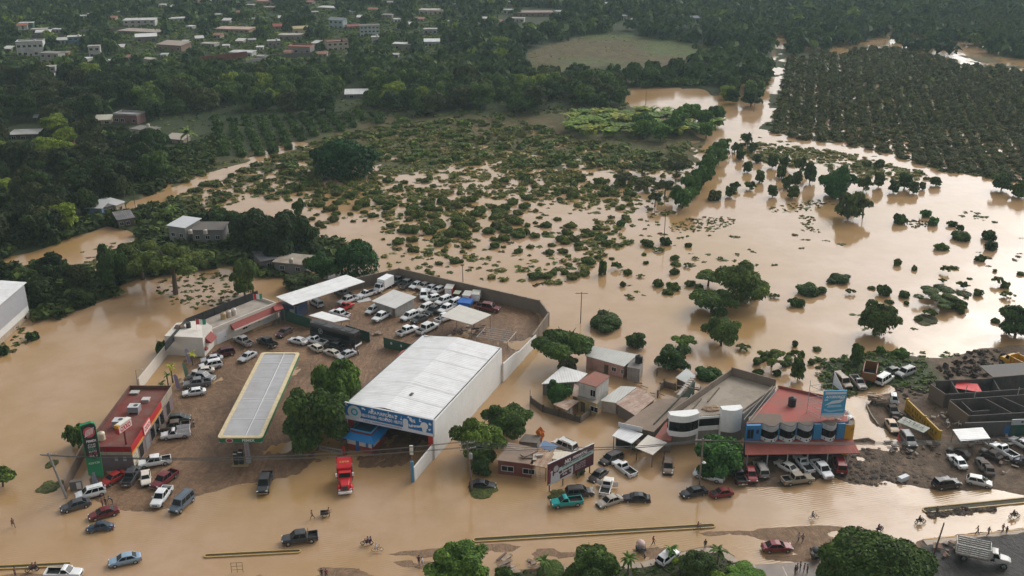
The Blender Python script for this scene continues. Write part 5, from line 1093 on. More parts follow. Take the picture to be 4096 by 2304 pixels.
for k_ in range(6): a0 = -.7+.22*k_; q.add([(a0, -.395, 9.55+.1*k_), (a0+.09, -.395, 9.5+.1*k_), (a0+.45, -.395, 10.75+.08*k_), (a0+.36, -.395, 10.8+.08*k_)], [(0, 1, 2, 3)])
q.build('emblem_stripe', MAT['plain'], bd, (.78,.76,.76))
lettering('PEMEX', bd, (.15, -.39, 8.75), 1.5, .42, 'plain', (.8,.8,.8), bold=.03)
for k_, cc in enumerate(((.6,.6,.6), (.7,.7,.7), (.05,.4,.2), (.6,.6,.6), (.55,.08,.08), (.6,.6,.6))): scrawl('', bd, (.1, -.39, 8.1-.42*k_), 1.2, .30, 'plain', cc, bold=.02)
scrawl('', bd, (0, -.39, 4.7), 1.7, .35, 'plain', (.5,.62,.55), bold=.02)
wallrun('boundary_wall', [(352,1800),(318,1865),(262,1968)], [2.4,2.4,2.2], (.22,.16,.12), 'brown wall behind the tall green price sign', 'plaster')
bx = thing('meter_cabinet', 'small concrete cabinet with a white door below the brown wall', 'cabinet', G(308,1958), rad(15)); q = MB(); q.b2(-.9, .9, -.4, .4, 0, 1.7); q.build('casing', MAT['concrete'], bx, (.13,.12,.11)); q = MB(); q.b2(.1, .8, -.45, -.4, .3, 1.5); q.build('door', MAT['plain'], bx, (.6,.6,.6))
# white office with tiled awnings
oA, oB = G(858,1383), G(1110,1275); lc, rz, Ln = frame_on(oA, oB)
t = thing('office', 'long cream office wing with red tiled awning and cluttered flat roof', 'building', lc, rz)
q = MB(); q.b2(0, Ln, 0, 6.5, -.2, 3.3); q.build('wall', MAT['whitewash'], t, (.62,.56,.49))
q = MB(); q.b2(0, Ln, .2, 6.4, 3.3, 3.35); q.build('roof', MAT['slabroof'], t, (.40,.35,.30)); q = MB(); q.b2(-.05, Ln+.05, -.06, .2, 3.3, 4.0); q.b2(Ln-.2, Ln+.05, .2, 6.4, 3.3, 4.0); q.build('parapet', MAT['whitewash'], t, (.62,.56,.49))
q = MB(); q.add([(4.6, -1.3, 2.35), (Ln-.2, -1.3, 2.35), (Ln-.2, -.07, 3.35), (4.6, -.07, 3.35), (4.6, -1.3, 2.2), (Ln-.2, -1.3, 2.2), (Ln-.2, -.07, 2.2), (4.6, -.07, 2.2)], [(0, 1, 2, 3), (4, 5, 1, 0), (5, 6, 2, 1), (7, 4, 0, 3), (7, 6, 5, 4)]); q.build('awning', MAT['tile_x'], t, (.26,.045,.035))
q = MB(); q.b2(4.5, Ln-.1, -1.42, -1.31, 2.1, 2.42); q.build('awning_beam', MAT['whitewash'], t, (.66,.6,.52))
add_window(t, 9.3, 1.6, .7, .9); add_window(t, 12.2, 1.5, .5, .8); add_window(t, 8.4, 1.5, 1.3, 1.2); add_door(t, 14.3, 1.5, 2.2, 0, (.55,.55,.56)); add_door(t, 2.0, 2.6, 2.5, 0, (.66,.66,.67))
g0, g1 = G(820,1428), G(858,1383)
oa2 = G(668,1420); lc2, rz2, L2 = frame_on(oa2, g0)
e = thing('office_gatehouse', 'plain cream gatehouse block with two small red awnings at the yard corner', 'building', lc2, rz2)
pg = [Matrix.Rotation(-rz2, 3, 'Z') @ (v-Vector(lc2)) for v in (oa2, g0, g1, local(lc, rz, 1.5, 5.5), local(lc2, rz2, -.2, 6.5))]
q = MB(); q.prism([p[:2] for p in pg], -.2, [4.4, 4.4, 4.6, 4.0, 4.4]); q.build('wall', MAT['whitewash'], e, (.66,.61,.54))
ev = (pg[2]-pg[1]).normalized(); en = Vector((ev.y, -ev.x, 0))
for (s0, s1, z0, z1, dd) in ((1.2, 4.4, 2.7, 3.9, 1.2), (-.6+.8, 1.1, 1.5, 2.1, .5)):
    a_, b__ = pg[1]+ev*s0, pg[1]+ev*s1; q = MB(); q.add([a_+en*dd+Vector((0, 0, z0)), b__+en*dd+Vector((0, 0, z0)), b__+en*.04+Vector((0, 0, z1)), a_+en*.04+Vector((0, 0, z1)), a_+en*dd+Vector((0, 0, z0-.12)), b__+en*dd+Vector((0, 0, z0-.12)), b__+en*.04+Vector((0, 0, z0-.12)), a_+en*.04+Vector((0, 0, z0-.12))], [(0, 1, 2, 3), (4, 5, 1, 0), (5, 6, 2, 1), (7, 4, 0, 3)]); q.build('awning', MAT['tile_x'], e, (.24,.035,.03))
ms = thing('mesh_screen', 'black mesh screen along the back edge of the office roofs', 'screen', lc, rz)
q = MB(); q.b2(-1.5, Ln+.5, 6.55, 6.65, 2.6, 5.1); q.build('mesh_panel', MAT['black'], ms)
l3, r3, L3 = frame_on(G(660,1392,4), local(lc, rz, -1.5, 6.6)); q = MB(); a3 = Matrix.Rotation(-rz, 3, 'Z') @ (Vector(l3)-Vector(lc)); q.prism([(a3.x, a3.y), (a3.x+.1, a3.y-.1), (-1.5, 6.55), (-1.5, 6.7)], 3.4, 5.1); q.build('mesh_panel', MAT['black'], ms)
for k_ in range(7): q = MB(); q.tube((k_*Ln/6, 6.5, 3.3), (k_*Ln/6, 6.5, 5.3), .05); q.build('post', MAT['darkmetal'], ms)
for i, (x, lb) in enumerate(((5.6, 'mud stained water tank, first of the three on the office roof'), (7.0, 'pinkish water tank, middle of the three on the office roof'), (8.4, 'pale water tank, last of the three on the office roof'))): water_tank(local(lc, rz, x, 3.4, 3.35), lb, .62, 1.5, ((.42,.30,.16), (.52,.42,.34), (.56,.50,.44))[i])
def flag(loc, rz_, label, w=2.0):
    f = thing('flag', label, 'flag', loc, rz_); q = MB(); q.tube((0, 0, 0), (0, 0, 2.4), .03); q.build('flagpole', MAT['plain'], f, (.5,.5,.5))
    for i, c_ in enumerate(((.5,.04,.04), (.72,.72,.70), (.02,.24,.12))):
        q = MB(); n_ = 4; vs = []; 
        for k_ in range(n_+1):
            x = (i+k_/n_)*w/3; y = .12*math.sin(x*4); vs += [(x, y, 1.0-.1*x), (x, y, 2.3-.14*x)]
        q.add(vs, [(2*k_, 2*k_+2, 2*k_+3, 2*k_+1) for k_ in range(n_)]); q.build('stripe', MAT['plain'], f, c_)
flag(local(lc2, rz2, 5.2, 4.2, 4.3), .2, 'green white red flag on the gatehouse roof'); flag(local(lc, rz, Ln-2.4, 4.6, 3.35), .5, 'green white red flag at the carport end of the office roof')
jk = thing('roof_clutter', 'dark drum and rubbish on the gatehouse roof beside the flag', 'junk', local(lc2, rz2, 3.3, 4.6, 4.4)); q = MB(); q.lathe([(0, 0), (.5, 0), (.5, 1.1), (0, 1.1)]); q.build('drum', MAT['black'], jk); q = MB(); q.blob((-1.8, -.2, .2), (1.2, .7, .5), 4); q.build('rubbish', MAT['rust'], jk, (.25,.19,.14))
wallrun('boundary_wall', [(668,1424),(560,1562)], [2.5,2.6], (.58,.52,.45), 'cream perimeter wall stepping down from the gatehouse towards the store')
# carport and yard sheds
def posts_roof(name, label, cat, corners, z, col, mat='sheet_y', zs=None, postr=.07, thick=.1, post_col=(.2,.2,.2), inset=.05):
    zs = zs or [z]*4; W4 = [G(x, y, zz) for (x, y), zz in zip(corners, zs)]; c0 = sum((Vector((p.x, p.y, 0)) for p in W4), Vector())/4
    d = W4[1]-W4[0]; rz_ = math.atan2(d.y, d.x); R_ = Matrix.Rotation(-rz_, 3, 'Z'); t = thing(name, label, cat, c0, rz_)
    loc4 = [R_ @ (p-c0) for p in W4]; q = MB(); q.prism([p[:2] for p in loc4], [p.z for p in loc4], [p.z+thick for p in loc4], True, True); q.build('roof', MAT[mat], t, col)
    for i in range(4):
        for f_ in ((0,) if i % 2 else (0, .5)):
            p = loc4[i].lerp(loc4[(i+1) % 4], f_)*(1-inset); q = MB(); q.tube((p.x, p.y, -.2), (p.x, p.y, p.z-.02 if f_ == 0 else (loc4[i].z+loc4[(i+1) % 4].z)/2-.05), postr); q.build('post', MAT['plain'], t, post_col)
    return t
posts_roof('carport', 'long white roofed carport along the back of the yard', 'carport', [(1170,1222),(1460,1128),(1385,1100),(1105,1188)], 4.3, (.78,.78,.77), 'sheet_y', [4.1,4.1,4.6,4.6])
posts_roof('shade_roof', 'white sheet shade roof over the tail of the black coach', 'canopy', [(1335,1290),(1400,1278),(1288,1247),(1235,1263)], 3.6, (.78,.78,.76))
posts_roof('shade_roof', 'dirty white sheet canopy on posts over the tool pile in the yard', 'canopy', [(1762,1266),(1888,1300),(1966,1260),(1838,1220)], 3.4, (.58,.55,.48), post_col=(.25,.2,.17))
posts_roof('porch_roof', 'red tiled porch roof joining the office and the carport', 'roof', [(1100,1245),(1136,1235),(1122,1208),(1090,1222)], 3.4, (.32,.05,.04), 'tile_x')
lc4, rz4, L4 = frame_on(G(1122,1272), G(1136,1278)); t = thing('store_room', 'dark blue painted room at the end of the carport', 'building', G(1118,1262), rad(-25)); q = MB(); q.b2(0, 5.0, 0, 4, -.2, 3.0); q.build('wall', MAT['plaster'], t, (.03,.06,.15)); q = MB(); q.b2(-.1, 5.1, -.1, 4.1, 3.0, 3.1); q.build('roof', MAT['slabroof'], t, (.1,.1,.12)); add_door(t, 3.6, 1.2, 2.2, 0, (.5,.5,.5))
lc5, rz5, L5 = frame_on(G(1502,1245), G(1583,1272)); t = thing('block_shed', 'small grey block shed with a pale sheet roof in the middle of the yard', 'shed', lc5, rz5)
q = MB(); q.b2(0, L5, 0, 6.2, -.2, 2.5); q.build('wall', MAT['concrete'], t, (.42,.41,.39)); q = MB(); q.prism([(-.5, -.5), (L5+.4, -.5), (L5+.4, 6.7), (-.5, 6.7)], [2.52, 2.52, 2.95, 2.95], [2.62, 2.62, 3.05, 3.05], True, True); q.build('roof', MAT['sheet_x'], t, (.60,.59,.56)); add_door(t, L5-.5, .8, 2.0, 0, (.2,.12,.08))
def greenfence(a, bb, h, label):
    lc, rz, Ln = frame_on(G(*a), G(*bb)); t = thing('green_fence', label, 'fence', lc, rz)
    q = MB(); q.b2(0, Ln, -.04, .04, 0, h); q.build('fence_panel', MAT['wallsheet'], t, (.012,.07,.04))
    for k_ in range(int(Ln/2.5)+1): q = MB(); q.tube((k_*2.5, .1, -.1), (k_*2.5, .1, h+.1), .05); q.build('post', MAT['plain'], t, (.01,.06,.035))
    return t
greenfence((1128,1278),(1248,1318), 2.6, 'green sheet fence between the office and the coach'); greenfence((1385,1340),(1480,1370), 2.4, 'green sheet fence beyond the nose of the coach')
t = greenfence((1536,1390),(1690,1430), 2.4, 'green sheet fence behind the corner of the hall')
for x in (2.0, 4.5): q = MB(); q.b2(x-.2, x+.2, -.09, -.04, 1.2, 1.7); q.build('notice', MAT['plain'], t, (.55,.6,.58))
posts_roof('porch_roof', 'small red tiled roof against the long side of the hall', 'roof', [(1578,1440),(1606,1405),(1634,1395),(1612,1428)], 2.6, (.42,.07,.06), 'tile_x')
wallrun('compound_wall', [(1395,1165),(1598,1120)], [2.9,3.0], (.17,.135,.105), 'brown block wall behind the carport end of the yard', 'concrete', posts=3.2, cap=(.25,.2,.15))
wallrun('compound_wall', [(1598,1120),(2158,1252),(2194,1302),(2130,1390)], [3.0,3.0,3.0,2.8], (.19,.15,.115), 'long brown block wall with posts along the flooded field', 'concrete', posts=3.3, cap=(.26,.21,.16))
t = thing('metal_gate', 'bright blue metal gate in the corner of the brown block wall', 'gate', G(2160,1342), rad(72)); q = MB(); q.b2(0, 4.6, -.3, -.2, 0, 2.7); q.build('gate_leaf', MAT['paint'], t, (.02,.22,.42)); q = MB(); q.b2(-.1, 4.7, -.2, -.12, 0, .1); q.b2(-.1, 4.7, -.2, -.12, 2.6, 2.7); q.build('gate_frame', MAT['plain'], t, (.02,.15,.3))
t = thing('roof_truss', 'bare steel truss frame lying open between hall and white wall', 'truss', G(1960,1385), rad(-20))
for k_ in range(6): q = MB(); q.tube((-3, k_*1.0, 1.8), (4.0, k_*1.0, 1.8), .07); q.build('beam', MAT['plain'], t, (.45,.42,.40))
q = MB(); q.tube((-3, -.2, 1.7), (-3, 5.3, 1.7), .08); q.tube((4, -.2, 1.7), (4, 5.3, 1.7), .08); q.build('edge_beam', MAT['plain'], t, (.4,.36,.34))
for x in (-3, 4):
    for y in (0, 5): q = MB(); q.tube((x, y, -.2), (x, y, 1.7), .08); q.build('post', MAT['plain'], t, (.3,.25,.22))
# big metal shed at the edge
t = thing('metal_shed', 'big grey corrugated metal shed with a white and brick base, cut by the frame', 'building', (-108.7, 149.5, 0), rad(90))
Lw = 60; dw = 26
q = MB(); q.b2(0, Lw, -.02, dw, 2.9, 8.3); q.build('cladding', MAT['wallsheet'], t, (.36,.36,.38))
q = MB(); q.b2(-.02, Lw+.02, .01, dw, 1.3, 2.9); q.build('white_band', MAT['whitewash'], t, (.66,.65,.62)); q = MB(); q.b2(-.04, Lw+.04, -.03, dw, -.3, 1.3); q.build('brick_base', MAT['plaster'], t, (.46,.36,.26))
q = MB(); q.add([(-.5, -.4, 8.3), (Lw+.5, -.4, 8.3), (Lw+.5, dw, 10.3), (-.5, dw, 10.3), (-.5, -.4, 8.15), (Lw+.5, -.4, 8.15)], [(0, 1, 2, 3), (4, 5, 1, 0), (0, 3, 4)]); q.build('roof', MAT['sheet_x'], t, (.72,.72,.72))
yw = G(1278,1800); t = thing('yard_wall', 'low painted wall with railings and a red end post beside the kiosk', 'wall', (yw.x, yw.y, 0), rad(-20))
q = MB(); q.b2(0, 4.6, 0, .2, -.1, .9); w_ = q.build('wall_panel', MAT['plaster'], t, (.30,.26,.22)); scrawl('', w_, (2.3, -.02, .55), 4.0, .4, 'black'); q = MB(); q.b2(4.6, 5.0, -.1, .3, -.1, 1.7); q.build('post', MAT['plain'], t, (.36,.03,.03))
q = MB(); [q.tube((4.8, .3+k*.9, 0), (4.8, .3+k*.9, 1.8), .04) for k in range(7)]; q.tube((4.8, .2, 1.75), (4.8, 5.8, 1.75), .04); q.build('railing', MAT['darkmetal'], t)
# ---------------------------------------------------------------- flooded shacks between the hall and the white building
def quadhouse(name, label, cat, roofpx, z, wall, roofc, roofmat='sheet_x', zs=None, wmat='plaster', wallpts=None, inset=.35, open_=False, thick=.12, win=(), door=None):
    """roofpx: front-left, front-right, back-right, back-left of the eaves as surveyed at height z"""
    zs = zs or [z]*4; W4 = [G(x, y, zz) for (x, y), zz in zip(roofpx, zs)]
    A = Vector((W4[0].x, W4[0].y, 0)); d = W4[1]-W4[0]; rz = math.atan2(d.y, d.x); R_ = Matrix.Rotation(-rz, 3, 'Z'); t = thing(name, label, cat, A, rz)
    q4 = [R_ @ (p-A) for p in W4]; c = sum(q4, Vector())/4
    q = MB(); q.prism([p[:2] for p in q4], [p.z for p in q4], [p.z+thick for p in q4], True, True); q.build('roof', MAT[roofmat], t, roofc)
    w4 = [c+(p-c)*(1-inset/max(.1, (p-c).length)) for p in q4]
    if open_:
        for p in w4: q = MB(); q.tube((p.x, p.y, -.4), (p.x, p.y, p.z-.02), .07); q.build('post', MAT['wood'], t)
    else:
        q = MB(); q.prism([p[:2] for p in w4], -.4, [p.z-.01 for p in w4], False); q.build('wall', MAT[wmat], t, wall)
    fr = w4[1]-w4[0]; L_ = fr.length; a_ = math.atan2(fr.y, fr.x)
    for (x, zc, ww, hh) in win:
        p = w4[0]+fr*(x/L_); o = add_window(t, 0, 0, ww, hh); o.location = (p.x, p.y, zc); o.rotation_euler = (0, 0, a_)
    if door is not None:
        p = w4[0]+fr*(door/L_); o = add_door(t, 0, .9, 2.0); o.location = (p.x, p.y, 0); o.rotation_euler = (0, 0, a_)
    return t
QH = quadhouse
QH('house', 'pink walled house with a long pale metal roof standing in the flood', 'house', [(2339,1424),(2497,1468),(2550,1420),(2374,1386)], 3.0, (.52,.30,.26), (.52,.52,.48), zs=[2.7,2.7,3.3,3.3], win=((6.3,1.5,.9,.8),(8.2,1.5,.5,.9)), door=4.6)
QH('annex', 'grey rough block annex at the end of the pink house', 'building', [(2508,1470),(2560,1480),(2574,1440),(2525,1432)], 2.9, (.30,.28,.26), (.20,.19,.18), 'slabroof', wmat='concrete', inset=.1)
water_tank(G(2555,1450,3.0), 'black water tank on the grey annex of the pink house', .75, 1.6, (.018,.018,.02))
QH('shed', 'white sheet roofed shed behind the block house with red stains', 'shed', [(2165,1538),(2312,1528),(2350,1496),(2250,1467)], 2.7, (.25,.22,.19), (.72,.72,.70), zs=[2.4,2.6,2.8,2.8])
t = QH('block_house', 'two storey block house with a red stained flat roof', 'house', [(2310,1529),(2386,1550),(2440,1506),(2379,1487)], 5.4, (.50,.49,.46), (.30,.10,.07), 'slabroof', inset=.25, win=((3.0,3.9,1.0,1.3),))
A = G(2302,1612); q = MB()
t2 = QH('lower_storey', 'mustard lower storey with barred windows in front of the block house', 'building', [(2306,1592),(2388,1618),(2399,1600),(2320,1570)], 2.5, (.40,.30,.12), (.28,.24,.19), 'slabroof', inset=.2, win=((3.6,1.3,1.6,1.0),), door=1.2)
QH('lean_to', 'lean-to of rusty striped sheets beside the block house', 'shed', [(2288,1585),(2315,1592),(2335,1560),(2298,1536)], 2.4, (.2,.17,.14), (.42,.32,.26), 'rustsheet', zs=[2.2,2.2,2.6,2.6])
QH('tile_awning', 'small patchy tiled awning on posts in the fenced yard', 'canopy', [(2211,1618),(2267,1643),(2318,1606),(2280,1597)], 2.2, WALL, (.50,.37,.28), 'rustsheet', open_=True)
QH('shed', 'wide grey sheet roofed shed with a painted front wall in the water', 'shed', [(2401,1604),(2464,1614),(2548,1550),(2483,1546)], 2.7, (.45,.38,.31), (.50,.50,.46), zs=[2.4,2.5,2.9,2.9])
QH('tile_shed', 'shed with a rust and grey patchwork tiled roof beside the wide grey one', 'shed', [(2464,1616),(2541,1664),(2622,1596),(2551,1551)], 2.6, (.20,.16,.13), (.48,.36,.29), 'rustsheet', zs=[2.5,2.3,2.6,2.9])
QH('shack', 'tin shack with a tilted pale roof among wreckage', 'shack', [(2702,1512),(2742,1532),(2783,1505),(2746,1475)], 3.0, (.06,.05,.045), (.55,.57,.54), wmat='rust', zs=[2.6,2.6,3.2,3.2])
QH('lean_to', 'broken striped lean-to below the tilted tin shack', 'shed', [(2716,1532),(2738,1542),(2760,1512),(2728,1508)], 2.0, (.08,.07,.06), (.40,.34,.29), 'rustsheet', zs=[1.4,1.5,2.2,2.2], open_=True)
QH('flat_roof_house', 'long muddy flat concrete roof between the tiled shed and the green wall', 'building', [(2487,1700),(2615,1730),(2752,1590),(2632,1600)], 2.6, (.14,.10,.075), (.25,.18,.13), 'slabroof', inset=.15)
wallrun('green_wall', [(2612,1752),(2705,1655),(2775,1580)], [2.9,2.9,2.9], (.012,.055,.045), 'dark green wall along the white curved building', 'plaster')
QH('tile_strip_roof', 'red stained narrow roof between the green wall and the white curved building', 'roof', [(2612,1760),(2685,1765),(2700,1690),(2664,1690)], 2.4, (.2,.16,.14), (.32,.08,.06), 'slabroof', inset=.2)
QH('shade_roof', 'white sheet awning nearest the flooded lane, over a dark stall', 'awning', [(2448,1745),(2528,1776),(2572,1738),(2486,1706)], 2.5, WALL, (.66,.67,.68), open_=True)
QH('shade_roof', 'cream sheet awning beside the white curved building', 'awning', [(2540,1792),(2611,1822),(2668,1772),(2592,1742)], 2.5, WALL, (.60,.54,.46), open_=True)
t = thing('stall', 'dark stall counter under the white sheet awning', 'stall', G(2515,1795), rad(-25)); q = MB(); q.b2(-2.4, 2.4, 0, 1.6, -.1, 1.3); q.build('counter', MAT['black'], t); q = MB(); q.b2(-2.5, 2.5, -.1, 1.7, 1.3, 1.38); q.build('top', MAT['wood'], t)
sgn = thing('shop_board', 'white sign board at the top of the white awning', 'sign', G(2520,1712,2.8), rad(-25)); q = MB(); q.b2(-2.2, 2.2, 0, .12, -.3, .6); q.build('board', MAT['plain'], sgn, (.62,.62,.62)); q = MB(); q.b2(-2.0, -1.9, 0.02, .1, -2.6, -.3); q.b2(1.9, 2.0, .02, .1, -2.6, -.3); q.build('post', MAT['darkmetal'], sgn)
def debris(name, label, x, y, n, spread, cols, seed, z=0, cat='rubble', sizes=(.4, 1.6)):
    t = thing(name, label, cat, G(x, y)+Vector((0, 0, z))); r = random.Random(seed)
    for i in range(n):
        q = MB(); M = Matrix.Rotation(r.uniform(0, 6), 3, 'Z') @ Matrix.Rotation(r.uniform(-.3, .3), 3, 'X'); q.box((r.uniform(-1, 1)*spread, r.uniform(-1, 1)*spread*.7, r.uniform(.05, .5)), (r.uniform(*sizes), r.uniform(.15, .8), r.uniform(.05, .25)), M=M); q.build(r.choice(['plank', 'sheet', 'scrap']), MAT['rust'], t, r.choice(cols))
    return t
WOODC = [(.36,.28,.21), (.22,.17,.13), (.45,.40,.34), (.15,.12,.10)]
debris('wreckage', 'broken sheets and planks piled between the tin shack and the tiled shed', 2645, 1570, 12, 4.5, WOODC, 5, .2, sizes=(.8, 2.6))
debris('wreckage', 'planks and sheets tipped beside the long muddy flat roof', 2760, 1585, 9, 3.0, WOODC, 6, .8, sizes=(1, 3))
wallrun('fence', [(2123,1612),(2172,1648),(2300,1684),(2322,1690)], [1.3,1.3,1.2,1.2], (.10,.085,.07), 'low dark fence around the flooded yard of the block house', 'concrete', posts=2.6, postc=(.06,.05,.04))
wallrun('fence', [(2322,1690),(2355,1665),(2388,1628)], [1.2,1.2,1.3], (.22,.18,.14), 'leaning pale fence on the lane side of the block house yard', 'concrete', posts=2.5)
wallrun('fence', [(2630,1590),(2640,1562),(2655,1548),(2700,1560)], [1.5,1.5,1.5,1.3], (.22,.17,.13), 'plank pen fence in the water beside the tin shack', 'rust', posts=2.2)
def pole_thing(name, label, cat, x, y, h, r=.13, lean=(0, 0), col=(.16,.12,.10), arms=0, arm_rz=0.0, extra=None, z=0):
    t = thing(name, label, cat, G(x, y)+Vector((0, 0, z)), arm_rz)
    q = MB(); q.tube((0, 0, -.4), (lean[0], lean[1], h), r*1.15, r*.8, 9); q.build('shaft', MAT['plain'], t, col)
    for k in range(arms):
        zz = h-.35-k*1.0; f = zz/h; q = MB(); q.b2(-1.35+lean[0]*f, 1.35+lean[0]*f, lean[1]*f-.06, lean[1]*f+.06, zz-.07, zz+.07); a_ = q.build('crossarm', MAT['plain'], t, (.24,.21,.18))
        for s_ in (-1.2, -.4, .4, 1.2): q = MB(); q.tube((s_+lean[0]*f, lean[1]*f, zz+.07), (s_+lean[0]*f, lean[1]*f, zz+.25), .05, .04, 6); q.build('insulator', MAT['plain'], a_, (.5,.5,.5))
    return t
pole_thing('fence_post', 'single pole standing in the flooded lane by the fenced yard', 'pole', 2120, 1640, 4.2, .06)
# restaurant with brown roofs behind the hoarding
t = QH('restaurant', 'low maroon walled restaurant with a brown concrete roof by the utility pole', 'building', [(1984,1842),(2130,1860),(2152,1796),(2035,1770)], 2.7, (.17,.04,.035), (.26,.18,.13), 'slabroof', inset=.4, win=((1.6,1.25,2.0,.9),(5.2,1.2,1.9,.9)))
QH('shade_roof', 'tan plank roof with loose boards beside the brown concrete roof', 'roof', [(2119,1860),(2186,1874),(2217,1817),(2155,1796)], 2.7, WALL, (.42,.31,.21), 'rustsheet', open_=True)
QH('shade_roof', 'cream sheet roof just behind the hoarding', 'roof', [(2203,1836),(2258,1842),(2302,1814),(2220,1799)], 2.6, WALL, (.60,.53,.40), open_=True)
QH('tarp_roof', 'blue tarpaulin stretched behind the tan plank roof', 'tarpaulin', [(2151,1788),(2200,1804),(2236,1786),(2176,1762)], 2.5, WALL, (.09,.17,.30), 'plain', zs=[2.5,2.2,2.3,2.6], open_=True, thick=.05)
t = thing('tarpaulin', 'crumpled orange tarpaulin hanging at the back corner of the restaurant', 'tarpaulin', G(2160,1772)); q = MB(); q.blob((0, 0, 1.6), (.7, .5, 1.3), 8, 12, 8, .35); q.build('sheet', MAT['plain'], t, (.62,.17,.03))
QH('back_room', 'small roofless block room behind the restaurant', 'building', [(2075,1768),(2150,1775),(2165,1745),(2100,1738)], 1.6, (.22,.20,.18), (.14,.12,.10), 'slabroof', inset=.1)
debris('rubbish_pile', 'poles and planks lying on the brown concrete roof', 2110, 1868, 7, 2.4, WOODC, 9, 2.8, sizes=(1, 3.4))
# hoarding
bl, br_ = G(2190,1974), G(2371,1888); lc, rz, Ln = frame_on(bl, br_)
t = thing('hoarding', 'large maroon roadside hoarding tilted over the flooded verge', 'billboard', lc, rz); z0, z1 = 1.5, 5.5
q = MB(); q.b2(0, Ln, -.1, .1, z0, z1); pn = q.build('panel', MAT['plain'], t, (.085,.018,.032))
q = MB(); q.b2(-.05, Ln+.05, -.12, .12, z1, z1+.08); q.build('frame', MAT['plain'], t, (.55,.55,.55))
for x in (.6, Ln*.35, Ln*.68, Ln-.5): q = MB(); q.tube((x, .25, -.4), (x, .25, z1-.3), .11); q.build('post', MAT['plain'], t, (.16,.12,.10)); 
for x in (Ln*.4, Ln*.65, Ln*.92): q = MB(); q.path([(x, 0, z1), (x, -.9, z1+.45)], .035); q.build('lamp_arm', MAT['darkmetal'], t)
def bq(y, *p): return [(a, y, c) for a, c in p]
q = MB(); q.add(bq(-.112, (2.0,3.2),(Ln-.1,3.75),(Ln-.1,4.55),(2.4,3.95)), [(0, 1, 2, 3)]); q.build('pale_band', MAT['plain'], pn, (.45,.58,.55))
q = MB(); q.add(bq(-.112, (.02,1.52),(5.3,1.52),(5.3,1.95),(2.4,1.75),(.02,1.75)), [(0, 1, 2, 3, 4)]); q.add(bq(-.116, (5.0,1.8),(5.4,1.8),(5.4,3.2),(2.3,2.7),(2.3,2.55),(5.0,2.95)), [(0, 1, 2, 5), (2, 3, 4, 5)]); q.build('grey_strip', MAT['plain'], pn, (.55,.56,.57))
q = MB(); fp = [(.5,1.53),(2.5,1.53),(2.55,2.6),(2.2,3.2),(1.75,3.35),(1.3,3.3),(1.2,2.9),(.95,2.9),(.9,3.5),(.6,3.5),(.55,2.6)]; q.add(bq(-.118, *fp), [tuple(range(len(fp)))]); q.build('portrait', MAT['plain'], pn, (.55,.55,.56))
adddisc(pn, 'portrait', 1.65, 4.05, .55, (.45,.43,.43), -.119); adddisc(pn, 'portrait', 1.62, 4.4, .45, (.12,.08,.09), -.1185, 1.2); adddisc(pn, 'portrait', .75, 3.75, .25, (.55,.53,.53), -.119)
q = MB(); q.add(bq(-.111, (.02,1.76),(.5,1.76),(.5,4.6),(.02,4.3)), [(0, 1, 2, 3)]); q.build('red_edge', MAT['plain'], pn, (.22,.03,.05))
lettering('NO', pn, (4.2, -.125, 4.55), 1.4, .8, 'plain', (.75,.73,.73), bold=.06, shear=.2); lettering('PERMITAS', pn, (6.9, -.125, 4.72), 3.3, .5, 'plain', (.75,.73,.73), bold=.04, shear=.2, ry=-2)
lettering('VIOLENCIA, ACOSO O AMENAZAS', pn, (6.2, -.125, 4.0), 6.6, .42, 'plain', (.02,.06,.07), bold=.04, shear=.2, ry=-3)
scrawl('', pn, (3.9, -.125, 3.0), 1.9, .42, 'plain', (.7,.7,.7), bold=.03, shear=.2); scrawl('', pn, (4.0, -.125, 2.4), 1.8, .42, 'plain', (.7,.7,.7), bold=.03, shear=.2)
for k_ in range(4): scrawl('', pn, (7.0, -.125, 3.1-.32*k_), 2.4, .18, 'plain', (.6,.5,.52), bold=.02, shear=.2)
t = thing('portable_toilet', 'light blue portable cabin under the hoarding', 'cabin', G(2318,1868), rz); q = MB(); q.b2(-.6, .6, -.6, .6, -.2, 2.0); q.build('cabin_shell', MAT['plain'], t, (.10,.38,.48)); q = MB(); q.prism([(-.65, -.65), (.65, -.65), (.65, .65), (-.65, .65)], 2.0, 2.15); q.build('roof', MAT['plain'], t, (.3,.5,.55)); add_door(t, 0, .8, 1.8, -.6, (.08,.3,.4))
# ---------------------------------------------------------------- white curved building
zt = 6.5
cA, cB, cC, cD = [Vector((*G2(x, y, zt), 0)) for x, y in ((2681,1662),(2926,1478),(3103,1528),(2985,1640))]
lc, rz, Ln = frame_on(cA, cD); t = thing('white_building', 'white two storey building with a curved corner bay and an unfinished flat roof', 'building', lc, rz); Ri = Matrix.Rotation(-rz, 3, 'Z')
b0, c0 = Ri @ (cB-cA), Ri @ (cC-cA); sh = Vector((0, 0, 0))
q = MB(); q.prism([(0.3, .9), (Ln, .9), (c0.x, c0.y), (b0.x, b0.y)], -.2, 5.3); q.build('wall', MAT['plaster'], t, (.32,.29,.26))
q = MB(); q.prism([(.5, 1.0), (Ln-.1, 1.0), (c0.x-.2, c0.y-.2), (b0.x, b0.y-.2)], 5.31, 5.36); q.build('roof', MAT['slabroof'], t, (.33,.28,.22))
def parapet(par, pts, z0_, z1_, th, mat, col, name='parapet'):
    for a, bb in zip(pts, pts[1:]):
        a, bb = Vector(a), Vector(bb); d = (bb-a).normalized(); n_ = Vector((-d.y, d.x, 0))*th/2; q = MB(); q.prism([(a+n_)[:2], (a-n_)[:2], (bb-n_)[:2], (bb+n_)[:2]], z0_, z1_); q.build(name, MAT[mat], par, col)
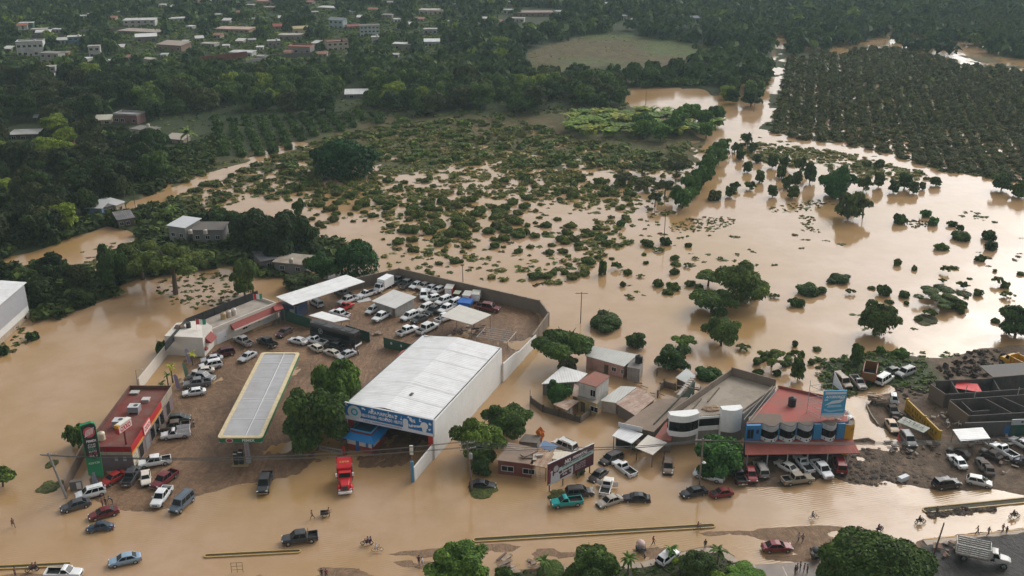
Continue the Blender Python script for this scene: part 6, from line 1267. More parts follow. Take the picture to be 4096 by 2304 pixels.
parapet(t, [(.2, 1.2, 0), (b0.x, b0.y, 0)], 5.2, zt+.1, .2, 'concrete', (.26,.21,.165)); parapet(t, [(b0.x, b0.y, 0), (c0.x, c0.y, 0)], 5.2, zt+.5, .2, 'concrete', (.22,.165,.13)); parapet(t, [(c0.x, c0.y, 0), (Ln-.3, 1.2, 0)], 5.2, 5.8, .2, 'concrete', (.30,.25,.2))
def arcpts(xa, xb, y0_, bulge, n=9): return [(xa+(xb-xa)*i/n, y0_-bulge*math.sin(math.pi*i/n)) for i in range(n+1)]
def band(par, pts, z0_, z1_, back, mat, col, name):
    q = MB(); poly = list(pts)+[(pts[-1][0], back), (pts[0][0], back)]; q.prism(poly, z0_, z1_, True, True); return q.build(name, MAT[mat], par, col)
W_ = (.82,.82,.80)
bay1, mid_, bay2 = arcpts(0, 5.2, 0, .9), [(5.22, .75), (9.3, .75)], arcpts(9.32, 13.0, .1, .75)
for pts, nm, bands in ((bay1, 'curved_bay', ((2.55,3.5,'w'),(3.5,5.35,'g'),(5.35,6.6,'w'))), (mid_, 'middle_bay', ((2.55,3.4,'w'),(3.4,4.9,'g'),(4.9,5.3,'w'))), (bay2, 'corner_tower', ((2.55,6.9,'w'),))):
    for a_, b_, k_ in bands:
        o = band(t, [(x, y+(.12 if k_ == 'g' else 0)) for x, y in pts], a_, b_, 1.3, 'whitewash' if k_ == 'w' else 'glass', W_, nm if k_ == 'w' else 'window_band')
for x in (.1, 5.2, 9.3): q = MB(); q.b2(x-.14, x+.14, .3, .6, -.2, 5.3); q.build('pillar', MAT['whitewash'], t, W_)
q = MB(); q.b2(.2, 13, 1.6, 1.75, -.2, 2.55); q.build('shopfront', MAT['plain'], t, (.10,.095,.09))
q = MB(); q.b2(10.3, 11.6, .9, 1.0, 5.35, 6.3); q.build('tower_recess', MAT['black'], t)
for (x, y, l_, a_) in ((5.6, 4.0, 7, .9), (7.0, 11.0, 5, -.55), (10.5, 8.0, 6, .9)): q = MB(); q.box((x, y, 5.5), (l_, .18, .28), a_); q.build('roof_beam', MAT['concrete'], t, (.17,.13,.10))
q = MB()
for i in range(9): q.box((4.2+i*.55, 8.6+i*.72, 5.62), (.9, .55, .5), .9+i*.3)
q.build('block_pile', MAT['concrete'], t, (.46,.41,.36)); q = MB(); q.blob((8.6, 3.2, 5.4), (1.9, 1.0, .35), 5, 14, 6, .2); q.build('sand_heap', MAT['rust'], t, (.33,.23,.15))
# ---------------------------------------------------------------- shop with round bays and red roof
aA, aB = Vector((39.7,150.3,0)), Vector((55.8,150.9,0)); lc, rz, Ln = frame_on(aA, aB)
t = thing('parts_shop', 'red roofed blue shop with four round white bays and a yellow curved end', 'shop', lc, rz); Ri = Matrix.Rotation(-rz, 3, 'Z'); P6 = lambda x, y, z: Ri @ (Vector((*G2(x, y, z), 0))-Vector((aA.x, aA.y, 0)))
rb, rc, rd = P6(3112,1548,6.4), P6(3352,1600,6.4), P6(3398,1650,6.4)
foot = [(0, .4), (Ln+1.6, .4), (rd.x-.2, rd.y), (rc.x, rc.y), (rb.x, rb.y)]
q = MB(); q.prism(foot, -.2, 6.2, False); q.build('wall', MAT['plaster'], t, (.05,.22,.42))
q = MB(); q.prism([(0.0, .5), (Ln+1.4, .5), (rd.x-.4, rd.y), (rc.x-.1, rc.y-.2), (rb.x+.1, rb.y-.2)], 6.18, 6.28); q.build('roof', MAT['slabroof'], t, (.36,.085,.065))
q = MB(); q.prism([(.6, .6), (6.5, .6), (6.8, 3.4), (3.0, 3.9), (1.0, 2.6)], 6.28, 6.31); q.build('roof_stain', MAT['slabroof'], t, (.16,.11,.08))
parapet(t, [(rb.x, rb.y, 0), (rc.x, rc.y, 0)], 6.2, 6.75, .2, 'plaster', (.30,.07,.055))
q = MB(); q.tube((rb.x-.5, rb.y, 6.6), (.6, 1.0, 6.6), .05); q.tube((rb.x-1.1, rb.y-.2, 6.8), (-.2, 1.1, 6.7), .04); q.tube((rb.x+.3, rb.y, 6.5), (1.1, 1.0, 6.5), .04); q.build('pipe', MAT['plain'], t, (.38,.33,.28))
q = MB(); q.b2(.1, 2.6, -.12, .4, 3.3, 6.2); bp = q.build('blue_panel', MAT['paint'], t, (.015,.21,.48)); add_window(bp, .8, 4.6, 1.0, 1.7, -.12, frame=(.02,.1,.25)); add_window(bp, 2.0, 5.0, .35, .7, -.12, frame=(.02,.1,.25))
for i, (xa, xb) in enumerate(((2.75,5.75),(5.95,8.75),(8.95,11.65),(13.1,15.7))):
    pts = arcpts(xa, xb, .3, 1.25, 10)
    o = band(t, pts, 5.35, 6.4, .6, 'plaster', (.46,.50,.52), 'round_bay'); band(o, [(x, y-.06) for x, y in pts], 6.4, 6.5, .5, 'plaster', (.14,.11,.09), 'rim'); band(o, [(x, y+.15) for x, y in pts], 3.9, 5.35, .6, 'glass', W_, 'window_band'); band(o, pts, 3.25, 3.9, .6, 'whitewash', (.68,.68,.67), 'sill_band')
    for k_ in (2, 5, 7): q = MB(); q.b2(pts[k_][0]-.12, pts[k_][0]+.12, pts[k_][1]-.02, pts[k_][1]+.1, 3.5, 3.75); q.build('emblem', MAT['black'], o)
for xa, xb in ((11.7, 13.05), (15.75, Ln+.95)): q = MB(); q.b2(xa, xb, -.05, .4, 3.25, 6.15); q.build('blue_panel', MAT['paint'], t, (.035,.22,.42))
yp = [(Ln+.98, -.1), (Ln+1.8, -.35), (Ln+2.5, .1), (Ln+3.0, 1.0), (Ln+3.1, 2.2), (Ln+2.9, 3.4), (Ln+2.3, 4.2), (Ln+.98, 4.4)]
q = MB(); q.prism(yp, -.2, 5.9); ye = q.build('yellow_end', MAT['paint'], t, (.52,.27,.012)); q = MB(); q.prism([(x-.1, y) for x, y in yp], 5.92, 6.0); q.build('end_roof', MAT['slabroof'], t, (.20,.16,.13))
for x, y, z_, w_, h_, r_ in ((2.18, -.17, 5.2, .9, .45, 33), (2.78, .52, 4.9, 1.1, .4, 60), (2.78, .52, 4.2, 1.1, .4, 60), (3.08, 1.55, 4.6, 1.0, .4, 84), (2.78, .52, 3.5, 1.1, .35, 60), (3.08, 1.55, 3.7, .9, .4, 84)): scrawl('', ye, (Ln+x, y, z_), w_, h_, 'black', None, rz=r_, bold=.04)
q = MB()
for k_ in range(9): q.box((Ln+2.75+.12*(k_ % 3-1), .52+.2*(k_ % 3-1), 1.2+.55*(k_//3)), (.08, .35, .35), rad(60-90+0))
q.build('tyre_print', MAT['black'], ye)
q = MB(); q.prism([(-1.0, -4.2), (Ln+2.2, -4.4), (Ln+2.4, -.4), (Ln+.9, -.06), (.0, -.13)], [2.95, 2.95, 3.2, 3.2, 3.2], [3.05, 3.05, 3.3, 3.3, 3.3], True, True); q.build('awning', MAT['tile_x'], t, (.30,.065,.045))
for k_ in range(6): q = MB(); q.tube((-.5+k_*3.4, -4.0, -.2), (-.5+k_*3.4, -4.0, 2.95), .1); q.build('pillar', MAT['plain'], t, (.4,.4,.42))
q = MB(); q.b2(.2, Ln+.9, -.02, .38, -.2, 2.9); q.build('shopfront', MAT['plain'], t, (.045,.045,.05))
wt = local(aA, rz, *(P6(3167,1622,6.3)[:2])); water_tank((wt.x, wt.y, 6.28), 'black water tank on the red roof of the shop', .7, 1.7, (.02,.02,.025))
# rooftop advertising board
r0 = local(aA, rz, 13.2, 1.6); t = thing('roof_sign', 'blue and white accessories board on a steel frame over the red roof', 'billboard', (r0.x, r0.y, 6.28), rad(3))
q = MB(); q.b2(0, 4.0, -.1, .1, .7, 5.4); pn = q.build('panel', MAT['plain'], t, (.05,.33,.55))
q = MB(); q.b2(.25, 3.9, -.115, -.1, 4.75, 5.2); q.build('white_strip', MAT['plain'], pn, (.62,.66,.72)); lettering('ACCESORIOS', pn, (2.05, -.12, 4.25), 3.4, .5, 'plain', (.75,.8,.82), bold=.04, shear=.2)
q = MB(); q.add(bq(-.115, (.3,2.6),(1.6,3.5),(3.7,3.75),(3.0,3.1),(1.5,2.9)), [tuple(range(5))]); q.add(bq(-.115, (.2,3.55),(.9,3.6),(.8,3.8),(.3,3.8)), [(0, 1, 2, 3)]); q.add(bq(-.115, (2.8,4.0),(3.7,4.05),(3.7,3.9),(2.9,3.85)), [(3, 2, 1, 0)]); q.build('white_print', MAT['plain'], pn, (.62,.70,.75))
q = MB(); q.add(bq(-.115, (.3,1.7),(1.3,1.3),(3.7,1.6),(3.7,1.9),(1.4,1.65),(.4,2.0)), [tuple(range(6))]); q.add(bq(-.115, (.8,2.2),(3.4,2.3),(3.2,2.75),(1.0,2.65)), [(0, 1, 2, 3)]); q.build('pale_print', MAT['plain'], pn, (.30,.52,.66))
q = MB(); q.b2(0, 4.0, -.11, -.1, .7, 1.1); q.build('pale_foot', MAT['plain'], pn, (.45,.58,.72)); q = MB(); q.add([(.1, -.13, .7), (1.2, -.13, .1), (2.2, -.13, .35), (2.7, -.13, -.1), (3.9, -.13, .6)], [(4, 3, 2, 1, 0)]); q.build('torn_sheet', MAT['plain'], t, (.66,.63,.58))
for z_ in (.4, 1.6, 2.8, 4.0, 5.2): q = MB(); q.path([(0, .1, z_), (-1.6, 2.4, z_), (2.6, 3.0, z_), (4, .1, z_)], .04); q.build('truss_rail', MAT['plain'], t, (.42,.42,.42))
for x, y in ((-1.6, 2.4), (2.6, 3.0), (.05, .15), (3.95, .15)): q = MB(); q.tube((x, y, 0), (x, y, 6.2 if y > 1 else 5.4), .05); q.build('truss_post', MAT['plain'], t, (.38,.38,.38))
q = MB(); q.add([(2.6, 3.0, 5.0), (4.0, .15, 4.4), (2.6, 3.0, 7.3), (2.7, 3.1, 7.3)], [(0, 1, 2), (1, 3, 2)]); q.build('side_sheet', MAT['plain'], t, (.70,.70,.68))
ts = thing('torn_canvas', 'white torn canvas lying over the rounded yellow end roof', 'canvas', local(aA, rz, Ln+1.2, 2.6, 6.05), rz+.3); q = MB(); n_ = 8
q.add([(x*.5-1.6, y*.5-1.3, .12+.18*math.sin(x*1.3+y)) for y in range(6) for x in range(n_)], [(y*n_+x, y*n_+x+1, (y+1)*n_+x+1, (y+1)*n_+x) for y in range(5) for x in range(n_-1)]); q.build('cloth', MAT['plain'], ts, (.68,.66,.62))
# ---------------------------------------------------------------- unfinished block building
hW = 3.0
t0 = Vector((*G2(3723,1536,hW), 0)); t = thing('unfinished_building', 'roofless unfinished building of dark grey block rooms', 'building', t0)
def bw(a, bb, col, h=hW, name='wall', th=.18, z0_=-.2, mat='concrete'):
    A, B = Vector((*G2(*a, hW), 0))-t0, Vector((*G2(*bb, hW), 0))-t0; d = (B-A).normalized(); n_ = Vector((-d.y, d.x, 0))*th/2; q = MB(); q.prism([(A+n_)[:2], (A-n_)[:2], (B-n_)[:2], (B+n_)[:2]], z0_, h); return q.build(name, MAT[mat], t, col)
DG, BR = (.070,.068,.067), (.155,.118,.09)
bw((3723,1536),(3780,1575), BR); bw((3741,1524),(3973,1514), DG, 3.05); bw((3782,1577),(4130,1553), DG, 3.02); bw((3799,1602),(3876,1662), BR, 2.98); bw((3800,1600),(4130,1576), DG, 3.04); bw((3878,1664),(4150,1647), DG, 3.06)
bw((3806,1524),(3836,1572), DG, 2.9); bw((3973,1515),(4000,1560), DG, 2.96); bw((3848,1600),(3890,1640), DG, 2.7); bw((3940,1592),(4052,1652), DG, 2.93); bw((4010,1588),(4130,1640), DG, 2.95); bw((3890,1640),(3960,1634), DG, 2.72); bw((3973,1514),(4130,1500), DG, 3.4)
bw((3741,1525),(3742,1536), BR, 2.6); bw((3896,1570),(3940,1586), (.12,.07,.07), 2.2)
q = MB(); A0 = Vector((*G2(3972,1512,3.4), 0))-t0; B0 = Vector((*G2(4140,1498,3.4), 0))-t0; q.prism([(A0.x, A0.y), (B0.x, B0.y), (B0.x+1, B0.y+5), (A0.x-.5, A0.y+5)], 3.42, 3.55, True, True); q.build('slab', MAT['slabroof'], t, (.13,.125,.12))
for (x, y) in ((3862,1570), (3896,1592), (4070,1580)): p = Vector((*G2(x, y, hW), 0))-t0; q = MB(); q.tube((p.x, p.y, 2.6), (p.x+.1, p.y, 4.6), .07); q.build('column_stub', MAT['plain'], t, (.35,.34,.33))
f0 = G(3880,1740); f = thing('shop_row', 'dark green and blue painted shop fronts below the unfinished rooms', 'building', G(3850,1752), rad(4))
q = MB(); q.b2(0, 28, 0, .3, -.2, 3.0); q.build('wall', MAT['plaster'], f, (.075,.075,.075))
for xa, xb, c_ in ((1.5, 3.6, (.02,.09,.11)), (7.4, 8.4, (.02,.12,.3)), (8.5, 12.0, (.012,.07,.05)), (12.1, 14.0, (.03,.16,.28)), (14.1, 20.0, (.015,.08,.07))): q = MB(); q.b2(xa, xb, -.06, .01, 0, 2.2); q.build('shutter', MAT['paint'], f, c_)
q = MB(); q.b2(8.4, 12.6, -.25, -.05, 2.4, 3.5); s_ = q.build('name_board', MAT['plain'], f, (.38,.42,.42)); adddisc(s_, 'emblem', 10.3, 3.0, .25, (.05,.05,.05), -.26)
q = MB(); q.b2(14.2, 18.5, -.2, -.05, 2.5, 3.7); s_ = q.build('name_board', MAT['plain'], f, (.02,.09,.22)); scrawl('', s_, (16.2, -.21, 3.1), 3.0, .5, 'plain', (.6,.65,.7), bold=.03)
posts_roof('shade_roof', 'white sheet canopy in front of the unfinished block building', 'canopy', [(3842,1766),(3962,1756),(3930,1711),(3810,1719)], 2.6, (.70,.70,.69))
ar = thing('red_awning', 'bright red canvas over one room of the unfinished building', 'canvas', (*G2(3868,1545,2.4), 2.35), rad(-15)); q = MB(); q.add([(-2.4, -1.2, 0), (1.6, -1.5, -.1), (2.6, -.6, -.35), (2.0, 1.4, .15), (-1.6, 1.5, .1)], [tuple(range(5))]); q.build('cloth', MAT['plain'], ar, (.62,.015,.02))
# yellow lettered wall
y0_, y1_ = G(3620,1645), G(3752,1776); lc, rz, Ln = frame_on(y0_, y1_); t = thing('lettered_wall', 'bright yellow wall painted with dark workshop lettering', 'wall', lc, rz)
q = MB(); q.b2(0, Ln, 0, .25, -.2, 2.5); w_ = q.build('wall_panel', MAT['paint'], t, (.52,.29,.012))
for i in range(4): scrawl('', w_, (Ln*(.14+.23*i), -.02, 1.55), Ln*.19, .75, 'black', None, bold=.04); scrawl('', w_, (Ln*(.14+.23*i), -.02, .75), Ln*.15, .4, 'black', None, bold=.03)
q = MB(); q.b2(-.15, .15, -.1, .35, -.2, 2.7); q.build('post', MAT['paint'], t, (.5,.3,.03)); q = MB(); q.b2(Ln-.2, Ln+.1, -.1, .35, -.2, 2.7); q.build('post', MAT['paint'], t, (.5,.3,.03)); q = MB(); q.b2(Ln*.55-.12, Ln*.55+.12, -.08, .33, -.2, 2.7); q.build('post', MAT['paint'], t, (.5,.3,.03))
kb = wallrun('kerb_wall', [(3465,1625),(3485,1665),(3512,1702)], [.35,.35,.35], (.36,.31,.24), 'low pale kerb wall bordering the flooded drive', 'concrete')
wallrun('culvert_wall', [(3400,1770),(3470,1762),(3500,1772)], [.5,.6,.4], (.25,.20,.16), 'low concrete culvert wall at the end of the red awning', 'concrete')
# ---------------------------------------------------------------- poles and wires
upx, upy = 1890, 1964
pole_thing('utility_pole', 'brown utility pole with crossarms standing in weeds by the black car', 'pole', upx, upy, 9.4, .17, (-.75, 0), (.15,.115,.095), 2, rad(20))
tf = thing('transformer', 'grey transformer can hung on the brown utility pole', 'transformer', G(upx, upy)+Vector((-.2, -.35, 6.3))); q = MB(); q.lathe([(0, 0), (.28, 0), (.3, .1), (.3, .9), (.2, 1.0), (0, 1.02)]); q.build('can', MAT['plain'], tf, (.3,.31,.31)); q = MB(); q.tube((.0, -.05, 1.0), (.0, -.05, 1.25), .06); q.build('bushing', MAT['plain'], tf, (.4,.3,.25))
pole_thing('utility_pole', 'pale leaning utility pole beside the cream cabinet at the yard corner', 'pole', 268, 1992, 8.4, .2, (-1.6, 0), (.28,.26,.24), 1, 0)
def wire(name, label, a, bb, sag, r=.035, group='power wires over the road'):
    a, bb = Vector(a), Vector(bb); n_ = 14; pts = [a.lerp(bb, i/n_)-Vector((0, 0, sag*4*(i/n_)*(1-i/n_))) for i in range(n_+1)]; q = MB(); q.path(pts, r, 4); o = q.build(name, MAT['wire']); return tag(o, label, 'wire', group)
up, lp = G(upx, upy), G(268, 1992); rp_ = G(2797, 1945)
for i, (dx, z_) in enumerate(((-1.2, 9.3), (.4, 9.3), (1.2, 8.2), (-.4, 8.2))):
    wire('power_wire', 'thin power wire sagging over the muddy yard from the utility pole', up+Vector((-.75+dx*.94, dx*.34, z_)), lp+Vector((-1.5+dx, 0, 7.9)), 1.5)
    wire('power_wire', 'thin power wire running from the utility pole past the white curved building', up+Vector((-.75+dx*.94, dx*.34, z_)), rp_+Vector((dx, 0, 8.6)), 1.2, group='power wires past the white building')
    wire('power_wire', 'thin power wire running over the row of parked cars at the shop', rp_+Vector((dx, 0, 8.6)), G(4700,1900)+Vector((0, dx, 9)), 1.5, group='power wires past the red roofed shop')
pole_thing('utility_pole', 'utility pole half hidden by the bright green tree at the white building', 'pole', 2797, 1945, 9.0, .15, (0, 0), (.22,.18,.15), 1, 0)
lm = thing('lamp_head', 'white round lamp on the pole by the bright green tree', 'lamp', rp_+Vector((.35, -.3, 4.6))); q = MB(); q.lathe([(0, 0), (.3, .02), (.33, .12), (.1, .3), (0, .3)]); q.build('shade', MAT['white'], lm); q = MB(); q.tube((0, 0, .2), (-.35, .3, .25), .04); q.build('arm', MAT['darkmetal'], lm)
pole_thing('utility_pole', 'dark leaning pole at the edge of the largest tree by the tipper truck', 'pole', 3728, 2238, 6.4, .12, (.75, 0), (.10,.075,.06))
for x, y, h, lb in ((2656,962,9,'wooden pole standing in the flood at the foot of the green row'), (2322,1292,7.5,'pole with crossarms in the flooded bushes behind the yard wall'), (3015,448,10,'pole beside the flooded track in the distance'), (2582,432,8,'thin pole at the bank of the small brown pond'), (1852,1128,4.6,'thin post in the field behind the block wall'), (508,860,7.5,'pole at the corner of the cream end house'), (818,880,7.0,'pole above the shining metal roof'), (545,850,6,'thin pole in the flooded track'), (540,240,13,'tall thin mast in the village')):
    pole_thing('field_pole', lb, 'pole', x, y, h, .1, (RV.uniform(-.2, .2), 0), (.14,.11,.09), 1 if 'crossarm' in lb else 0)
def street_lamp(x, y, h, lb, rz_=0):
    t = pole_thing('street_lamp', lb, 'street lamp', x, y, h, .06, (0, 0), (.3,.28,.26), 0, rz_); q = MB(); q.tube((0, 0, h), (1.1, 0, h+.25), .04); q.build('arm', MAT['plain'], t, (.3,.28,.26)); q = MB(); q.b2(.9, 1.5, -.12, .12, h+.16, h+.28); q.build('lamp_head', MAT['plain'], t, (.4,.4,.4))
street_lamp(551, 1540, 3.2, 'thin street lamp behind the perimeter wall near the store')
# banners at the entrance
for x, y, c_, lb in ((752,1455,(.30,.27,.42),'lilac feather banner in front of the gatehouse wall'), (742,1512,(.16,.30,.20),'green feather banner between the lilac ones'), (708,1560,(.30,.25,.38),'lilac feather banner nearest the store')):
    t = thing('feather_banner', lb, 'banner', G(x, y), 0); q = MB(); q.tube((0, 0, -.1), (-.35, 0, 3.4), .03); q.build('pole', MAT['plain'], t, (.5,.5,.5)); q = MB(); q.add([(.0, -.04, .3), (.75, -.04, .35), (.45, -.04, 3.0), (.1, -.04, 3.45), (-.33, -.04, 3.3)], [tuple(range(5))]); q.build('cloth', MAT['plain'], t, c_)
# ---------------------------------------------------------------- vehicles (local x points forward)
def loft(q, st):
    """st: (x, half width, z bottom, z top): a rounded lower body"""
    rings = []
    for x, w, zb, zt in st:
        h = zt-zb; pr = [(w*.82, zb), (w*.97, zb+h*.12), (w, zb+h*.45), (w*.985, zb+h*.72), (w*.93, zt-h*.07), (w*.80, zt)]
        rings.append([(x, y, z) for y, z in pr]+[(x, -y, z) for y, z in pr[::-1]])
    n = len(rings[0]); vs = [p for r in rings for p in r]
    fs = [(i*n+j, i*n+(j+1) % n, (i+1)*n+(j+1) % n, (i+1)*n+j) for i in range(len(rings)-1) for j in range(n)]
    fs += [tuple(range(n)), tuple(range(len(vs)-1, len(vs)-n-1, -1))]
    fs = [f[::-1] for f in fs]
    q.add(vs, fs)
def cabin(root, base, top, zb, zr, wb, wt, q, rear_glass=True, front_glass=True, sides=((.06, .52), (.56, .95))):
    """greenhouse: base=(xr,xf) at zb, top=(xr,xf) at zr; glass panes sit proud of the painted frame"""
    B = [(base[0], -wb, zb), (base[1], -wb, zb), (base[1], wb, zb), (base[0], wb, zb)]; T = [(top[0], -wt, zr), (top[1], -wt, zr), (top[1], wt, zr), (top[0], wt, zr)]
    B = [Vector(v) for v in B]; T = [Vector(v) for v in T]; m = (top[0]+top[1])/2
    q.add(B+T+[Vector((m, -wt*.8, zr+.05)), Vector((m, wt*.8, zr+.05))], [(0, 1, 5, 4), (1, 2, 6, 5), (2, 3, 7, 6), (3, 0, 4, 7), (4, 5, 8), (5, 6, 9, 8), (6, 7, 9), (7, 4, 8, 9)])
    def pane(name, b0, b1, t1, t0, u0, u1, v0=.08, v1=.90):
        g = MB(); f = lambda u, v: (b0.lerp(b1, u)).lerp(t0.lerp(t1, u), v); n_ = (b1-b0).cross(t0-b0).normalized()*.014
        g.quad(f(u0, v0)+n_, f(u1, v0)+n_, f(u1, v1)+n_, f(u0, v1)+n_); g.build(name, MAT['glass'], root)
    if front_glass: pane('windscreen', B[1], B[2], T[2], T[1], .06, .94)
    if rear_glass: pane('rear_window', B[3], B[0], T[0], T[3], .08, .92)
    for u0, u1 in sides:
        pane('side_window', B[0], B[1], T[1], T[0], u0, u1); pane('side_window', B[2], B[3], T[3], T[2], 1-u1, 1-u0)
def wheels(root, xs, w, r=.33, tw=.22):
    for x in xs:
        for s in (-1, 1):
            q = MB(); q.tube((x, s*(w-tw+.02), r), (x, s*(w+.03), r), r, r, 14); o = q.build('wheel', MAT['rubber'], root)
            k = MB(); k.tube((x, s*(w+.031), r), (x, s*(w+.045), r), r*.58, r*.5, 10); k.build('rim', MAT['chrome'], o)
def lights(root, xf, xr, w, zf, zr_):
    for s in (-1, 1):
        q = MB(); q.box((xf, s*w*.74, zf), (.10, w*.32, .15)); q.build('headlight', MAT['headlamp'], root)
        q = MB(); q.box((xr, s*w*.80, zr_), (.08, w*.26, .20)); q.build('taillight', MAT['tail'], root)
def bumpers(root, xf, xr, w, mat='black', z=.38):
    q = MB(); q.box((xf, 0, z), (.12, w*1.8, .16)); q.build('bumper', MAT[mat], root); q = MB(); q.box((xr, 0, z), (.12, w*1.8, .16)); q.build('bumper', MAT[mat], root)
    q = MB(); q.box((xf+.02, 0, z+.20), (.08, w*1.0, .13)); q.build('grille', MAT['black'], root); q = MB(); q.box((xr-.065, 0, z+.12), (.02, .4, .14)); q.build('plate', MAT['white'], root)
def mirrors(root, x, w, z):
    for s in (-1, 1): q = MB(); q.box((x, s*(w+.09), z), (.12, .18, .13)); q.build('mirror', MAT['carpaint'], root)
def car_sedan(t, L=4.5, w=.87, H=1.43, old=False):
    h = L/2; q = MB(); e = .06 if old else 0
    loft(q, [(-h, w*.78, .32, .80+e), (-h+.18, w*.93, .26, .95), (-h+.9, w, .20, .98), (-h+1.5, w, .20, .96), (.2, w, .20, .95), (h-1.35, w, .20, .95), (h-.55, w*.97, .22, .84+e), (h-.12, w*.86, .28, .72+e), (h, w*.70, .34, .60+e)])
    b = (-h+.55, h-1.15); tp = (-h+1.25, h-1.95) if not old else (-h+1.05, h-1.85)
    cabin(t, b, tp, .93, H, w*.90, w*.70, q); q.build('body', MAT['carpaint'], t); wheels(t, (h-.85, -h+.85), w-.02, .32); lights(t, h-.10, -h+.06, w, .66+e, .80); bumpers(t, h-.02, -h+.02, w*.9); mirrors(t, h-1.45, w, .98)
def car_hatch(t, L=3.95, w=.85, H=1.5):
    h = L/2; q = MB(); loft(q, [(-h, w*.84, .32, .92), (-h+.2, w*.95, .24, .98), (-h+.9, w, .20, .97), (.2, w, .20, .96), (h-1.1, w, .20, .97), (h-.45, w*.95, .22, .84), (h-.1, w*.84, .28, .70), (h, w*.7, .34, .6)])
    cabin(t, (-h+.05, h-.95), (-h+.45, h-1.75), .94, H, w*.91, w*.72, q); q.build('body', MAT['carpaint'], t); wheels(t, (h-.75, -h+.65), w-.02, .31); lights(t, h-.10, -h+.04, w, .68, .92); bumpers(t, h-.02, -h+.02, w*.9); mirrors(t, h-1.3, w, 1.0)
def car_suv(t, L=4.6, w=.93, H=1.72, box=False):
    h = L/2; q = MB(); loft(q, [(-h, w*.88, .38, 1.02), (-h+.15, w*.96, .30, 1.10), (-h+.9, w, .26, 1.10), (.2, w, .26, 1.09), (h-1.2, w, .26, 1.09), (h-.5, w*.97, .28, 1.02), (h-.1, w*.88, .34, .90), (h, w*.76, .40, .76)])
    cabin(t, (-h+.04, h-1.05), (-h+(.18 if box else .40), h-(1.55 if box else 1.85)), 1.06, H, w*.92, w*.76, q, sides=((.05, .30), (.33, .63), (.66, .95))); q.build('body', MAT['carpaint'], t); wheels(t, (h-.85, -h+.8), w-.02, .37, .25); lights(t, h-.08, -h+.03, w, .84, 1.0); bumpers(t, h-.02, -h+.02, w*.92, z=.48); mirrors(t, h-1.45, w, 1.15)
    for s in (-1, 1): k = MB(); k.tube((-h+.7, s*w*.62, H+.08), (h-2.1, s*w*.62, H+.08), .03, .03, 5); k.build('roof_rail', MAT['darkmetal'], t)
def car_van(t, L=4.9, w=.95, H=1.95): car_suv(t, L, w, H, True)
def car_beetle(t):
    w = .72; q = MB(); loft(q, [(-2.0, w*.35, .35, .62), (-1.8, w*.62, .28, .80), (-1.3, w*.80, .24, 1.02), (-.6, w*.86, .22, 1.0), (.5, w*.84, .22, .95), (1.1, w*.70, .24, .92), (1.6, w*.55, .28, .80), (1.95, w*.35, .34, .6)])
    cabin(t, (-1.35, .85), (-.65, .35), .94, 1.45, w*.80, w*.60, q); q.build('body', MAT['carpaint'], t, smooth=True)
    for x in (-1.25, 1.2):
        for s in (-1, 1): k = MB(); k.blob((x, s*.62, .48), (.55, .22, .36), 3, 12, 8, .0); k.build('fender', MAT['carpaint'], t, smooth=True)
    wheels(t, (1.2, -1.25), .76, .32, .18); lights(t, 1.72, -1.85, .72, .66, .6); bumpers(t, 2.02, -2.05, .7, 'chrome', .35)
def bed(t, x0, x1, w, zf, zt, mat='carpaint'):
    q = MB(); q.b2(x0, x1, -w, w, .34, zf)
    q.b2(x0, x1, -w, -w+.10, zf, zt); q.b2(x0, x1, w-.10, w, zf, zt); q.b2(x0, x0+.09, -w+.10, w-.10, zf, zt); q.b2(x1-.07, x1, -w+.10, w-.10, zf, zt); q.build('cargo_bed', MAT[mat], t)
    k = MB(); k.b2(x0+.10, x1-.08, -w+.11, w-.11, zf, zf+.03); k.b2(x0+.10, x1-.08, -w+.105, -w+.125, zf+.03, zt-.05); k.b2(x0+.10, x1-.08, w-.125, w-.105, zf+.03, zt-.05); k.build('bed_liner', MAT['rubber'], t)
def car_pickup(t, L=5.3, w=.92, H=1.78, single=False, stake=False, rollbar=False):
    h = L/2; bl = 2.25 if single else 1.55; xb = -h+bl; q = MB()
    loft(q, [(xb+.04, w, .34, 1.10), (xb+.3, w, .32, 1.10), (.4, w, .32, 1.10), (h-1.3, w, .32, 1.10), (h-.6, w*.97, .34, 1.05), (h-.12, w*.92, .38, .98), (h, w*.84, .44, .84)])
    cabin(t, (xb+.08, h-1.25), (xb+.28, h-2.0), 1.07, H, w*.90, w*.76, q, sides=((.06, .95),) if single else ((.06, .46), (.50, .95))); q.build('body', MAT['carpaint'], t)
    bed(t, -h, xb, w*.97, .62, 1.08); wheels(t, (h-.9, -h+1.0), w-.01, .38, .26); lights(t, h-.06, -h-.01, w, .88, .88); bumpers(t, h+.01, -h-.04, w*.95, 'chrome', .5); mirrors(t, h-1.65, w, 1.2)
    if stake:
        for s in (-1, 1):
            k = MB()
            for zz in (1.15, 1.35, 1.55, 1.75): k.b2(-h+.02, xb-.02, s*w*.97-.03, s*w*.97+.03, zz, zz+.12)
            for xx in (-h+.05, -h+bl/2, xb-.08): k.b2(xx-.04, xx+.04, s*w*.97-.05, s*w*.97+.05, 1.08, 1.9)
            k.build('stake_side', MAT['carpaint'], t)
        k = MB()
        for zz in (1.15, 1.35, 1.55, 1.75): k.b2(-h, -h+.05, -w*.95, w*.95, zz, zz+.12)
        k.build('tailboard', MAT['carpaint'], t)
    if rollbar: k = MB(); k.path([(xb-.15, -w*.85, 1.08), (xb-.15, -w*.75, 1.75), (xb-.15, w*.75, 1.75), (xb-.15, w*.85, 1.08)], .05); k.build('roll_bar', MAT['darkmetal'], t)
def car_pickup1(t): car_pickup(t, 5.1, .88, 1.70, True)
def car_pickupbig(t): car_pickup(t, 5.9, 1.0, 1.95, False)
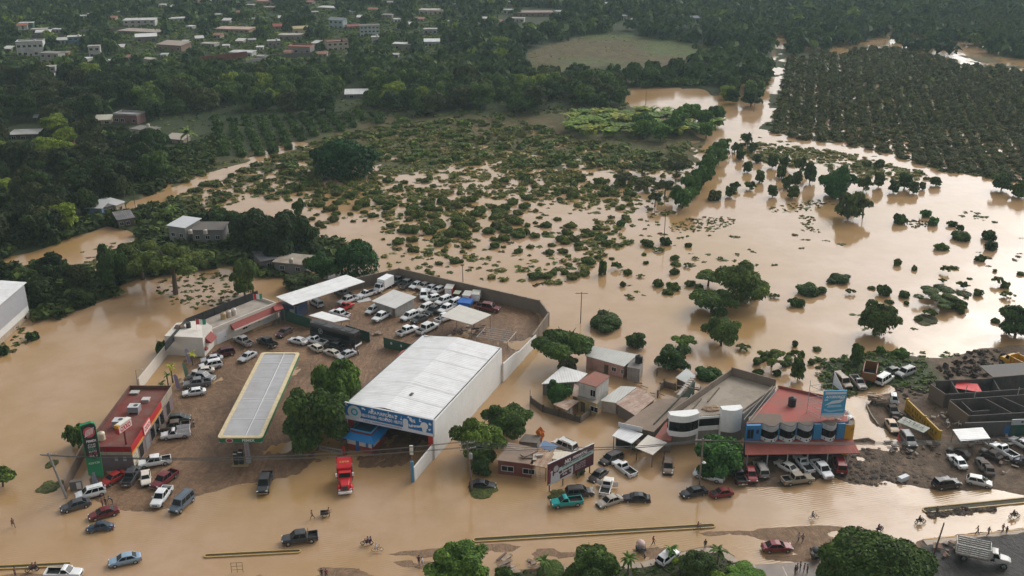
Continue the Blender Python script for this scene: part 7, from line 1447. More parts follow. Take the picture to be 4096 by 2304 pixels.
def car_stake(t): car_pickup(t, 5.0, .88, 1.75, True, True)
def car_sport(t): car_pickup(t, 5.3, .93, 1.80, False, False, True)
def car_oldsedan(t): car_sedan(t, 4.4, .85, 1.40, True)
def car_boxtruck(t):
    q = MB(); loft(q, [(1.0, .98, .5, 1.35), (1.4, .98, .45, 1.35), (2.2, .96, .45, 1.35), (2.75, .9, .5, 1.15), (2.9, .8, .55, .95)]); cabin(t, (1.05, 2.55), (1.15, 1.95), 1.33, 2.2, .9, .8, q, rear_glass=False, sides=((.2, .9),)); q.build('cab', MAT['carpaint'], t)
    k = MB(); k.b2(-2.9, .95, -1.05, 1.05, .75, 2.95); o = k.build('cargo_box', MAT['carpaint'], t); k = MB(); k.b2(.6, 1.3, -.85, .85, 2.3, 2.75); k.build('wind_deflector', MAT['carpaint'], t); k = MB(); k.b2(-2.95, -2.9, -1.0, -.02, .8, 2.9); k.b2(-2.95, -2.9, .02, 1.0, .8, 2.9); k.build('rear_door', MAT['carpaint'], o)
    k = MB(); k.b2(-2.8, 2.6, -.5, .5, .45, .74); k.build('chassis', MAT['black'], t); wheels(t, (2.1, -1.9), .95, .4, .3); lights(t, 2.86, -2.93, .9, .85, .85)
def car_stakebody(t, L=7.4, col=None):
    """old lorry with a high slatted stake body"""
    q = MB(); loft(q, [(1.6, .95, .7, 1.55), (2.0, .95, .6, 1.55), (2.4, .85, .65, 1.5), (3.4, .72, .7, 1.4), (3.75, .62, .75, 1.2)]); cabin(t, (1.05, 2.35), (1.15, 1.95), 1.5, 2.25, .88, .78, q, sides=((.2, .92),)); q.build('cab', MAT['carpaint'], t)
    k = MB(); k.b2(-3.6, .95, -1.15, 1.15, .95, 1.1); k.build('bed_floor', MAT['wood'], t)
    for s in (-1, 1):
        k = MB()
        for z in (1.15, 1.5, 1.85, 2.2, 2.55): k.b2(-3.6, .95, s*1.15-.03, s*1.15+.03, z, z+.24)
        for x in (-3.5, -2.0, -.6, .85): k.b2(x-.05, x+.05, s*1.2-.03, s*1.2+.03, 1.1, 2.85)
        k.build('stake_side', MAT['carpaint'], t)
    for x in (-3.6, .95):
        k = MB()
        for z in (1.15, 1.5, 1.85, 2.2, 2.55): k.b2(x-.03, x+.03, -1.1, 1.1, z, z+.24)
        k.build('stake_end', MAT['carpaint'], t)
    k = MB(); k.b2(-3.5, 2.8, -.4, .4, .6, .9); k.build('chassis', MAT['black'], t); wheels(t, (2.9, -2.4), .98, .47, .32); lights(t, 3.6, -3.62, .8, 1.0, 1.0)
def car_flatbed(t):
    q = MB(); loft(q, [(.9, .95, .55, 1.4), (1.2, .95, .5, 1.4), (2.1, .95, .5, 1.4), (2.4, .92, .55, 1.25), (2.5, .85, .6, 1.1)]); cabin(t, (.92, 2.42), (1.0, 2.0), 1.38, 2.2, .92, .84, q, sides=((.25, .92),)); q.build('cab', MAT['carpaint'], t)
    k = MB(); k.b2(-3.0, .8, -1.1, 1.1, .85, 1.0); k.build('flat_bed', MAT['wood'], t); wheels(t, (1.8, -1.9), .95, .42, .3); k = MB(); k.b2(-2.9, 2.2, -.4, .4, .5, .84); k.build('chassis', MAT['black'], t); lights(t, 2.5, -3.0, .9, .9, .85)
    r = random.Random(4)
    for i in range(12): k = MB(); k.box((r.uniform(-2.7, .4), r.uniform(-.8, .8), 1.12+.14*(i % 4)), (r.uniform(.7, 1.5), .3, .14), r.uniform(-.3, .3)); k.build('load_board', MAT['rust'], t, r.choice(((.45,.36,.27), (.36,.28,.2))))
def car_dump(t):
    q = MB(); loft(q, [(1.0, 1.15, .9, 1.9), (1.4, 1.15, .8, 1.9), (2.0, 1.05, .8, 1.8), (3.2, .85, .85, 1.7), (3.5, .8, .9, 1.5)]); cabin(t, (1.02, 2.2), (1.1, 1.85), 1.85, 2.75, 1.05, .95, q, sides=((.2, .92),)); q.build('cab', MAT['carpaint'], t)
    k = MB(); z0, z1 = 1.2, 2.9; k.b2(-3.8, .9, -1.25, 1.25, z0-.1, z0)
    k.b2(-3.8, .9, -1.25, -1.15, z0, z1); k.b2(-3.8, .9, 1.15, 1.25, z0, z1); k.b2(.8, .9, -1.15, 1.15, z0, z1+.3); k.b2(-3.8, -3.7, -1.15, 1.15, z0, z1-.2); o = k.build('tipper_body', MAT['carpaint'], t)
    for s in (-1, 1):
        for i in range(6): k = MB(); k.b2(-3.5+i*.8, -3.4+i*.8, s*1.3-.05, s*1.3+.05, z0-.1, z1); k.build('rib', MAT['plain'], o, (.5,.08,.02))
    k = MB(); k.b2(-3.65, .75, -1.1, 1.1, z0+.02, z0+.08); k.build('tipper_floor', MAT['black'], t); wheels(t, (2.7, -1.6, -2.8), 1.15, .55, .4); k = MB(); k.b2(-3.6, 2.6, -.5, .5, .7, 1.09); k.build('chassis', MAT['black'], t); lights(t, 3.4, -3.82, .9, 1.2, 1.0)
def car_tractor(t):
    q = MB(); loft(q, [(.6, 1.1, .9, 2.0), (.9, 1.05, .8, 2.0), (1.4, .85, .8, 1.95), (3.0, .68, .85, 1.75), (3.25, .6, .9, 1.5)]); cabin(t, (-.1, 1.05), (.0, .85), 1.95, 2.75, 1.05, .98, q, sides=((.35, .95),)); q.build('hood', MAT['carpaint'], t)
    k = MB(); k.prism([(-2.2, -1.2), (-.12, -1.2), (-.12, 1.2), (-2.2, 1.2)], .9, [3.9, 3.1, 3.1, 3.9], True, True); o = k.build('sleeper', MAT['carpaint'], t); k = MB(); k.b2(-2.25, -2.0, -1.3, -1.1, 2.6, 4.1); k.b2(-2.25, -2.0, 1.1, 1.3, 2.6, 4.1); k.build('wind_fin', MAT['carpaint'], o)
    k = MB(); k.add([(-1.9, -.75, 3.80), (-1.0, -.75, 3.46), (-1.0, .75, 3.46), (-1.9, .75, 3.80)], [(0, 1, 2, 3)])
    q4 = scrawl('', o, (-1.25, 0, 3.565), 1.5, .32, 'plain', (.65,.45,.12), rx=21, rz=90, bold=.03); q4.rotation_euler = (0, rad(21), 0); q4.rotation_euler = Matrix(((0, -math.cos(rad(21)), 0), (1, 0, 0), (0, math.sin(rad(21)), 1))).to_euler()
    for s in (-1, 1):
        k = MB(); k.blob((2.35, s*.95, 1.0), (.85, .36, .5), 3, 12, 8, 0); k.build('fender', MAT['carpaint'], t, smooth=True)
        k = MB(); k.tube((-.3, s*1.28, 1.0), (-.3, s*1.28, 3.7), .09); k.build('exhaust_stack', MAT['chrome'], t); k = MB(); k.b2(.75, .9, s*1.35-.16, s*1.35+.16, 2.1, 2.7); k.build('mirror', MAT['white'], t); k = MB(); k.tube((-1.4, s*.95, .75), (-.2, s*.95, .75), .33, .33, 12); k.build('fuel_tank', MAT['chrome'], t)
    k = MB(); k.b2(3.22, 3.34, -.42, .42, .95, 1.75); k.build('grille', MAT['darkmetal'], t); k = MB(); k.box((3.35, 0, .62), (.25, 2.2, .4)); b_ = k.build('bumper', MAT['carpaint'], t); k = MB(); k.box((3.49, 0, .55), (.02, .4, .14)); k.build('plate', MAT['white'], b_)
    k = MB(); k.b2(-4.6, 2.8, -.45, .45, .65, .95); k.build('chassis', MAT['black'], t); wheels(t, (2.35, -2.7, -3.8), 1.1, .52, .35)
    for s in (-1, 1): k = MB(); k.box((3.12, s*.9, 1.05), (.14, .32, .2)); k.build('headlight', MAT['headlamp'], t)
def car_bus(t):
    L, w, H = 12.0, 1.28, 3.55; h = L/2; q = MB(); rings = []
    for x, k in ((-h, .90), (-h+.25, 1), (h-.9, 1), (h-.25, .96), (h, .84)):
        pr = [(w*.94*k, .42), (w*k, .6), (w*k, 2.4), (w*.96*k, 3.2*(.97+.03*k)), (w*.80*k, H*(.96+.04*k))]; rings.append([(x, y, z) for y, z in pr]+[(x, -y, z) for y, z in pr[::-1]])
    n = 10; vs = [p for r in rings for p in r]; fs = [(i*n+j, (i+1)*n+j, (i+1)*n+(j+1) % n, i*n+(j+1) % n) for i in range(len(rings)-1) for j in range(n)]+[tuple(range(n-1, -1, -1)), tuple(range(len(vs)-n, len(vs)))]; q.add(vs, fs); q.build('body', MAT['carpaint'], t)
    for s in (-1, 1): k = MB(); k.b2(-h+.6, h-1.1, s*w-.015, s*w+.02, 1.75, 2.75); o = k.build('window_band', MAT['glass'], t)
    k = MB(); k.add([(h-.02, -1.0, 1.0), (h-.02, 1.0, 1.0), (h-.13, .95, 2.6), (h-.22, .85, 3.3), (h-.22, -.85, 3.3), (h-.13, -.95, 2.6)], [(0, 1, 2, 3, 4, 5)]); o = k.build('windscreen', MAT['glass'], t); o.location.x = .16
    for x, l in ((-3.8, 2.6), (1.0, 2.2), (4.0, 1.4)): k = MB(); k.b2(x-l/2, x+l/2, -.7, .7, H-.02, H+.08); k.build('roof_unit', MAT['plain'], t, (.045,.042,.042))
    k = MB(); k.b2(-h+.3, h-1.0, w+.0, w+.018, 1.0, 1.5); k.build('side_stripe', MAT['plain'], t, (.13,.13,.135))
    for s in (-1, 1):
        o = MB(); o.torus((-2.9, s*(w+.03), 2.25), .55, .05, 'Y', 18, 5); o.build('emblem', MAT['plain'], t, (.4,.4,.4))
        o = MB(); o.torus((-2.9, s*(w+.03), 2.25), .2, .06, 'Y', 12, 5); o.build('emblem', MAT['plain'], t, (.4,.4,.4))
        a = MB(); a.add([(-2.6, s*(w+.026), .75), (.2, s*(w+.026), .8), (2.2, s*(w+.026), 1.5), (1.8, s*(w+.026), 1.62), (-.2, s*(w+.026), 1.15), (-2.4, s*(w+.026), 1.1)], [tuple(range(6))]); a.build('swoosh', MAT['plain'], t, (.10,.10,.105))
    wheels(t, (h-2.4, -h+3.2, -h+2.0), w, .5, .35); k = MB(); k.box((h+.02, 0, .6), (.2, 2.3, .35)); k.build('bumper', MAT['carpaint'], t); mirrors(t, h-.1, w, 2.5)
    for s in (-1, 1): k = MB(); k.box((h+.08, s*.9, .9), (.1, .4, .2)); k.build('headlight', MAT['headlamp'], t)
def car_wreck(t):
    q = MB(); loft(q, [(-2.0, .7, .3, .8), (-1.7, .82, .25, .92), (-.6, .84, .2, .9), (.6, .84, .2, .88), (1.5, .78, .25, .8), (1.9, .6, .35, .6)]); cabin(t, (-1.5, .8), (-1.0, .1), .86, 1.35, .76, .62, q); q.build('body', MAT['rust'], t)
    k = MB(); k.b2(.9, 1.7, -.6, .6, .82, .88); k.build('engine_bay', MAT['black'], t); wheels(t, (1.2,), .82, .3); k = MB(); k.tube((-1.2, .6, .2), (-1.2, .85, .2), .25); k.build('brake_drum', MAT['darkmetal'], t)
def car_trailer(t):
    k = MB(); k.b2(-1.5, 1.5, -.95, .95, .7, 2.3); k.build('trailer_box', MAT['carpaint'], t); k = MB(); k.b2(-1.53, -1.5, -.8, .8, .85, 2.2); k.build('hatch', MAT['white'], t); k = MB(); k.b2(-1.55, 1.55, -1.0, 1.0, 2.3, 2.38); k.build('roof', MAT['plain'], t, (.45,.44,.40)); wheels(t, (0,), .95, .33); k = MB(); k.tube((1.5, 0, .6), (2.4, 0, .55), .06); k.build('drawbar', MAT['black'], t)
def car_jeep(t):
    q = MB(); loft(q, [(-1.7, .78, .45, 1.0), (-1.5, .8, .4, 1.05), (.4, .8, .4, 1.05), (.9, .7, .45, 1.02), (1.7, .62, .5, .95)]); cabin(t, (-1.65, .55), (-1.6, .35), 1.03, 1.75, .74, .70, q, sides=((.1, .5), (.55, .92))); q.build('body', MAT['carpaint'], t); k = MB(); k.b2(-1.7, .45, -.76, .76, 1.79, 1.86); k.build('roof', MAT['plain'], t, (.34,.36,.27)); wheels(t, (1.1, -1.1), .82, .38); lights(t, 1.68, -1.7, .7, .8, .85)
BUILD = {'sedan': car_sedan, 'old': car_oldsedan, 'hatch': car_hatch, 'suv': car_suv, 'van': car_van, 'beetle': car_beetle, 'pickup': car_pickup, 'sport': car_sport, 'big': car_pickupbig, 'single': car_pickup1, 'stake': car_stake, 'box': car_boxtruck, 'lorry': car_stakebody, 'flat': car_flatbed, 'dump': car_dump, 'tractor': car_tractor, 'bus': car_bus, 'wreck': car_wreck, 'trailer': car_trailer, 'jeep': car_jeep}
NAME = {'sedan': ('sedan_car', 'car'), 'old': ('old_sedan_car', 'car'), 'hatch': ('hatchback_car', 'car'), 'suv': ('suv_car', 'car'), 'van': ('van', 'van'), 'beetle': ('rounded_small_car', 'car'), 'pickup': ('pickup_truck', 'pickup'), 'sport': ('pickup_truck', 'pickup'), 'big': ('pickup_truck', 'pickup'), 'single': ('pickup_truck', 'pickup'), 'stake': ('stake_pickup_truck', 'pickup'), 'box': ('box_truck', 'truck'), 'lorry': ('stake_lorry', 'truck'), 'flat': ('flatbed_truck', 'truck'), 'dump': ('tipper_truck', 'truck'), 'tractor': ('tractor_truck', 'truck'), 'bus': ('coach_bus', 'bus'), 'wreck': ('car_wreck', 'wreck'), 'trailer': ('box_trailer', 'trailer'), 'jeep': ('jeep_car', 'car')}
PV = {}
WHT, SIL, GRY, DGY, BLK, MAR, CRM, RDC = (.72,.73,.73), (.46,.47,.48), (.16,.165,.17), (.06,.063,.068), (.016,.017,.019), (.09,.012,.016), (.52,.46,.36), (.30,.018,.018)
def car(kind, col, rear, front, label, z=0.0, zref=.75, tilt=(0, 0)):
    R_, F_ = G(*rear, zref), G(*front, zref); m = (R_+F_)/2; a = math.atan2(F_.y-R_.y, F_.x-R_.x)
    if kind not in PV:
        t = thing(NAME[kind][0], label, NAME[kind][1], (m.x, m.y, z), a); BUILD[kind](t); PV[kind] = t
    else:
        t = copy_tree(PV[kind]); t.location = (m.x, m.y, z)
    t.name = NAME[kind][0] if kind not in ('x',) else t.name
    t.rotation_euler = (rad(tilt[0]), rad(tilt[1]), a); t['label'] = label; recolour(t, col, {'body', 'cargo_bed', 'mirror', 'cab', 'cargo_box', 'stake_side', 'stake_end', 'tailboard', 'hood', 'sleeper', 'fender', 'trailer_box', 'tipper_body', 'wind_deflector', 'rear_door', 'wind_fin'})
    return t
V = car; y_ = .07; wt_ = -.22
V('sedan', (.25,.36,.46), (556,2222), (440,2247), 'light blue sedan driving along the bottom road')
V('single', WHT, (170,2290), (338,2290), 'white pickup cut by the bottom edge, carrying a motorcycle and people')
V('beetle', (.035,.06,.095), (448,2096), (350,2108), 'rounded vintage navy car in shallow water', -.12)
V('sedan', (.14,.018,.022), (465,2034), (362,2062), 'dark red sedan with its boot open and people around it', -.06)
V('sedan', DGY, (352,2002), (250,2030), 'black sedan with a tan patch on its roof, next to the white crossover', -.05)
V('suv', WHT, (412,1958), (312,1984), 'white crossover parked under the green price sign', y_)
V('van', (.10,.13,.16), (756,1985), (697,2040), 'blue grey people carrier with roof bars at the edge of the mud', y_)
V('pickup', WHT, (668,1955), (624,2016), 'white pickup with a black bed facing the road at the edge of the mud', y_)
V('pickup', (.15,.02,.028), (694,1888), (620,1945), 'maroon pickup parked askew below the store', y_)
V('old', (.66,.60,.52), (580,1886), (584,1934), 'old white sedan with a rusty roof in front of the store', y_)
V('pickup', DGY, (508,1930), (543,1876), 'dark pickup with a muddy roof, its tailgate towards the road, by the store', y_)
V('sedan', (.30,.02,.018), (492,1890), (415,1932), 'red sedan behind the foot of the green price sign', y_)
V('pickup', WHT, (664,1838), (573,1854), 'white double cab pickup with boxes in its bed at the corner of the store', y_)
V('stake', (.62,.62,.64), (752,1730), (652,1743), 'white pickup with slatted stake sides in front of the store', y_)
V('pickup', (.10,.075,.055), (748,1698), (648,1712), 'muddy brown pickup between the stake sided one and the dark hatchback', y_)
V('hatch', (.05,.06,.055), (680,1675), (758,1668), 'dark hatchback nose to the yard by the store windows', y_)
V('old', WHT, (817,1562), (735,1573), 'white sedan nearest the store in the diagonal row by the palms', y_)
V('pickup', GRY, (838,1526), (740,1538), 'grey double cab pickup second in the diagonal row by the palms', y_)
V('pickup', (.20,.205,.21), (762,1502), (852,1513), 'silver grey pickup with a black bed facing the yard in the diagonal row', y_)
V('old', (.60,.54,.46), (850,1478), (774,1487), 'cream rusty sedan squeezed beside the white crossover of the diagonal row', y_)
V('suv', WHT, (886,1452), (800,1468), 'white crossover with a dark rear window at the far end of the diagonal row', y_)
V('sedan', SIL, (882,1430), (812,1440), 'silver sedan behind the white crossover of the diagonal row', y_)
V('suv', (.085,.014,.022), (932,1404), (856,1418), 'dark maroon crossover in front of the gatehouse', y_)
V('sedan', SIL, (1013,1412), (966,1438), 'silver sedan standing alone between maroon crossover and canopy', y_)
V('pickup', (.26,.25,.24), (1000,1377), (945,1350), 'silver pickup parked against the office doors', y_)
V('pickup', BLK, (1100,1382), (1036,1354), 'black pickup with an open bed in front of the office', y_)
V('sedan', (.05,.016,.02), (1163,1312), (1113,1342), 'dark maroon sedan at the end of the office wing', y_)
V('sedan', (.60,.61,.62), (1222,1369), (1162,1355), 'white sedan first in the cluster beside the black coach', y_)
V('single', WHT, (1304,1374), (1228,1352), 'white single cab pickup tight against the side of the black coach', y_)
V('hatch', (.55,.52,.42), (1284,1402), (1242,1378), 'cream compact car in the cluster beside the black coach', y_)
V('pickup', BLK, (1380,1396), (1308,1376), 'black pickup in front of the nose of the coach', y_)
V('old', (.45,.41,.34), (1356,1422), (1302,1400), 'beige old square sedan in the cluster beside the coach', y_)
V('sedan', SIL, (1412,1408), (1360,1428), 'silver sedan half hidden by the tree beside the canopy', y_)
V('bus', (.028,.025,.026), (1250,1302), (1432,1350), 'long black coach with an emblem on its side', y_, 2.4)
V('pickup', WHT, (1425,1188), (1358,1213), 'white double cab pickup at the end of the long carport', y_)
V('single', WHT, (1497,1165), (1436,1186), 'white single cab pickup between carport and box truck', y_)
V('box', WHT, (1566,1122), (1500,1158), 'white box truck near the corner of the block wall', y_, 1.3)
V('pickup', DGY, (1618,1110), (1566,1132), 'dark pickup in the shadow of the wall corner', y_)
V('pickup', (.10,.105,.11), (1598,1150), (1658,1116), 'dark grey pickup with its bed towards the yard at the wall corner', y_)
V('sedan', WHT, (1688,1128), (1644,1150), 'white sedan first in the row along the block wall', y_)
V('sedan', (.44,.41,.37), (1718,1133), (1674,1152), 'beige sedan second in the row along the block wall', y_)
V('sedan', WHT, (1748,1142), (1702,1163), 'white sedan third in the row along the block wall', y_)
V('hatch', WHT, (1772,1152), (1730,1170), 'white hatchback fourth in the row, next to the red trailer', y_)
V('suv', WHT, (1695,1164), (1694,1196), 'white crossover pointing at the yard below the wall row', y_)
V('hatch', WHT, (1757,1186), (1700,1200), 'white hatchback in the middle of the inner cluster of white cars', y_)
V('suv', WHT, (1800,1192), (1748,1214), 'white large wagon in the inner cluster near the jeep', y_)
V('suv', (.66,.67,.68), (1842,1203), (1788,1224), 'white crossover of the inner cluster nearest the blue tarpaulin', y_)
V('suv', (.68,.68,.66), (1730,1220), (1672,1246), 'white crossover with a dark roof panel beside the black pickup', y_)
V('pickup', BLK, (1762,1226), (1706,1258), 'black pickup surrounded by white cars in the yard', y_)
V('pickup', WHT, (1812,1222), (1764,1246), 'white pickup peeping out behind the dirty white canopy', y_)
V('suv', WHT, (1664,1254), (1612,1276), 'white crossover on the yard side of the dark sedan', y_)
V('sedan', (.045,.047,.05), (1706,1262), (1650,1286), 'dark sedan between white crossover and black pickup in the yard', y_)
V('hatch', (.66,.67,.67), (1512,1226), (1466,1252), 'pale hatchback beside the small block shed', y_)
V('pickup', WHT, (1558,1248), (1494,1283), 'white pickup in front of the small block shed', y_)
V('pickup', WHT, (1594,1336), (1664,1308), 'white pickup with a brown filled bed in the open yard', y_)
V('big', (.62,.63,.62), (1674,1330), (1744,1296), 'larger white pickup beside the one with a brown filled bed', y_)
V('pickup', WHT, (1748,1284), (1812,1258), 'white pickup half under the dirty white canopy', y_)
V('pickup', WHT, (1396,1266), (1322,1243), 'white pickup with a black roof panel beside the shade roof', y_)
V('single', (.42,.02,.02), (1362,1236), (1392,1222), 'small bright red pickup behind the white one by the shade roof', y_)
V('big', (.13,.014,.02), (1905,1224), (1997,1237), 'big dark red pickup at the right end of the yard', y_)
V('suv', SIL, (1288,1226), (1245,1198), 'silver crossover backed out under the long carport', y_)
V('pickup', (.13,.13,.13), (1392,1178), (1352,1164), 'grey pickup in the shade of the long carport', y_)
V('trailer', (.33,.03,.025), (1790,1175), (1806,1148), 'red box trailer with a white end next to the wall row', y_, 1.4)
V('jeep', (.18,.10,.07), (1822,1190), (1842,1162), 'boxy jeep with a pale green roof between two trailers', y_, 1.2)
V('trailer', (.36,.05,.04), (1862,1202), (1878,1176), 'red and white box trailer beside the grey cargo box', y_, 1.4)
V('trailer', (.60,.60,.58), (1896,1202), (1912,1168), 'tall grey white cargo box by the block wall', y_, 1.4)
V('sedan', BLK, (1885,1926), (1974,1930), 'black sedan half sunk beside the utility pole', -.45)
V('van', (.58,.56,.52), (2286,1782), (2232,1758), 'white minivan sunk behind the hoarding', -.6)
V('suv', (.055,.045,.042), (2478,1812), (2412,1842), 'dark brown crossover in the water below the cream awning', -.35)
V('single', WHT, (2532,1890), (2464,1842), 'white single cab pickup with its dark bed towards the road', -.3)
V('sedan', (.05,.035,.035), (2416,1872), (2370,1908), 'dark reddish sedan stuck behind the white pickup with open doors', -.4)
t = V('single', (.68,.65,.60), (2416,1972), (2438,1905), 'old white pickup with both doors open in the flood', -.3)
for s in (-1, 1): q = MB(); q.box((.55, s*1.35, .95), (.9, .06, .9), s*1.2 if s > 0 else -1.2); q.build('open_door', MAT['carpaint'], t, (.6,.58,.55))
V('sedan', (.36,.32,.27), (2478,1984), (2400,2010), 'beige muddy sedan beside the black one in the flooded road', -.22)
V('sedan', BLK, (2596,1985), (2495,1983), 'black sedan sitting alone in the flooded road beside the beige one', -.25)
V('suv', (.055,.05,.048), (2266,1966), (2370,1958), 'dark long bonneted wagon behind the teal pickup', -.25)
V('single', (.015,.30,.28), (2328,1998), (2206,2012), 'teal pickup driving through the flood')
V('suv', (.15,.105,.075), (2672,1838), (2672,1880), 'mud brown car in front of the white curved building', -.3)
V('single', WHT, (2888,1914), (2784,1888), 'white pickup with a dark load half under the bright green tree', .05)
V('pickup', (.035,.03,.03), (2962,1918), (2938,1880), 'dark pickup in the shade of the bright green tree', .08)
V('hatch', (.26,.025,.028), (2998,1878), (3012,1920), 'red hatchback nosing out in front of the red awning', .08)
V('suv', (.26,.24,.22), (3056,1900), (3034,1856), 'silver brown wagon beside the red hatchback', .08)
V('sedan', (.66,.63,.56), (3176,1882), (3116,1848), 'cream white coupe with a dark rear in front of the red awning', .08)
V('single', WHT, (3238,1882), (3192,1830), 'white pickup with its long bed towards the road in front of the red awning', .08)
V('pickup', WHT, (3260,1846), (3316,1908), 'white double cab pickup facing the road near the end of the red awning', .08)
V('pickup', (.30,.25,.185), (3133,1922), (3247,1908), 'sand coloured pickup parked across the front of the awning row', .02)
t = V('van', (.20,.018,.02), (3366,1884), (3350,1836), 'dark red van with its tailgate open at the end of the awning', .1)
V('sedan', (.03,.032,.034), (2820,1954), (2732,1972), 'black muddy sedan by the pole in front of the bright green tree', -.1)
t = V('wreck', (.24,.03,.035), (2918,1962), (2850,1972), 'crumpled red car wreck at the edge of the flood', -.05)
V('sedan', (.20,.022,.028), (3058,2186), (3160,2182), 'dark red sedan driving on the wet bottom road')
V('hatch', (.74,.74,.73), (2638,2246), (2706,2202), 'white car crashed nose up on the pavement under a palm', .15, .75, (4, -6))
V('suv', (.028,.027,.027), (3742,1938), (3832,1926), 'bulky black covered car at the edge of the big puddle', -.02)
V('hatch', (.60,.59,.56), (3884,1916), (3952,1930), 'white hatchback with an open door beside the big puddle', .0)
V('sedan', WHT, (3852,1866), (3808,1822), 'white sedan with a person at its open door in the gravel lot', .1)
V('wreck', (.15,.14,.13), (3945,1876), (3918,1832), 'grey stripped car wreck in the gravel lot', .1)
V('wreck', (.11,.10,.09), (3960,1890), (3945,1858), 'second stripped wreck touching the grey one', .12)
V('single', WHT, (4054,1826), (3980,1782), 'white pickup with an empty bed near the shop fronts', .1)
V('sedan', (.66,.66,.66), (4110,1785), (4062,1758), 'white car at the edge of the picture by the shop fronts', .1)
V('wreck', (.03,.03,.03), (3862,1818), (3806,1798), 'black stripped chassis beside the white sedan in the lot', .1)
V('wreck', (.035,.034,.033), (3990,1828), (3935,1802), 'black wreck with a tyre on top in the gravel lot', .1)
V('sedan', (.03,.035,.06), (4130,1850), (4080,1838), 'dark blue car cut by the edge of the picture in the gravel lot', .1)
V('van', (.26,.19,.13), (3348,1508), (3392,1546), 'rusty van wreck in the grass behind the shop', .1)
V('single', (.34,.30,.27), (3418,1512), (3448,1548), 'stripped pickup wreck with a pale windscreen frame', .1)
V('dump', (.19,.09,.035), (3474,1520), (3488,1452), 'brown tipper truck seen from behind in the wreck yard', .1, 1.4)
V('sedan', (.05,.06,.045), (3592,1478), (3538,1492), 'dark green car in the grass behind the white wagon', .1)
V('van', (.68,.68,.66), (3518,1530), (3556,1506), 'white wagon in the grass beside the brown tipper', .1)
V('suv', (.34,.34,.33), (3648,1480), (3596,1500), 'grey white wagon with a broken front in the grass', .1)
V('dump', (.55,.29,.015), (4110,1478), (4025,1436), 'yellow and red tipper truck at the edge of the picture', .2, 1.4)
V('flat', (.64,.63,.60), (3495,1592), (3582,1602), 'white cab flatbed truck loaded with boards by the flooded drive', .1, 1.0)
V('wreck', (.05,.05,.05), (3560,1622), (3585,1660), 'small black wreck below the flatbed truck', .1)
V('sedan', (.48,.34,.22), (3555,1680), (3582,1726), 'peach coloured car facing the road beside the grey panel', .1)
V('suv', (.14,.14,.145), (3620,1742), (3646,1778), 'dark silver car at the foot of the grey panel', .1)
V('lorry', (.40,.39,.36), (3838,2202), (4022,2242), 'white cab lorry with a high slatted body in the dark lot', .22, 1.2)
V('tractor', (.50,.012,.018), (1380,1855), (1380,1965), 'bright red tractor truck parked facing the road', 0.02, 1.4)
V('big', (.035,.036,.04), (1068,1898), (1050,1962), 'black pickup with a chrome bumper facing the road in the mud', y_)
V('sport', (.045,.048,.052), (1268,2140), (1130,2158), 'dark grey double cab pickup with a roll bar driving on the road')
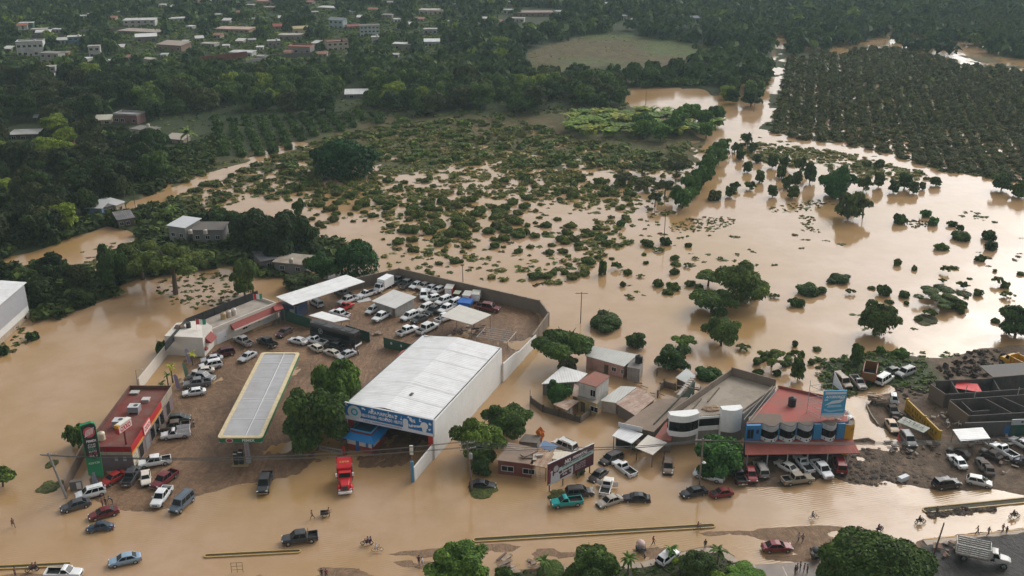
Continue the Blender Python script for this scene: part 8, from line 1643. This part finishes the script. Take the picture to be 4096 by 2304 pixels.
# ---------------------------------------------------------------- people
PMAT = {}
def cloth(col):
    k = tuple(round(c, 3) for c in col)
    if k not in PMAT:
        m, t, b = nodes('cloth'); b.inputs['Base Color'].default_value = (*k, 1); b.inputs['Roughness'].default_value = 0.8
        n = noise(t, objpos(t), 9.0, 3); L(t, mixc(t, 0.5, k, ramp(t, n, [(0.3, 0.5), (0.7, 1.1)]), 'MULTIPLY'), b.inputs['Base Color']); PMAT[k] = m
    return PMAT[k]
POSE = {}
def pose_mesh(pose):
    """one continuous skinned body 1.70 m tall, facing +x; returns mesh"""
    if pose in POSE: return POSE[pose]
    v = []; e = []; r = []
    def pt(p, rr, par=None):
        v.append(p); r.append(rr)
        if par is not None: e.append((par, len(v)-1))
        return len(v)-1
    sit = pose in ('ride', 'ride_back'); hz = .92 if not sit else .86; lean = .12 if pose == 'ride' else .05
    if pose == 'bend': lean = .45
    pel = pt((0, 0, hz), .135); bel = pt((lean*.3, 0, hz+.18), .125, pel); che = pt((lean*.7, 0, hz+.38), .15, bel); nek = pt((lean, 0, hz+.53), .06, che)
    hd = pt((lean+.03, 0, hz+.63), .085, nek); crn = pt((lean+.02, 0, hz+.74), .075, hd); nose = pt((lean+.125, 0, hz+.645), .018, hd)
    for s in (-1, 1):
        sh = pt((lean*.85, s*.18, hz+.46), .065, che)
        if sit: el, wr = (lean+.22, s*.27, hz+.24), (lean+.47, s*.24, hz+.18)
        elif pose == 'push': el, wr = (lean+.18, s*.24, hz+.22), (lean+.42, s*.2, hz+.12)
        elif pose == 'bend': el, wr = (lean+.15, s*.22, hz+.15), (lean+.25, s*.2, hz-.1)
        elif pose == 'walk': el, wr = (lean*.8-.10*s, s*.25, hz+.20), (lean*.8-.02*s+.08-.12*s, s*.25, hz-.03)
        else: el, wr = (lean*.8-.02, s*.25, hz+.19), (lean*.8+.06, s*.25, hz-.05)
        a = pt(el, .042, sh); b = pt(wr, .03, a); d = (Vector(wr)-Vector(el)).normalized(); pm = pt(tuple(Vector(wr)+d*.07), .032, b)
        for i, (oy, ln) in enumerate(((-.03, .065), (-.01, .08), (.01, .075), (.03, .06))): f1 = pt(tuple(Vector(wr)+d*(.07+ln*.6)+Vector((0, oy, 0))), .010, pm); pt(tuple(Vector(wr)+d*(.07+ln)+Vector((.02, oy, -.01))), .008, f1)
        pt(tuple(Vector(wr)+d*.06+Vector((.05, -s*.03, .01))), .010, b)
        hp = pt((0, s*.10, hz-.06), .105, pel)
        if sit: kn, an = (.40, s*.20, hz-.14), (.22, s*.2, hz-.55)
        elif pose == 'walk': kn, an = (.20*s+.04, s*.10, hz-.45), (.34*s-.06, s*.09, .09)
        else: kn, an = (.03, s*.11, hz-.44), (-.02, s*.11, .09)
        k_ = pt(kn, .062, hp); c_ = pt(tuple(Vector(kn).lerp(Vector(an), .35)), .058, k_); a_ = pt(an, .036, c_); pt((an[0]+.15, an[1], an[2]-.05), .035, a_)
    me = bpy.data.meshes.new('person'); me.from_pydata(v, e, []); o = bpy.data.objects.new('tmp', me); COL.objects.link(o)
    md = o.modifiers.new('s', 'SKIN'); 
    for i, sv in enumerate(me.skin_vertices[0].data): sv.radius = (r[i], r[i]); sv.use_root = (i == 0)
    o.modifiers.new('u', 'SUBSURF').levels = 1
    dg = bpy.context.evaluated_depsgraph_get(); m2 = bpy.data.meshes.new_from_object(o.evaluated_get(dg)); bpy.data.objects.remove(o); bpy.data.meshes.remove(me)
    m2.polygons.foreach_set('use_smooth', [True]*len(m2.polygons)); POSE[pose] = (m2, hz, lean); return POSE[pose]
def person(loc, rz, pose, shirt, legs, label, hair=(.012,.010,.009), short=False, group=None, scale=1.0, helmet=False, headcol=None):
    m0, hz, lean = pose_mesh(pose); me = m0.copy(); me.name = 'person'; me.materials.clear()
    for q in (MAT['skin'], cloth(shirt), cloth(legs)): me.materials.append(q)
    for p in me.polygons:
        c = p.center; arm = abs(c.y) > .215 and c.z > hz-.2
        if c.z > hz+.50: i = 0
        elif c.z > hz-.02: i = 0 if (arm and c.z < hz+.26) else 1
        elif abs(c.y) > .215 and c.z > hz-.2: i = 0
        elif c.z < (.48 if short else .10): i = 0
        else: i = 2
        if pose in ('ride', 'ride_back') and c.z < hz-.02: i = 0 if (c.z < hz-.5) else (0 if c.x > .3 and c.z > hz and abs(c.y) > .2 else 2)
        p.material_index = i
    o = bpy.data.objects.new('person', me); COL.objects.link(o); o.location = loc; o.rotation_euler = (0, 0, rz); o.scale = (scale,)*3; tag(o, label, 'person', group)
    q = MB(); q.blob((lean-.01, 0, hz+.715), (.105, .095, .085), 2, 10, 6, .05); q.build('helmet' if helmet else 'hair', cloth(headcol or hair), o, smooth=True); return o
def dirpx(a, b): A, B = G(*a), G(*b); return math.atan2(B.y-A.y, B.x-A.x)
Pn = person
Pn(G(1318,2066), dirpx((1318,2066),(1250,2078)), 'push', (.42,.20,.17), (.12,.10,.09), 'person in a pink top bending to push a handcart through the water')
Pn(G(1250,2077), dirpx((1250,2077),(1200,2085)), 'walk', (.15,.11,.09), (.08,.07,.06), 'person in dark clothes walking ahead of the handcart')
t = thing('handcart', 'dark two wheeled handcart pushed through shallow water', 'cart', G(1298,2064), dirpx((1298,2064),(1240,2070))); q = MB(); q.b2(-.6, .6, -.4, .4, .45, .55); q.b2(-.6, .6, -.4, -.36, .55, .85); q.b2(-.6, .6, .36, .4, .55, .85); q.b2(.56, .6, -.36, .36, .55, .85); q.build('tray', MAT['plain'], t, (.05,.055,.06))
for s in (-1, 1): q = MB(); q.torus((0, s*.5, .33), .3, .035, 'Y'); q.build('wheel', MAT['rubber'], t); q = MB(); q.tube((-.6, s*.3, .55), (-1.2, s*.3, .9), .025); q.build('handle', MAT['darkmetal'], t)
Pn(G(1676,2260), 1.2, 'stand', (.08,.03,.05), (.10,.06,.10), 'person in a dark dress walking beside one in white')
Pn(G(1690,2266), 2.6, 'walk', (.70,.68,.68), (.66,.62,.62), 'person all in white walking on the wet road')
Pn(G(1288,2312), 2.0, 'stand', (.05,.05,.055), (.1,.1,.1), 'person in dark clothes at the bottom edge of the road')
Pn(G(1306,2314), 2.0, 'stand', (.26,.04,.05), (.08,.08,.08), 'person in a dark red top at the bottom edge of the road')
Pn(G(55,2110), 2.4, 'walk', (.16,.07,.05), (.10,.05,.04), 'lone person wading in brown near the picture edge')
Pn(G(2612,2182), 0.2, 'walk', (.38,.04,.04), (.05,.05,.055), 'person in red walking on the road below the kerbed strip')
Pn(G(2820,2195), 1.8, 'stand', (.035,.04,.06), (.04,.045,.06), 'person in a dark coat carrying something pink by the palm', headcol=(.5,.05,.08))
Pn(G(3192,2168), 0.6, 'walk', (.45,.40,.38), (.10,.09,.10), 'person in a pale top on the road beside a darker dressed one')
Pn(G(3209,2170), 0.8, 'walk', (.20,.18,.18), (.08,.08,.10), 'person in grey on the road beside the pale topped one', scale=.93)
for i, (x, y, c_, lb) in enumerate(((3188,2292,(.16,.13,.12),'person in brown in the group at the corner of the big tree'),(3200,2285,(.05,.05,.055),'person in black in the group at the corner of the big tree'),(3214,2290,(.40,.12,.12),'person in pale red in the group at the corner of the big tree'),(3228,2296,(.10,.10,.11),'person in grey at the end of the group by the big tree'),(3180,2300,(.07,.06,.06),'person in dark clothes at the front of the group by the big tree'))): Pn(G(x, y), RV.uniform(0, 6), 'stand', c_, (.06,.055,.06), lb)
Pn(G(3745,2062), 1.5, 'stand', (.09,.07,.06), (.07,.06,.05), 'person standing at the tip of the broken yellow reservation')
Pn(G(3908,2140), 2.9, 'walk', (.30,.24,.18), (.08,.07,.06), 'person in tan on the pavement above the dark lot')
Pn(G(3951,2144), 0.3, 'walk', (.14,.11,.12), (.07,.06,.06), 'person in dull clothes on the pavement between two others')
Pn(G(4008,2132), 0.3, 'walk', (.48,.20,.20), (.10,.11,.16), 'person in a pink top on the pavement near the picture edge')
Pn(G(4024,2136), 0.3, 'stand', (.08,.06,.06), (.09,.07,.06), 'smaller person beside the pink topped one', scale=.85)
Pn(G(3806,1874), .5, 'stand', (.03,.10,.08), (.06,.06,.07), 'person in dark green at the door of the white sedan')
Pn(G(3946,1938), 3.4, 'bend', (.40,.42,.30), (.10,.09,.08), 'person bending at the open door of the white hatchback')
Pn(G(412,2028)+Vector((0, 0, 0)), 4.0, 'stand', (.28,.08,.08), (.1,.1,.1), 'person in red at the far side of the dark red sedan'); Pn(G(425,2024), 4.4, 'stand', (.12,.10,.09), (.1,.1,.1), 'person in brown behind the dark red sedan'); Pn(G(452,2018), 3.5, 'bend', (.05,.05,.05), (.06,.05,.05), 'person leaning at the boot of the dark red sedan')
Pn(G(1402,1402), 1.0, 'stand', (.03,.03,.032), (.03,.03,.03), 'person in black beside the nose of the coach'); Pn(G(2628,1505), 2.0, 'stand', (.12,.1,.1), (.08,.08,.08), 'person at the water edge by the pink house annex')
Pn(G(62,2305), 0, 'stand', (.12,.07,.06), (.08,.07,.06), 'person at the bottom corner behind the white pickup')
# two wheelers
def bike(kind, p0, p1, label, col=(.1,.1,.1), z=0.0):
    R_, F_ = G(*p0), G(*p1); m = (R_+F_)/2; t = thing('motorcycle' if kind == 'moto' else 'bicycle', label, 'motorcycle' if kind == 'moto' else 'bicycle', (m.x, m.y, z), math.atan2(F_.y-R_.y, F_.x-R_.x)); w = .64 if kind == 'moto' else .55; R0 = .28 if kind == 'moto' else .31; tr = .055 if kind == 'moto' else .022
    for x in (-w, w): q = MB(); q.torus((x, 0, R0+tr), R0, tr); o = q.build('wheel', MAT['rubber'], t); q = MB(); q.tube((x, -.04, R0+tr), (x, .04, R0+tr), .07 if kind == 'moto' else .03); q.build('hub', MAT['chrome'], o)
    q = MB(); r_ = .05 if kind == 'moto' else .022; q.path([(-w, 0, R0), (-.12, 0, .45), (w*.65, 0, .75), (w, 0, R0)], r_); q.path([(-w, 0, R0), (-.25, 0, .75), (w*.65, 0, .78), (w*.6, 0, 1.0)], r_); q.build('frame', MAT['paint'], t, col)
    q = MB(); q.path([(w*.55, -.33, 1.02), (w*.62, 0, .98), (w*.55, .33, 1.02)], .022); q.build('handlebar', MAT['darkmetal'], t)
    if kind == 'moto':
        q = MB(); q.blob((.18, 0, .80), (.30, .15, .14), 2, 10, 6, .0); q.build('fuel_tank', MAT['carpaint'], t, col); q = MB(); q.box((-.38, 0, .79), (.75, .26, .12)); q.build('seat', MAT['rubber'], t); q = MB(); q.blob((.05, 0, .45), (.25, .16, .18), 3, 8, 6, .1); q.build('engine', MAT['darkmetal'], t); q = MB(); q.box((w*.72, 0, .9), (.1, .18, .18)); q.build('headlight', MAT['headlamp'], t)
    else: q = MB(); q.box((-.27, 0, .83), (.26, .15, .06)); q.build('saddle', MAT['rubber'], t)
    return t
def rider(b, shirt, label, back=0.0, helmet=False, hc=None, sc=.97, legs=(.06,.06,.08), dz=-.08):
    a = b.rotation_euler.z; o = -.28-back; return Pn((b.location.x+math.cos(a)*o, b.location.y+math.sin(a)*o, b.location.z+dz), a, 'ride', shirt, legs, label, helmet=helmet, headcol=hc, scale=sc)
b = bike('moto', (1486,2178), (1450,2180), 'motorcycle carrying two people on the open road', (.25,.05,.04)); rider(b, (.09,.09,.22), 'first rider in blue on the motorcycle with two people'); rider(b, (.14,.07,.10), 'passenger in purple on the motorcycle with two people', .42)
b = bike('bicycle', (1492,2206), (1528,2204), 'bicycle ridden by a person in white on the open road'); rider(b, (.62,.63,.64), 'cyclist in white with a white cap on the open road', hc=(.6,.6,.6), legs=(.4,.4,.42))
b = bike('moto', (3662,2096), (3698,2092), 'dark motorcycle passing the broken yellow reservation', (.05,.06,.06)); rider(b, (.04,.045,.05), 'rider in black on the motorcycle by the broken reservation', helmet=True)
b = bike('moto', (4040,2072), (4072,2070), 'black motorcycle near the picture edge on the wet road', (.03,.03,.03)); rider(b, (.03,.03,.035), 'rider in black on the motorcycle near the picture edge', helmet=True)
b = bike('moto', (3506,2132), (3526,2122), 'motorcycle half hidden by the largest tree', (.12,.04,.06)); rider(b, (.18,.12,.14), 'rider in grey on the motorcycle by the largest tree')
b = bike('bicycle', (2778,2120), (2814,2118), 'loaded bicycle passing the end of the kerbed strip'); rider(b, (.32,.10,.09), 'cyclist in red at the end of the kerbed strip')
b = bike('bicycle', (3240,2078), (3266,2076), 'bicycle crossing the shallow water in front of the shop'); rider(b, (.30,.28,.28), 'cyclist in grey in front of the shop')
b = bike('moto', (148,2282), (112,2290), 'motorcycle with two people beside the corner reservation', (.05,.05,.05)); rider(b, (.22,.05,.05), 'driver in red on the motorcycle by the corner reservation'); rider(b, (.10,.07,.09), 'passenger on the motorcycle by the corner reservation', .42)
for i, (a, c_, lb) in enumerate((((1418,1400),(1424,1412),'motorcycle closest to the coach nose'), ((1428,1408),(1436,1424),'motorcycle parked beside another by the coach nose'), ((1398,1408),(1412,1412),'red motorcycle behind the silver sedan by the coach'))): bike('moto', a, c_, lb, ((.08,.08,.08), (.12,.1,.09), (.3,.03,.03))[i], .07)
bike('moto', (774,1692), (778,1712), 'muddy motorcycle parked behind the stake sided pickup', (.1,.08,.07), .07)
# mototaxi
def mototaxi(p0, p1, label, top, z=0):
    R_, F_ = G(*p0), G(*p1); m = (R_+F_)/2; t = thing('mototaxi', label, 'mototaxi', (m.x, m.y, z), math.atan2(F_.y-R_.y, F_.x-R_.x))
    q = MB(); q.b2(-1.2, .0, -.6, .6, .3, .75); q.build('body', MAT['paint'], t, (.04,.04,.045)); q = MB(); q.blob((-.55, 0, 1.45), (.85, .62, .42), 3, 12, 8, .0); q.build('canopy', MAT['plain'], t, top, True); q = MB()
    for s in (-1, 1): q.tube((-1.1, s*.55, .7), (-1.0, s*.5, 1.5), .03); q.tube((-.05, s*.55, .7), (-.1, s*.5, 1.5), .03)
    q.build('canopy_frame', MAT['darkmetal'], t)
    for x, y in ((-.7, -.6), (-.7, .6), (1.1, 0)): q = MB(); q.torus((x, y, .3), .25, .06); q.build('wheel', MAT['rubber'], t)
    q = MB(); q.path([(0, 0, .5), (.7, 0, .75), (1.1, 0, .32)], .06); q.path([(.75, -.35, 1.0), (.75, 0, .9), (.75, .35, 1.0)], .025); q.build('fork', MAT['darkmetal'], t); q = MB(); q.box((.3, 0, .8), (.55, .26, .14)); q.build('seat', MAT['rubber'], t)
mototaxi((2560,2200), (2576,2228), 'mototaxi with a pale pink canopy parked at the pavement', (.50,.36,.33)); mototaxi((3262,2236), (3248,2216), 'dark covered mototaxi beside the largest tree', (.05,.05,.06), .08)
# loose things
t = thing('appliance', 'white fridge lying on the gravel by the big puddle', 'fridge', G(3612,1922), rad(30)); q = MB(); q.b2(-.95, .95, -.4, .4, .1, .85); q.build('casing', MAT['plain'], t, (.62,.65,.68)); q = MB(); q.b2(-.93, .93, -.42, -.4, .14, .8); q.build('door', MAT['plain'], t, (.55,.58,.6))
t = thing('tarpaulin', 'bright blue tarpaulin tent among the white cars of the yard', 'tarpaulin', G(1862,1232), rad(-20)); q = MB(); q.prism([(-1.6, -1.2), (1.6, -1.2), (1.6, 1.2), (-1.6, 1.2)], 1.3, [1.7, 1.8, 2.0, 2.1], True, True); q.add([(-1.6, -1.25, 1.4), (1.6, -1.25, 1.3), (1.7, -1.5, .5), (-1.5, -1.5, .6)], [(3, 2, 1, 0)]); q.build('sheet', MAT['plain'], t, (.015,.12,.42)); q = MB(); [q.tube((x, y, 0), (x, y, 1.4), .04) for x in (-1.5, 1.5) for y in (-1.1, 1.1)]; q.build('frame', MAT['darkmetal'], t)
t = thing('fallen_sheet', 'white striped roofing sheets lying in the mud by the carport', 'sheet', G(1455,1203), rad(28)); q = MB(); [q.b2(-1.6, 1.6, -.9+.62*k, -.35+.62*k, .12+.02*k, .18+.02*k) for k in range(3)]; q.build('sheet', MAT['plain'], t, (.62,.60,.58))
debris('scrap_heap', 'dark heap of scrap and tools under the dirty white canopy', 1880, 1325, 16, 3.4, [(.07,.06,.055), (.12,.08,.07), (.2,.17,.14)], 12, .1, 'scrap')
debris('junk_pile', 'pale junk frame standing in the middle of the yard mud', 1510, 1338, 9, 1.2, [(.36,.29,.22), (.25,.2,.16), (.4,.36,.3)], 13, .1, 'junk', (.4, 1.3))
debris('scrap_heap', 'planks and scrap around the dark shop front in the lot', 3850, 1790, 14, 4.0, [(.06,.055,.05), (.15,.12,.1), (.3,.28,.25)], 14, .1, 'scrap')
debris('scrap_heap', 'boards and wheels scattered behind the lettered wall', 3790, 1680, 16, 4.2, [(.25,.2,.16), (.12,.1,.09), (.4,.37,.33)], 15, .15, 'scrap')
debris('scrap_heap', 'car parts lying beside the small black wreck', 3620, 1660, 14, 2.6, [(.08,.07,.06), (.2,.17,.14), (.3,.27,.24)], 16, .15, 'scrap')
debris('wreckage', 'broken handcart and poles on the flooded verge at the bottom', 2070, 2262, 12, 2.6, WOODC, 17, .1, 'wreckage', (.6, 2.4))
debris('scrap_heap', 'heap of scrap in front of the slatted lorry', 3790, 2210, 14, 3.0, [(.14,.07,.05), (.22,.16,.12), (.34,.3,.26)], 18, .25, 'scrap')
for i, (x, y, n_, z_, lb) in enumerate(((3935,1690,12,.1,'clutter of crates and sheets between the white sheet canopy and the shop fronts'), (3900,1610,10,.1,'rubbish inside the front rooms of the unfinished building'), (4040,1620,10,.1,'rubbish in the far rooms of the unfinished building'), (3990,1770,14,.1,'parts and tyres heaped before the shop fronts'), (3680,1800,10,.1,'debris strewn by the end of the lettered wall'), (3530,1790,9,.1,'planks washed up on the gravel below the flooded drive'), (3440,1535,7,.2,'scrap lying among the wrecks in the grass'), (4000,1880,8,.1,'parts dropped around the stripped wrecks in the lot'))): debris('scrap_heap', lb, x, y, n_, 3.2, [(.10,.085,.07), (.22,.18,.15), (.34,.31,.28), (.06,.05,.05)], 30+i, z_, 'scrap')
t = thing('panel_roof', 'grey green lettered panel leaning over wrecks', 'panel', G(3648,1735), rad(-52)); q = MB(); q.prism([(-2.6, -1.0), (2.6, -1.0), (2.6, 1.0), (-2.6, 1.0)], [1.6, 1.7, 1.95, 1.9], [1.68, 1.78, 2.03, 1.98], True, True); p_ = q.build('panel', MAT['paint'], t, (.40,.42,.35)); scrawl('', p_, (0, 0, 2.12), 4.2, .9, 'black', rx=2); q = MB(); [q.tube((x, y, 0), (x, y, 1.7), .05) for x in (-2.4, 2.4) for y in (-.8, .8)]; q.build('leg', MAT['darkmetal'], t)
t = thing('torn_sign', 'torn red panel leaning beside the lettered grey panel', 'panel', G(3600,1755), rad(60)); q = MB(); q.prism([(-1.6, -.4), (1.6, -.4), (1.6, .4), (-1.6, .4)], [.2, .9, 1.2, .5], [.26, .96, 1.26, .56], True, True); q.build('sheet', MAT['paint'], t, (.42,.05,.03))
t = thing('frame_rack', 'metal pipe rack standing in water at the bottom of the road', 'rack', G(950,2290), rad(5)); q = MB(); [q.tube((x, 0, 0), (x, 0, 1.7), .03) for x in (-.8, 0, .8)]; [q.tube((-.8, 0, z), (.8, 0, z), .025) for z in (.5, 1.1, 1.7)]; q.build('rail', MAT['darkmetal'], t)
for i, (x, y, rz_, lb) in enumerate(((3790,1700,.4,'white plastic chair fallen behind the lettered wall'), (3838,1706,1.2,'white plastic chair standing beside the stacked boards'))):
    t = thing('plastic_chair', lb, 'chair', G(x, y)+Vector((0, 0, .15)), rz_); q = MB(); q.b2(-.25, .25, -.25, .25, .42, .46); q.build('seat', MAT['white'], t); q = MB(); q.b2(-.25, .25, .22, .26, .46, .95); q.build('backrest', MAT['white'], t)
    for a in (-.22, .22):
        for c_ in (-.22, .22): q = MB(); q.tube((a, c_, 0), (a, c_, .42), .03); q.build('leg', MAT['white'], t)
# heaps of earth and rubble behind the lot
RUB = Mass(); rp = [leaves(77+k, [(0, 0, .1, .8, .8, .5)], 40, .35) for k in range(3)]
for pl, sp, h in (([(3740,1470),(3830,1440),(3960,1450),(4010,1500),(3960,1515),(3780,1520)], 1.3, .9), ([(3800,1425),(3920,1400),(4030,1410),(4040,1440),(3900,1445)], 1.4, .7), ([(3560,1560),(3720,1520),(3730,1590),(3620,1600)], 1.6, .5), ([(3330,1860),(3700,1850),(3740,1930),(3420,1945)], 1.1, .12), ([(3420,1790),(3700,1800),(3700,1850),(3380,1850)], 1.4, .12), ([(3690,2050),(3980,2030),(3980,2045),(3720,2065)], .8, .3)):
    for X, Y, a, b_ in scatter([pl], sp, 60): r = RV.uniform(.35, 1.0)*(1 if h > .25 else .6); RUB.put(RV.choice(rp), (X, Y, .1), r, h*RV.uniform(.4, 1.3), RV.choice([(.065,.048,.038), (.09,.065,.047), (.045,.04,.037), (.12,.09,.068)]), RV.uniform(0, 6))
RUB.build('rubble', 'rubblemass')
# drains of sack and litter on the verge: scattered pale bits
LIT = Mass()
for pl, sp in (([(2000,2260),(2560,2250),(2700,2280),(2300,2300)], 1.2), ([(3640,1640),(3780,1640),(3830,1700),(3740,1700)], 1.0), ([(3360,1840),(3740,1830),(3760,1930),(3400,1940)], 2.2), ([(420,1830),(1200,1800),(1500,1900),(700,2000)], 5.0), ([(1200,1260),(1700,1260),(1700,1420),(1300,1420)], 3.0)):
    for X, Y, a, b_ in scatter([pl], sp, 61): r = RV.uniform(.12, .3); LIT.put(rp[0][:2] if False else (rp[0][0][:6], rp[0][1][:6]), (X, Y, .12), r, .12, RV.choice([(.30,.26,.22), (.45,.42,.38), (.08,.06,.05)]), RV.uniform(0, 6))
LIT.build('litter', 'rubblemass')
# ---------------------------------------------------------------- humid air
HZ = 0.00014
if HZ:
    m = bpy.data.materials.new('haze'); m.use_nodes = True; t = m.node_tree; t.nodes.clear(); out = t.nodes.new('ShaderNodeOutputMaterial'); v = t.nodes.new('ShaderNodeVolumePrincipled')
    v.inputs['Color'].default_value = (.62, .82, .84, 1); v.inputs['Density'].default_value = HZ; v.inputs['Anisotropy'].default_value = 0.2; t.links.new(v.outputs[0], out.inputs['Volume'])
    q = MB(); q.b2(-3200, 3200, -60, 4300, -3, 99); o = q.build('haze', m); tag(o, kind='stuff')
